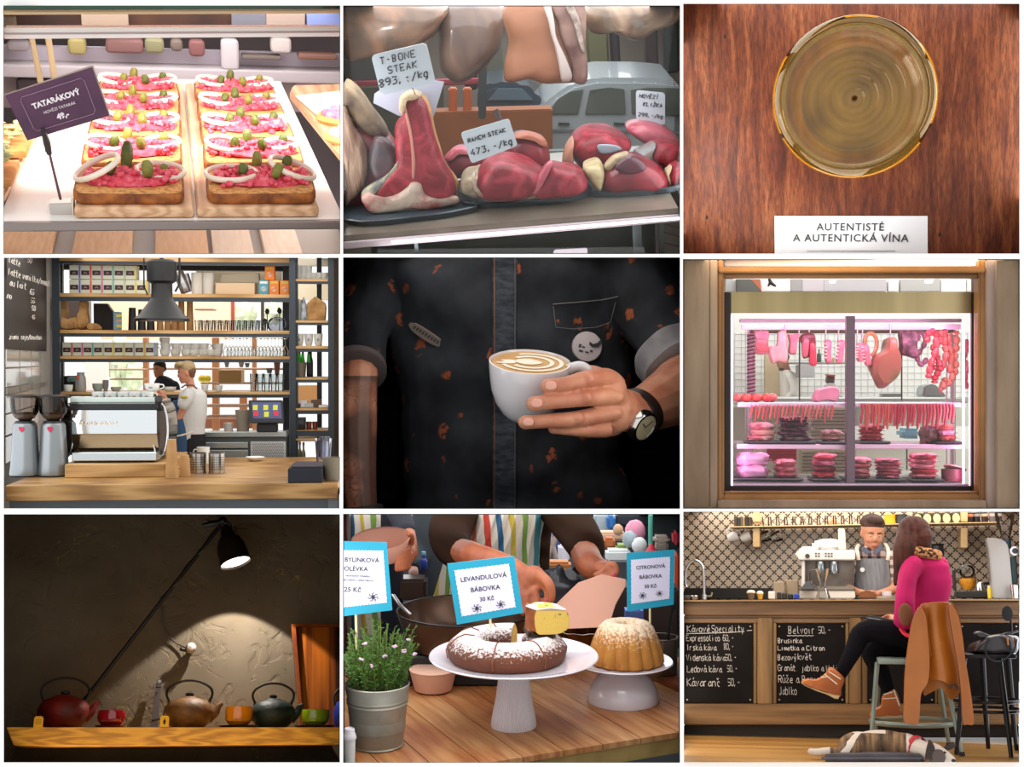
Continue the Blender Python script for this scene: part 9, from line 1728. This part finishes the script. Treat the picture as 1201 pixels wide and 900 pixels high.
t2=thing('glass_carafe','clear glass carafe with waist standing on the counter','carafe',tuple(CT(965.5,7.6)));m=MB();m.lt([(8.5*K,0),(8*K,2*K),(4.5*K,11*K),(3*K,16*K),(5*K,24*K),(8*K,33*K)],28,cap=False);part('carafe_body',m,glass('ffffff',.03,'d6d4d2'),t2);m=MB();m.tube(catmull([(-6*K,0,31*K),(-13*K,0,30*K),(-13*K,0,18*K),(-5*K,0,12*K)],5),1*K,8);part('handle',m,glass('ffffff',.03,'c8c6c6'),t2)
m=MB();m.prism([A(1006,702.5,7.6),A(1029,702.5,7.6),A(1027,696,7.6),A(1018,692.5,7.6),A(1008,695,7.6)],V((0,.09,0)),.006);solo('leather_pouch',m,mt('7a4a28',rg=.5,nc='4a2c18',ns=9),'brown leather pouch on the counter in front of the barista','pouch')
for i,(x,w,h,c,lb)in enumerate(((1036,10,3.5,'cfcac4','pale saucer pile on the counter before the barista'),(1040,6,9,'d8d0d8','clear plastic cup beside the pile of saucers'))):m=MB();m.lt([(w*.8*K,0),(w*K,h*K),(w*.9*K,h*K),(w*.7*K,1*K)],20);solo('tableware',m,mt(c,rg=.25),lb,'tableware',tuple(CT(x,7.85+.1*i)))
t2=thing('siphon_brewer','glass siphon coffee maker with amber liquid on a black stand','coffee maker',tuple(CT(1136,7.8)));m=MB();m.box((6*K,0,4.5*K),(40*K,.14,8*K),None,.006);part('black_stand',m,mt('1a1816',rg=.4),t2)
m=MB();m.lt([(6*K,9.5*K),(9*K,17*K),(9.5*K,22*K)],24);part('amber_liquid',m,mt('c88a20',rg=.15,nc='7a3c14',ns=12,coat=.5),t2);m=MB();m.ball((0,0,30*K),(8.5*K,8.5*K,8*K),20,14);m.lt([(4*K,36*K),(4*K,41*K)],16,cap=False);part('glass_bulb',m,glass('ffffff',.03,'dcd8d4'),t2);m=MB();m.tube([(-14*K,0,9*K),(-14*K,0,31*K)],1.8*K,8);m.tube([(-14*K,0,22*K),(8*K,0,22*K)],.6*K,6);part('stand_arm',m,mt('1c1a1a',rg=.4),t2)
t2=thing('steel_kettle','small steel kettle with black handle beside the siphon','kettle',tuple(CT(1151,7.95)));m=MB();m.lt([(6*K,9*K),(5.5*K,13*K),(3*K,18*K),(.5*K,19*K)],20);part('kettle_body',m,ch,t2);m=MB();m.lt([(5*K,0),(6*K,9*K)],16);part('kettle_base',m,mt('1c1a1a'),t2);m=MB();m.tube(catmull([(3*K,0,17*K),(10*K,0,17*K),(12*K,0,9*K)],4),1.6*K,8);part('handle',m,mt('1a1818',rg=.4),t2)
t2=thing('yellow_jar','small yellow labelled jar left of the steel grinder','jar',tuple(CT(1162,7.7)));m=MB();m.lt([(3.2*K,0),(3.3*K,10*K),(2.6*K,12*K)],14);part('jar_body',m,mt('e0c83c',rg=.4),t2);m=MB();m.lt([(2.8*K,12*K),(2.8*K,14*K)],12);part('lid',m,mt('d8d4cc'),t2)
t2=thing('dark_pitcher','dark pitcher against the tiles beside the woman','pitcher',(A(1103,703,8.7).x,8.7,zb9));k2=8.7/F;m=MB();m.lt([(6*k2,46*k2),(7*k2,50*k2),(6.5*k2,58*k2),(8*k2,60*k2)],18);part('pitcher_body',m,mt('26282e',rg=.3),t2);m=MB();m.cyl((0,0,0),(0,0,47*k2),1.2*k2,n=8);part('pedestal',m,mt('2c2826',rg=.5),t2)
t2=thing('coffee_grinder','tall brushed steel coffee grinder with clear hopper at the right','grinder',tuple(CT(1176,7.62)));gy=7.62/F
m=MB();m.prism([V((-10*gy,0,0)),V((11*gy,0,0)),V((10*gy,0,52*gy)),V((8*gy,0,60*gy)),V((3*gy,0,64.5*gy)),V((-7*gy,0,66*gy)),V((-13*gy,0,66*gy)),V((-11*gy,0,52*gy))],V((0,.12,0)),.006);part('steel_body',m,mt('a09c98',rg=.3,metal=.75),t2)
m=MB();m.lt([(4*gy,64*gy),(5.5*gy,70*gy),(10*gy,88*gy),(10.4*gy,94*gy)],24,(9.0*gy,.07,0),cap=False);part('hopper',m,glass('ffffff',.03,'dad6d6'),t2);m=MB();m.lt([(4*gy,54*gy),(4.4*gy,65*gy)],16,(10*gy,.07,0));part('collar',m,mt('3c4c5c',rg=.4),t2)
m=MB();m.lt([(5*gy,0),(5*gy,.02)],24,(15*gy,-.01,51*gy),(0,-1,0));part('dial_ring',m,mt('c8c8cc',rg=.2,metal=.8),t2);m=MB();m.lt([(3*gy,0),(3*gy,.03)],20,(15*gy,-.012,51*gy),(0,-1,0));part('dial_centre',m,mt('2a2c30',rg=.3),t2);m=MB();m.bx(11*gy,17*gy,.02,.1,16*gy,45*gy,bev=.004);part('teal_side',m,mt('2c4850',rg=.4),t2)
m=MB();m.lt([(3.4*gy,0),(4*gy,14*gy)],14);solo('milk_jug',m,ch,'steel jug at the right edge beside the grinder','jug',tuple(CT(1190,7.5)))
def plaid():
 m,nt,b=nodes('plaid_cloth');tc=nt.nodes.new('ShaderNodeTexCoord');sx=nt.nodes.new('ShaderNodeSeparateXYZ');nt.links.new(tc.outputs['Object'],sx.inputs[0])
 f=lambda v:math_(nt,'LESS_THAN',math_(nt,'FRACT',math_(nt,'MULTIPLY_ADD',v,19.0,20.2)),.42);a,c=f(sx.outputs[0]),f(sx.outputs[2]);sm=math_(nt,'MULTIPLY',math_(nt,'ADD',a,c),.5)
 r=nt.nodes.new('ShaderNodeValToRGB');r.color_ramp.interpolation='CONSTANT';e=r.color_ramp.elements;e[0].color=srgb('c8b4aa');e[1].position=.75;e[1].color=srgb('2c2026');q=e.new(.25);q.color=srgb('7c6460');nt.links.new(sm,r.inputs[0]);nt.links.new(r.outputs[0],b.inputs['Base Color']);b.inputs['Roughness'].default_value=.85;return m
y=8.15;s_=y/F;o=V((A(1022,700,y).x,y,ZF));t=thing('person','barista with short dark hair in plaid shirt and grey apron, looking down','person',tuple(o));B=lambda a,b,dy=0:A(a,b,y+dy)-o
H=39*s_;HM=hm(B(1022,645.5),.22,.30,.05);sk=MB();head_skin(sk,HM,H);sk.ball(B(1023,690),(17*s_,10*s_,32*s_),16,12)
limb(sk,[B(1002,662),B(993,676),B(992,687,-.05),B(1003,694,-.14),B(1013,696,-.2)],(6.5*s_,6.2*s_,5.6*s_,4.6*s_,3.6*s_));limb(sk,[B(1042,662),B(1049,678),B(1049,690,-.05),B(1038,695,-.14),B(1028,697,-.2)],(6.5*s_,6.2*s_,5.6*s_,4.6*s_,3.6*s_))
for sx_,x in((1,1016),(-1,1026)):
 sk.ball(B(x,697,-.22),(5*s_,3*s_,3*s_),12,8)
 for k in range(4):limb(sk,[B(x+sx_*2,695.5+k*1.3,-.24),B(x+sx_*6,696.5+k*1.3,-.27),B(x+sx_*8,698.5+k*1.1,-.27)],(1.3*s_,1.2*s_,1*s_),6,2)
 limb(sk,[B(x,694,-.23),B(x+sx_*4,693.5,-.26)],(1.5*s_,1.2*s_),6,2)
for d in(-1,1):limb(sk,[B(1023+d*8,720),B(1023+d*8,780),B(1023+d*8,826)],(8*s_,6.5*s_,4.5*s_));sk.ball(V((d*8*s_,-.03,3.2*s_)),(5*s_,10*s_,3.1*s_),12,8)
part('body',fuse(sk,1.15*s_,3),mt('c48a6c',rg=.5,nc='b57a5e',ns=6,sss=.05),t,80);head_face(t,HM,H)
hr=MB();hr.M=HM@MX.Scale(H,4);hr.ball((0,.08,.78),(.35,.40,.27));hr.ball((0,-.16,.92),(.25,.2,.13));hr.ball((0,.22,.55),(.33,.24,.24));part('hair',fuse(hr,.025*H,3),mt('4a3024',rg=.8,nc='2c1c16',ns=25),t,80)
sh=MB();sh.loft([[B(cx_+a_*w_,yy_)+V((0,b_*12*s_,0))for a_,b_ in[(cos(i*PI/12),sin(i*PI/12))for i in range(24)]]for yy_,cx_,w_ in((641,1022,8),(644,1022,14),(650,1022,21),(660,1022,24),(680,1023,23),(700,1023,22),(725,1023,22))])
limb(sh,[B(1002,654),B(995,668),B(991,680)],(9*s_,10*s_,9.6*s_));limb(sh,[B(1042,654),B(1049,668),B(1052,680)],(9*s_,10*s_,9.6*s_));part('plaid_shirt',fuse(sh,1.2*s_,3),plaid(),t,80)
cl9=MB();cl9.prism([B(1012,640,-.07),B(1022,648,-.11),B(1018,651,-.11),B(1009,645,-.09)],V((0,.02,0)),.003);cl9.prism([B(1033,638,-.07),B(1023,648,-.11),B(1027,652,-.11),B(1036,644,-.09)],V((0,.02,0)),.003);part('collar',cl9,mt('4a4a5c',rg=.8),t)
den9=mt('6c6e74',rg=.85,nc='84868a',ns=9,sr=(6,1,1))
m=MB();m.grid(lambda u,v:B(1003+u*(41+v*2),655.5+v*70,-.105+.07*abs(2*u-1)**2.5),16,10);ap=part('apron',m,den9,t,80)
m=MB();m.lt([(2.5*s_,0),(2.5*s_,.006)],16,B(1011.5,668.5,-.112),(0,-1,0));part('round_badge',m,mt('d4d2d0',rg=.4),ap)
for pts in([B(1007,657,-.10),B(1006,650,-.10),B(1005,643,-.04),B(1007,639,.04)],[B(1041,657,-.10),B(1042,650,-.10),B(1041,643,-.04),B(1038,638,.04)]):m=MB();m.tube(catmull(pts,4),2*s_,8,flat=.4);part('apron_strap',m,mt('d8c8b8',rg=.8),t)
y=6.95;s_=y/F;o=V((A(1085,775,y).x,y,ZF));t=thing('person','woman in magenta sweater and black trousers seated on the grey stool, back turned','person',tuple(o));B=lambda a,b,dy=0:A(a,b,y+dy)-o
H=42*s_;HM=hm(B(1074,653,.02),PI-.95,.12,0);sk=MB();head_skin(sk,HM,H,male=False)
limb(sk,[B(1080,672),B(1086,700),B(1086,745)],(9*s_,11*s_,14*s_));limb(sk,[B(1070,665,-.06),B(1064,695,-.12),B(1063,722,-.14),B(1058,733,.05),B(1050,728,.16),B(1045,724,.2)],(6*s_,6.5*s_,6.5*s_,6*s_,4.6*s_,3.6*s_));limb(sk,[B(1096,670,.1),B(1090,700,.25),B(1072,722,.32),B(1056,724,.34)],(6*s_,6*s_,5*s_,3.6*s_))
for(x,yy_,dy)in((1043,724,.2),(1050,724,.35)):
 sk.ball(B(x,yy_,dy),(5*s_,4*s_,3*s_),12,8)
 for k in range(4):limb(sk,[B(x-3,yy_-1+k*.8,dy+(k-1.5)*1.5*s_),B(x-7,yy_+k*.5,dy+(k-1.5)*1.6*s_),B(x-9,yy_+1.5,dy+(k-1.5)*1.6*s_)],(1.4*s_,1.3*s_,1*s_),6,2)
 limb(sk,[B(x-1,yy_-2,dy-3*s_),B(x-5,yy_-1.5,dy-4.5*s_)],(1.5*s_,1.2*s_),6,2)
L1=[B(1082,748,-.02),B(1045,742,-.04),B(1013,742,-.05),B(1000,765,-.08),B(985,793,-.10)];L2=[B(1086,752,.10),B(1050,758,.12),B(1024,764,.13),B(1034,790,.12),B(1043,812,.10)]
limb(sk,L1,(14*s_,11*s_,9*s_,7*s_,4.5*s_));limb(sk,L2,(14*s_,12*s_,10*s_,7*s_,4.5*s_));limb(sk,[B(985,793,-.10),B(979,803,-.10),B(958,806,-.1)],(4.6*s_,4.8*s_,4*s_));limb(sk,[B(1043,812,.1),B(1045,826,.1),B(1030,834,.1)],(4.6*s_,4.8*s_,4*s_))
part('body',fuse(sk,1.25*s_,3),mt('b87c60',rg=.5),t,80);head_face(t,HM,H)
tr=MB();limb(tr,L1,(17*s_,14*s_,12*s_,9.5*s_,6.3*s_));limb(tr,L2,(18*s_,16*s_,13.5*s_,9.5*s_,7*s_));tr.ball(B(1086,752,.04),(22*s_,18*s_,19*s_),16,12);part('trousers',fuse(tr,1.3*s_,3),mt('0c0a0c',rg=.9,spec=.08,nc='131116',ns=5),t,80)
sw=MB();sw.loft([[B(cx_+a_*w_,yy_,.02)+V((0,b_*d_*s_,0))for a_,b_ in[(cos(i*PI/12),sin(i*PI/12))for i in range(24)]]for yy_,cx_,w_,d_ in((651,1078,10,9),(655,1081,20,13),(664,1087,27,16),(680,1091,27,17),(700,1090,25,17),(720,1085,24,18),(738,1084,25,18),(747,1084,23,17))])
limb(sw,[B(1069,664,-.06),B(1062,690,-.12),B(1060,712,-.15),B(1060,728,-.1),B(1056,736,.04),B(1052,732,.12)],(12*s_,10.5*s_,10*s_,10*s_,8.4*s_,6.4*s_));limb(sw,[B(1100,664,.1),B(1094,700,.27),B(1074,722,.34),B(1062,724,.35)],(12*s_,10*s_,8*s_,6*s_))
sw=fuse(sw,1.2*s_,4)
for i,v in enumerate(sw.v):sw.v[i]=v+V((noise.noise(v*9)*.012,noise.noise(v*8+V((4,0,0)))*.012,0))
swo=part('magenta_sweater',sw,mt('b8055c',rg=.85,nc='9c0048',ns=4),t,80)
m=MB();m.ball(B(1062,721,-.235),(7.5*s_,3*s_,12*s_),16,12);part('elbow_patch',m,mt('6f4528',rg=.8),swo,label='brown suede elbow patch');m=MB();m.tube(catmull([B(1057,738,-.1),B(1063,745,-.14),B(1075,749,-.15)],4),3*s_,8,flat=.6);part('red_hem',m,mt('d8283c',rg=.7),swo)
hr=MB();hr.M=HM@MX.Scale(H,4);hr.ball((0,.08,.68),(.40,.46,.40));hr.ball((0,.2,.4),(.38,.36,.36));hr.M=MX()
limb(hr,[B(1066,626),B(1061,645,-.04),B(1057,665,-.05),B(1053,684,-.04)],(13*s_,13*s_,9*s_,3*s_));limb(hr,[B(1080,630),B(1082,644)],(13*s_,9*s_));limb(hr,[B(1058,650,.02),B(1053,672,.04),B(1050,686,.04)],(7*s_,5*s_,2*s_))
part('long_hair',fuse(hr,1.1*s_,3),mt('240e0a',rg=.6,spec=.25,nc='4a2014',ns=10,sr=(5,5,.6)),t,80)
m=MB();c=B(1080,649,.01);m.tube([c+V((17*s_*cos(a*PI/10),13*s_*sin(a*PI/10),-3*s_*cos(a*PI/10)+.5*s_))for a in range(20)],6.2*s_,10,closed=True);part('leopard_scarf',m,mt('b07848',rg=.85,nc='2c1810',ns=55,lo=.5,hi=.56),t)
tanb=mt('b8662a',rg=.6,nc='9a4e1e',ns=8,bump=.2,bs=20)
def boot(pts,sole,laces,y0,lb):
 g,oo=puff(pts,y0,.13,nz=0);oo2=oo-o;b1=part('boot',g,tanb,t,60,loc=oo2,label=lb);m=MB();m.prism([A(a,b_,y0-.062)-oo for a,b_ in sole],V((0,.124,0)),.006);part('sole',m,mt('cbb080',rg=.6),b1)
 for l_ in laces:m=MB();m.tube([A(a,b_,y0-.068)-oo for a,b_ in l_],.7*s_,6);part('lace',m,mt('dcd0bc',rg=.8),b1)
boot([(975,783),(990,795),(987,808),(985,817),(968,812),(950,806),(940,801),(944,797),(958,797),(968,790)],[(939,800),(942,804),(958,811),(970,815),(981,821),(985,819),(985,815),(968,811),(950,805)],[[(972,788),(986,797)],[(967,791),(982,803)],[(963,795),(970,794)]],y-.1,'tan leather boot swinging in the air')
boot([(1035,817),(1048,809),(1053,816),(1057,838),(1040,839),(1024,841),(1020,838),(1024,834),(1033,829)],[(1020,839),(1022,842.5),(1040,842.5),(1057,842),(1057,838),(1040,839.5)],[[(1036,820),(1051,819)],[(1048,809),(1055,828)],[(1036,815),(1047,812)]],y+.1,'tan leather boot resting on the stool ring')
t3=thing('black_purse','flat black leather purse lying on the lap of the seated woman','purse',tuple(A(1033,731,y+.0)));oo=A(1033,731,y);m=MB();m.prism([A(1015,724,y-.05)-oo,A(1017,728,y-.05)-oo,A(1048,733,y-.05)-oo,A(1050,728,y-.05)-oo,A(1022,722,y-.05)-oo],V((0,.16,0)),.006);part('purse_body',m,mt('1a1618',rg=.3,coat=.4),t3);m=MB();m.tube([A(1018,725,y-.056)-oo,A(1048,730,y-.056)-oo],.5*s_,5);part('zip',m,mt('7a7478',rg=.3,metal=.6),t3)
y=6.98;o=V((A(1071,870,y).x,y,ZF));t=thing('bar_stool','grey green metal bar stool under the seated woman','stool',tuple(o));gm=mt('7a8478',rg=.4,metal=.4,nc='8e968a',ns=5);B=lambda a,b,dy=0:A(a,b,y+dy)-o;s_=y/F
zs=B(1071,772).z;m=MB();m.box((0,0,zs-.012),(68*s_,.32,.03),None,.012,2);part('seat',m,gm,t)
zr=B(1070,847).z
for a,b_,dy in((-34,-46,-.14),(34,46,-.17),(-30,-40,.15),(30,40,.16)):
 m=MB();m.tube([V((a*s_,dy*.75,zs-.02)),V((b_*s_,dy*1.35,.004))],[2.6*s_,2.2*s_],8);lg=part('leg',m,gm,t);m=MB();m.lt([(3.2*s_,0),(2.8*s_,4*s_)],10,(b_*s_,dy*1.35,.002));part('rubber_foot',m,mt('1a1a1a',rg=.6),lg)
m=MB();m.tube([V((44*s_*cos(a*PI/16),.21*sin(a*PI/16),zr))for a in range(32)],2.2*s_,8,closed=True,flat=1.3);part('foot_ring',m,gm,t)
m=MB();zbk=B(1100,716).z;m.tube(catmull([V((8*s_,-.15,zs)),V((12*s_,-.22,(zs+zbk)/2)),V((14*s_,-.235,zbk)),V((38*s_,-.235,zbk)),V((42*s_,-.22,(zs+zbk)/2)),V((32*s_,-.15,zs))],5),2*s_,8);part('backrest',m,gm,t)
yj=6.66;tanj=mt('a8601c',rg=.38,nc='955016',ns=3.5,coat=.15,bump=.3,bs=7)
t=thing('leather_jacket','tan leather jacket hung over the back of the grey stool','jacket',tuple(A(1098,850,yj)));o=A(1098,850,yj)
def fold(u,v):return .028*sin(u*22+v*3)+.014*sin(u*47-v*5)
def drape(pts,y0,th,k=.02):
 g,oo=puff(pts,y0,th,((-1,.93),(-.6,.985),(0,1),(.6,.985),(1,.93)),n=8);rr=[]
 q=[P.at(a,b,y0)for a,b in pts];q=catmull(q,5,True);c=sum(q,V())/len(q);mb=MB();NR=9
 rings=[]
 for j in range(NR,0,-1):rings.append([c+(p-c)*(j/NR)*(.985)+V((0,-th/2,0))for p in q])
 f_=lambda w:V((0,k*sin(w.x*42+2.0*noise.noise(w*3))+k*.6*noise.noise(V((w.x*9,0,w.z*4))),0))
 rings=[[w+f_(w)for w in r]for r in rings];back=[c+(p-c)*.985+V((0,th/2,0))for p in q];mid=[p for p in q]
 mb.loft([back,mid]+rings);mb.v=[v-o for v in mb.v];return mb
part('jacket_back',drape([(1078,712),(1090,707),(1105,706),(1117,708),(1124,722),(1129,750),(1131,780),(1127,806),(1118,808),(1105,799),(1092,797),(1082,792),(1070,775),(1070,745)],yj,.07,.022),tanj,t,60)
part('sleeve',drape([(1078,712),(1085,720),(1088,745),(1090,775),(1088,800),(1080,815),(1077,848),(1068,849),(1060,846),(1060,820),(1061,790),(1065,755),(1070,728)],yj-.05,.08,.014),tanj,t,60)
part('sleeve',drape([(1112,710),(1121,716),(1127,740),(1131,770),(1136,800),(1140,830),(1141,849),(1134,850),(1129,848),(1127,815),(1124,785),(1118,750)],yj-.045,.07,.012),tanj,t,60)
part('front_flap',drape([(1088,790),(1100,795),(1112,800),(1124,804),(1126,812),(1116,821),(1108,812),(1098,802),(1092,810),(1084,816),(1083,804)],yj+.03,.05,.012),mt('935418',rg=.45),t,60)
m=MB();m.tube([A(1112,806,yj-.06)-o,A(1120,803,yj-.06)-o,A(1124,808,yj-.06)-o],.008,6);part('buckle',m,mt('3a2c24',rg=.3,metal=.6),t)
m=MB();m.tube(catmull([A(1086,714,yj-.06)-o,A(1088,740,yj-.062)-o,A(1092,770,yj-.062)-o],5),.004,5);part('seam',m,mt('8a4c18',rg=.5),t)
y=6.9;s_=y/F;cx0=A(1170,870,y).x;o=V((cx0,y,ZF));t=thing('bar_stool','black metal bar stool at the right edge carrying a black bag','stool',tuple(o));bm9=mt('161416',rg=.35,metal=.4);B=lambda a,b,dy=0:A(a,b,y+dy)-o;zs=B(1170,769).z
m=MB();m.box((-4*s_,0,zs),(52*s_,.26,.022),None,.01,2);part('seat',m,bm9,t)
for a,b_,dy in((-30,-45,-.12),(5,8,-.17),(18,22,.12),(-8,-6,.16)):
 m=MB();m.tube([V((a*s_,dy*.6,zs-.01)),V(((a+b_)/2*s_,dy,zs*.45)),V((b_*s_,dy*1.2,.004))],[3*s_,3*s_,2.2*s_],8);part('leg',m,bm9,t)
for zz,rx in((.255,1),(.21,1.04)):
 m=MB();m.tube([V((min(25,-9+34*rx*cos(a*PI/16))*s_,.17*sin(a*PI/16),zz))for a in range(32)],1.8*s_,8,closed=True);part('foot_ring',m,bm9,t)
m=MB();zt9=B(1193,720).z;m.cyl((24*s_,.1,zs),(24*s_,.1,zt9-.03),1.2*s_,n=8);m.lt([(5.5*s_,0),(5.5*s_,.012)],20,V((20.6*s_,.1,zt9)),(0,-1,0),sy=1.5);part('back_disc',m,bm9,t)
yg=6.86;t=thing('black_handbag','black leather handbag with loose strap lying on the black stool','handbag',tuple(A(1166,767,yg)));o=A(1166,767,yg);blk9=mt('1e1c20',rg=.28,nc='4a484c',ns=5,coat=.4,lo=.5,hi=.8)
g,oo=puff([(1137,762),(1141,756),(1150,750),(1160,746),(1175,745),(1192,748),(1194.5,756),(1194,767),(1170,768),(1145,767),(1136,766)],yg,.2,DOME,nz=.02,nf=9);part('bag_body',g,blk9,t,60,loc=oo-o)
g,oo=puff([(1141,743),(1148,740),(1160,744),(1168,747),(1155,749),(1145,747)],yg-.03,.05,DOME,nz=.006);part('bag_flap',g,blk9,t,60,loc=oo-o)
m=MB();m.tube(catmull([A(a,b_,yg-.13)-o for a,b_ in((1160,748),(1156,758),(1158,770),(1168,776),(1180,773),(1190,761),(1192,750))],5),1.0*s_,6);part('loop_strap',m,mt('2e3036',rg=.4),t)
m=MB();m.tube(catmull([A(a,b_,yg-.06)-o for a,b_ in((1168,748),(1178,744),(1188,742),(1194,740))],4),2.4*s_,8,flat=.5);part('handle',m,blk9,t)
for x in(1181,1190):m=MB();m.tube([A(x,748,yg-.12)-o,A(x+1,757,yg-.12)-o],1.1*s_,6);part('brass_buckle',m,mt('b0703c',rg=.25,metal=.8),t)
y=6.55;s_=y/F;gz=lambda a,b:P.on(a,b,ZF)
o=V((A(1040,888,y).x,y,ZF));t=thing('dog','brindle and white dog with red collar lying on its side by the stool','dog',tuple(o));B=lambda a,b,dy=0:A(a,b,y+dy)-o
def dogm():
 m,nt,b=nodes('brindle_fur');N=nt.nodes;L=nt.links;tc=N.new('ShaderNodeTexCoord');sx=N.new('ShaderNodeSeparateXYZ');L.new(tc.outputs['Object'],sx.inputs[0]);mp=N.new('ShaderNodeMapping');mp.inputs['Scale'].default_value=(9,2,1.2);L.new(tc.outputs['Object'],mp.inputs[0])
 n=N.new('ShaderNodeTexNoise');n.inputs['Scale'].default_value=5;n.inputs['Detail'].default_value=5;L.new(mp.outputs[0],n.inputs['Vector']);r=N.new('ShaderNodeValToRGB');e=r.color_ramp.elements;e[0].position=.38;e[0].color=srgb('3c2a1c');e[1].position=.68;e[1].color=srgb('94704c');L.new(n.outputs[0],r.inputs[0])
 nz=N.new('ShaderNodeTexNoise');nz.inputs['Scale'].default_value=9;L.new(tc.outputs['Object'],nz.inputs['Vector']);xx=math_(nt,'MULTIPLY_ADD',nz.outputs[0],.05,sx.outputs[0]);lean=math_(nt,'MULTIPLY_ADD',sx.outputs[2],-.75,xx)
 x_=lambda px:(A(px,880,y)-o).x
 a=math_(nt,'LESS_THAN',sx.outputs[0],x_(974));b1=math_(nt,'MULTIPLY',math_(nt,'GREATER_THAN',lean,x_(986)),math_(nt,'LESS_THAN',lean,x_(994)));c=math_(nt,'GREATER_THAN',xx,x_(1070));w=math_(nt,'MAXIMUM',math_(nt,'MAXIMUM',a,b1),c)
 top=math_(nt,'MULTIPLY',math_(nt,'GREATER_THAN',sx.outputs[2],(B(1000,860.5)).z),math_(nt,'LESS_THAN',sx.outputs[0],x_(1040)));w=math_(nt,'MAXIMUM',w,top)
 mx=N.new('ShaderNodeMix');mx.data_type='RGBA';L.new(w,mx.inputs[0]);L.new(r.outputs[0],mx.inputs[6]);mx.inputs[7].default_value=srgb('d8c8ba');L.new(mx.outputs[2],b.inputs['Base Color']);b.inputs['Roughness'].default_value=.8;return m
dg=MB();dg.ball(B(1035,875,.08),(38*s_,22*s_,17*s_),24,16);dg.ball(B(1008,877,.05),(24*s_,20*s_,17*s_),20,14);dg.ball(B(1058,876,.06),(22*s_,19*s_,15*s_),20,14)
limb(dg,[B(1000,880,-.04),B(984,886,-.07),B(974,882,-.08),B(958,883,-.10),B(951,881.5,-.10)],(11*s_,8*s_,5*s_,4.2*s_,3.6*s_));dg.ball(B(953,882.5,-.1),(6*s_,4*s_,3.2*s_),12,8)
limb(dg,[B(1006,884,.12),B(990,887,.2),B(976,887,.2)],(9*s_,6*s_,4*s_));limb(dg,[B(1060,886,.02),B(1048,888,.0),B(1034,888,.0)],(8*s_,5*s_,4*s_));limb(dg,[B(1062,884,.1),B(1074,888,.2),B(1086,889,.22)],(7*s_,5*s_,4*s_))
limb(dg,[B(1062,876,.04),B(1078,880,.0),B(1090,884,-.03)],(14*s_,11.5*s_,11*s_));dg.ball(B(1092,884,-.03),(13*s_,12*s_,11.5*s_),18,12);limb(dg,[B(1096,884,-.04),B(1106,888,-.07),B(1115,892,-.09)],(11*s_,8.5*s_,5.5*s_))
limb(dg,[B(990,872,.1),B(984,866,.2),B(978,872,.3)],(4*s_,3*s_,1.6*s_))if 0 else None
part('body',fuse(dg,1.2*s_,5),dogm(),t,80)
def ear(pts,dy,c,lb):g,oo=puff(pts,y+dy,.03,((-1,.8),(0,1),(1,.85)),nz=0);part('ear',g,c,t,60,loc=oo-o,label=lb)
ear([(1085,890),(1086,880),(1089,869),(1092,869),(1096,876),(1097,886),(1093,893),(1088,892)],-.11,mt('1e1716',rg=.7,nc='4a3430',ns=5),'black pointed ear')
ear([(1105,879),(1112,873),(1118,870.5),(1121,874),(1118,878),(1110,881)],.02,mt('3a3232',rg=.7),'grey pointed ear turned outwards')
m=MB();m.ball(B(1101,888,-.125),(7*s_,2.5*s_,8*s_),14,10);part('eye_patch',m,mt('5a4c48',rg=.8),t);m=MB();m.ball(B(1108,883,-.125),(1.7*s_,1.2*s_,1.3*s_),8,6);part('eye',m,mt('14100f',rg=.2),t);m=MB();m.ball(B(1118.5,892.5,-.115),(2.2*s_,1.6*s_,1.8*s_),8,6);part('nose',m,mt('1c1416',rg=.3),t)
m=MB();c0,c1=B(1072,878,.03),B(1080,881,.0);ax=(c1-c0).normalized();m.lt([(14.0*s_,0),(14.6*s_,1*s_),(14.2*s_,6*s_),(13.6*s_,7*s_)],32,c0,ax,cap=False);part('red_collar',m,mt('b01822',rg=.5,nc='d04048',ns=25),t)
pg=[gz(962,894.4),gz(1084,894.4),gz(1080,892),gz(1060,890.5),gz(1010,890.5),gz(980,891.5)]
g=MB();g.prism([V((p.x,p.y,ZF+.001))for p in pg],V((0,0,.034)),.012);solo('dog_mat',g,mt('4a4448',rg=.9,nc='5c565a',ns=8),'dark grey mat in front of the lying dog','mat')
fill_strip(9,'t',6.3,7.8,26,(1,.94,.86),.05,.95)
fill_strip(9,'t',8.0,8.8,17,(1,.92,.82),.05,.95)
fill_strip(9,'l',6.3,7.2,7,(1,.92,.82),.1,.9)
fill_strip(9,'r',6.2,7.0,5,(.9,.94,1),.1,.9)
finish()
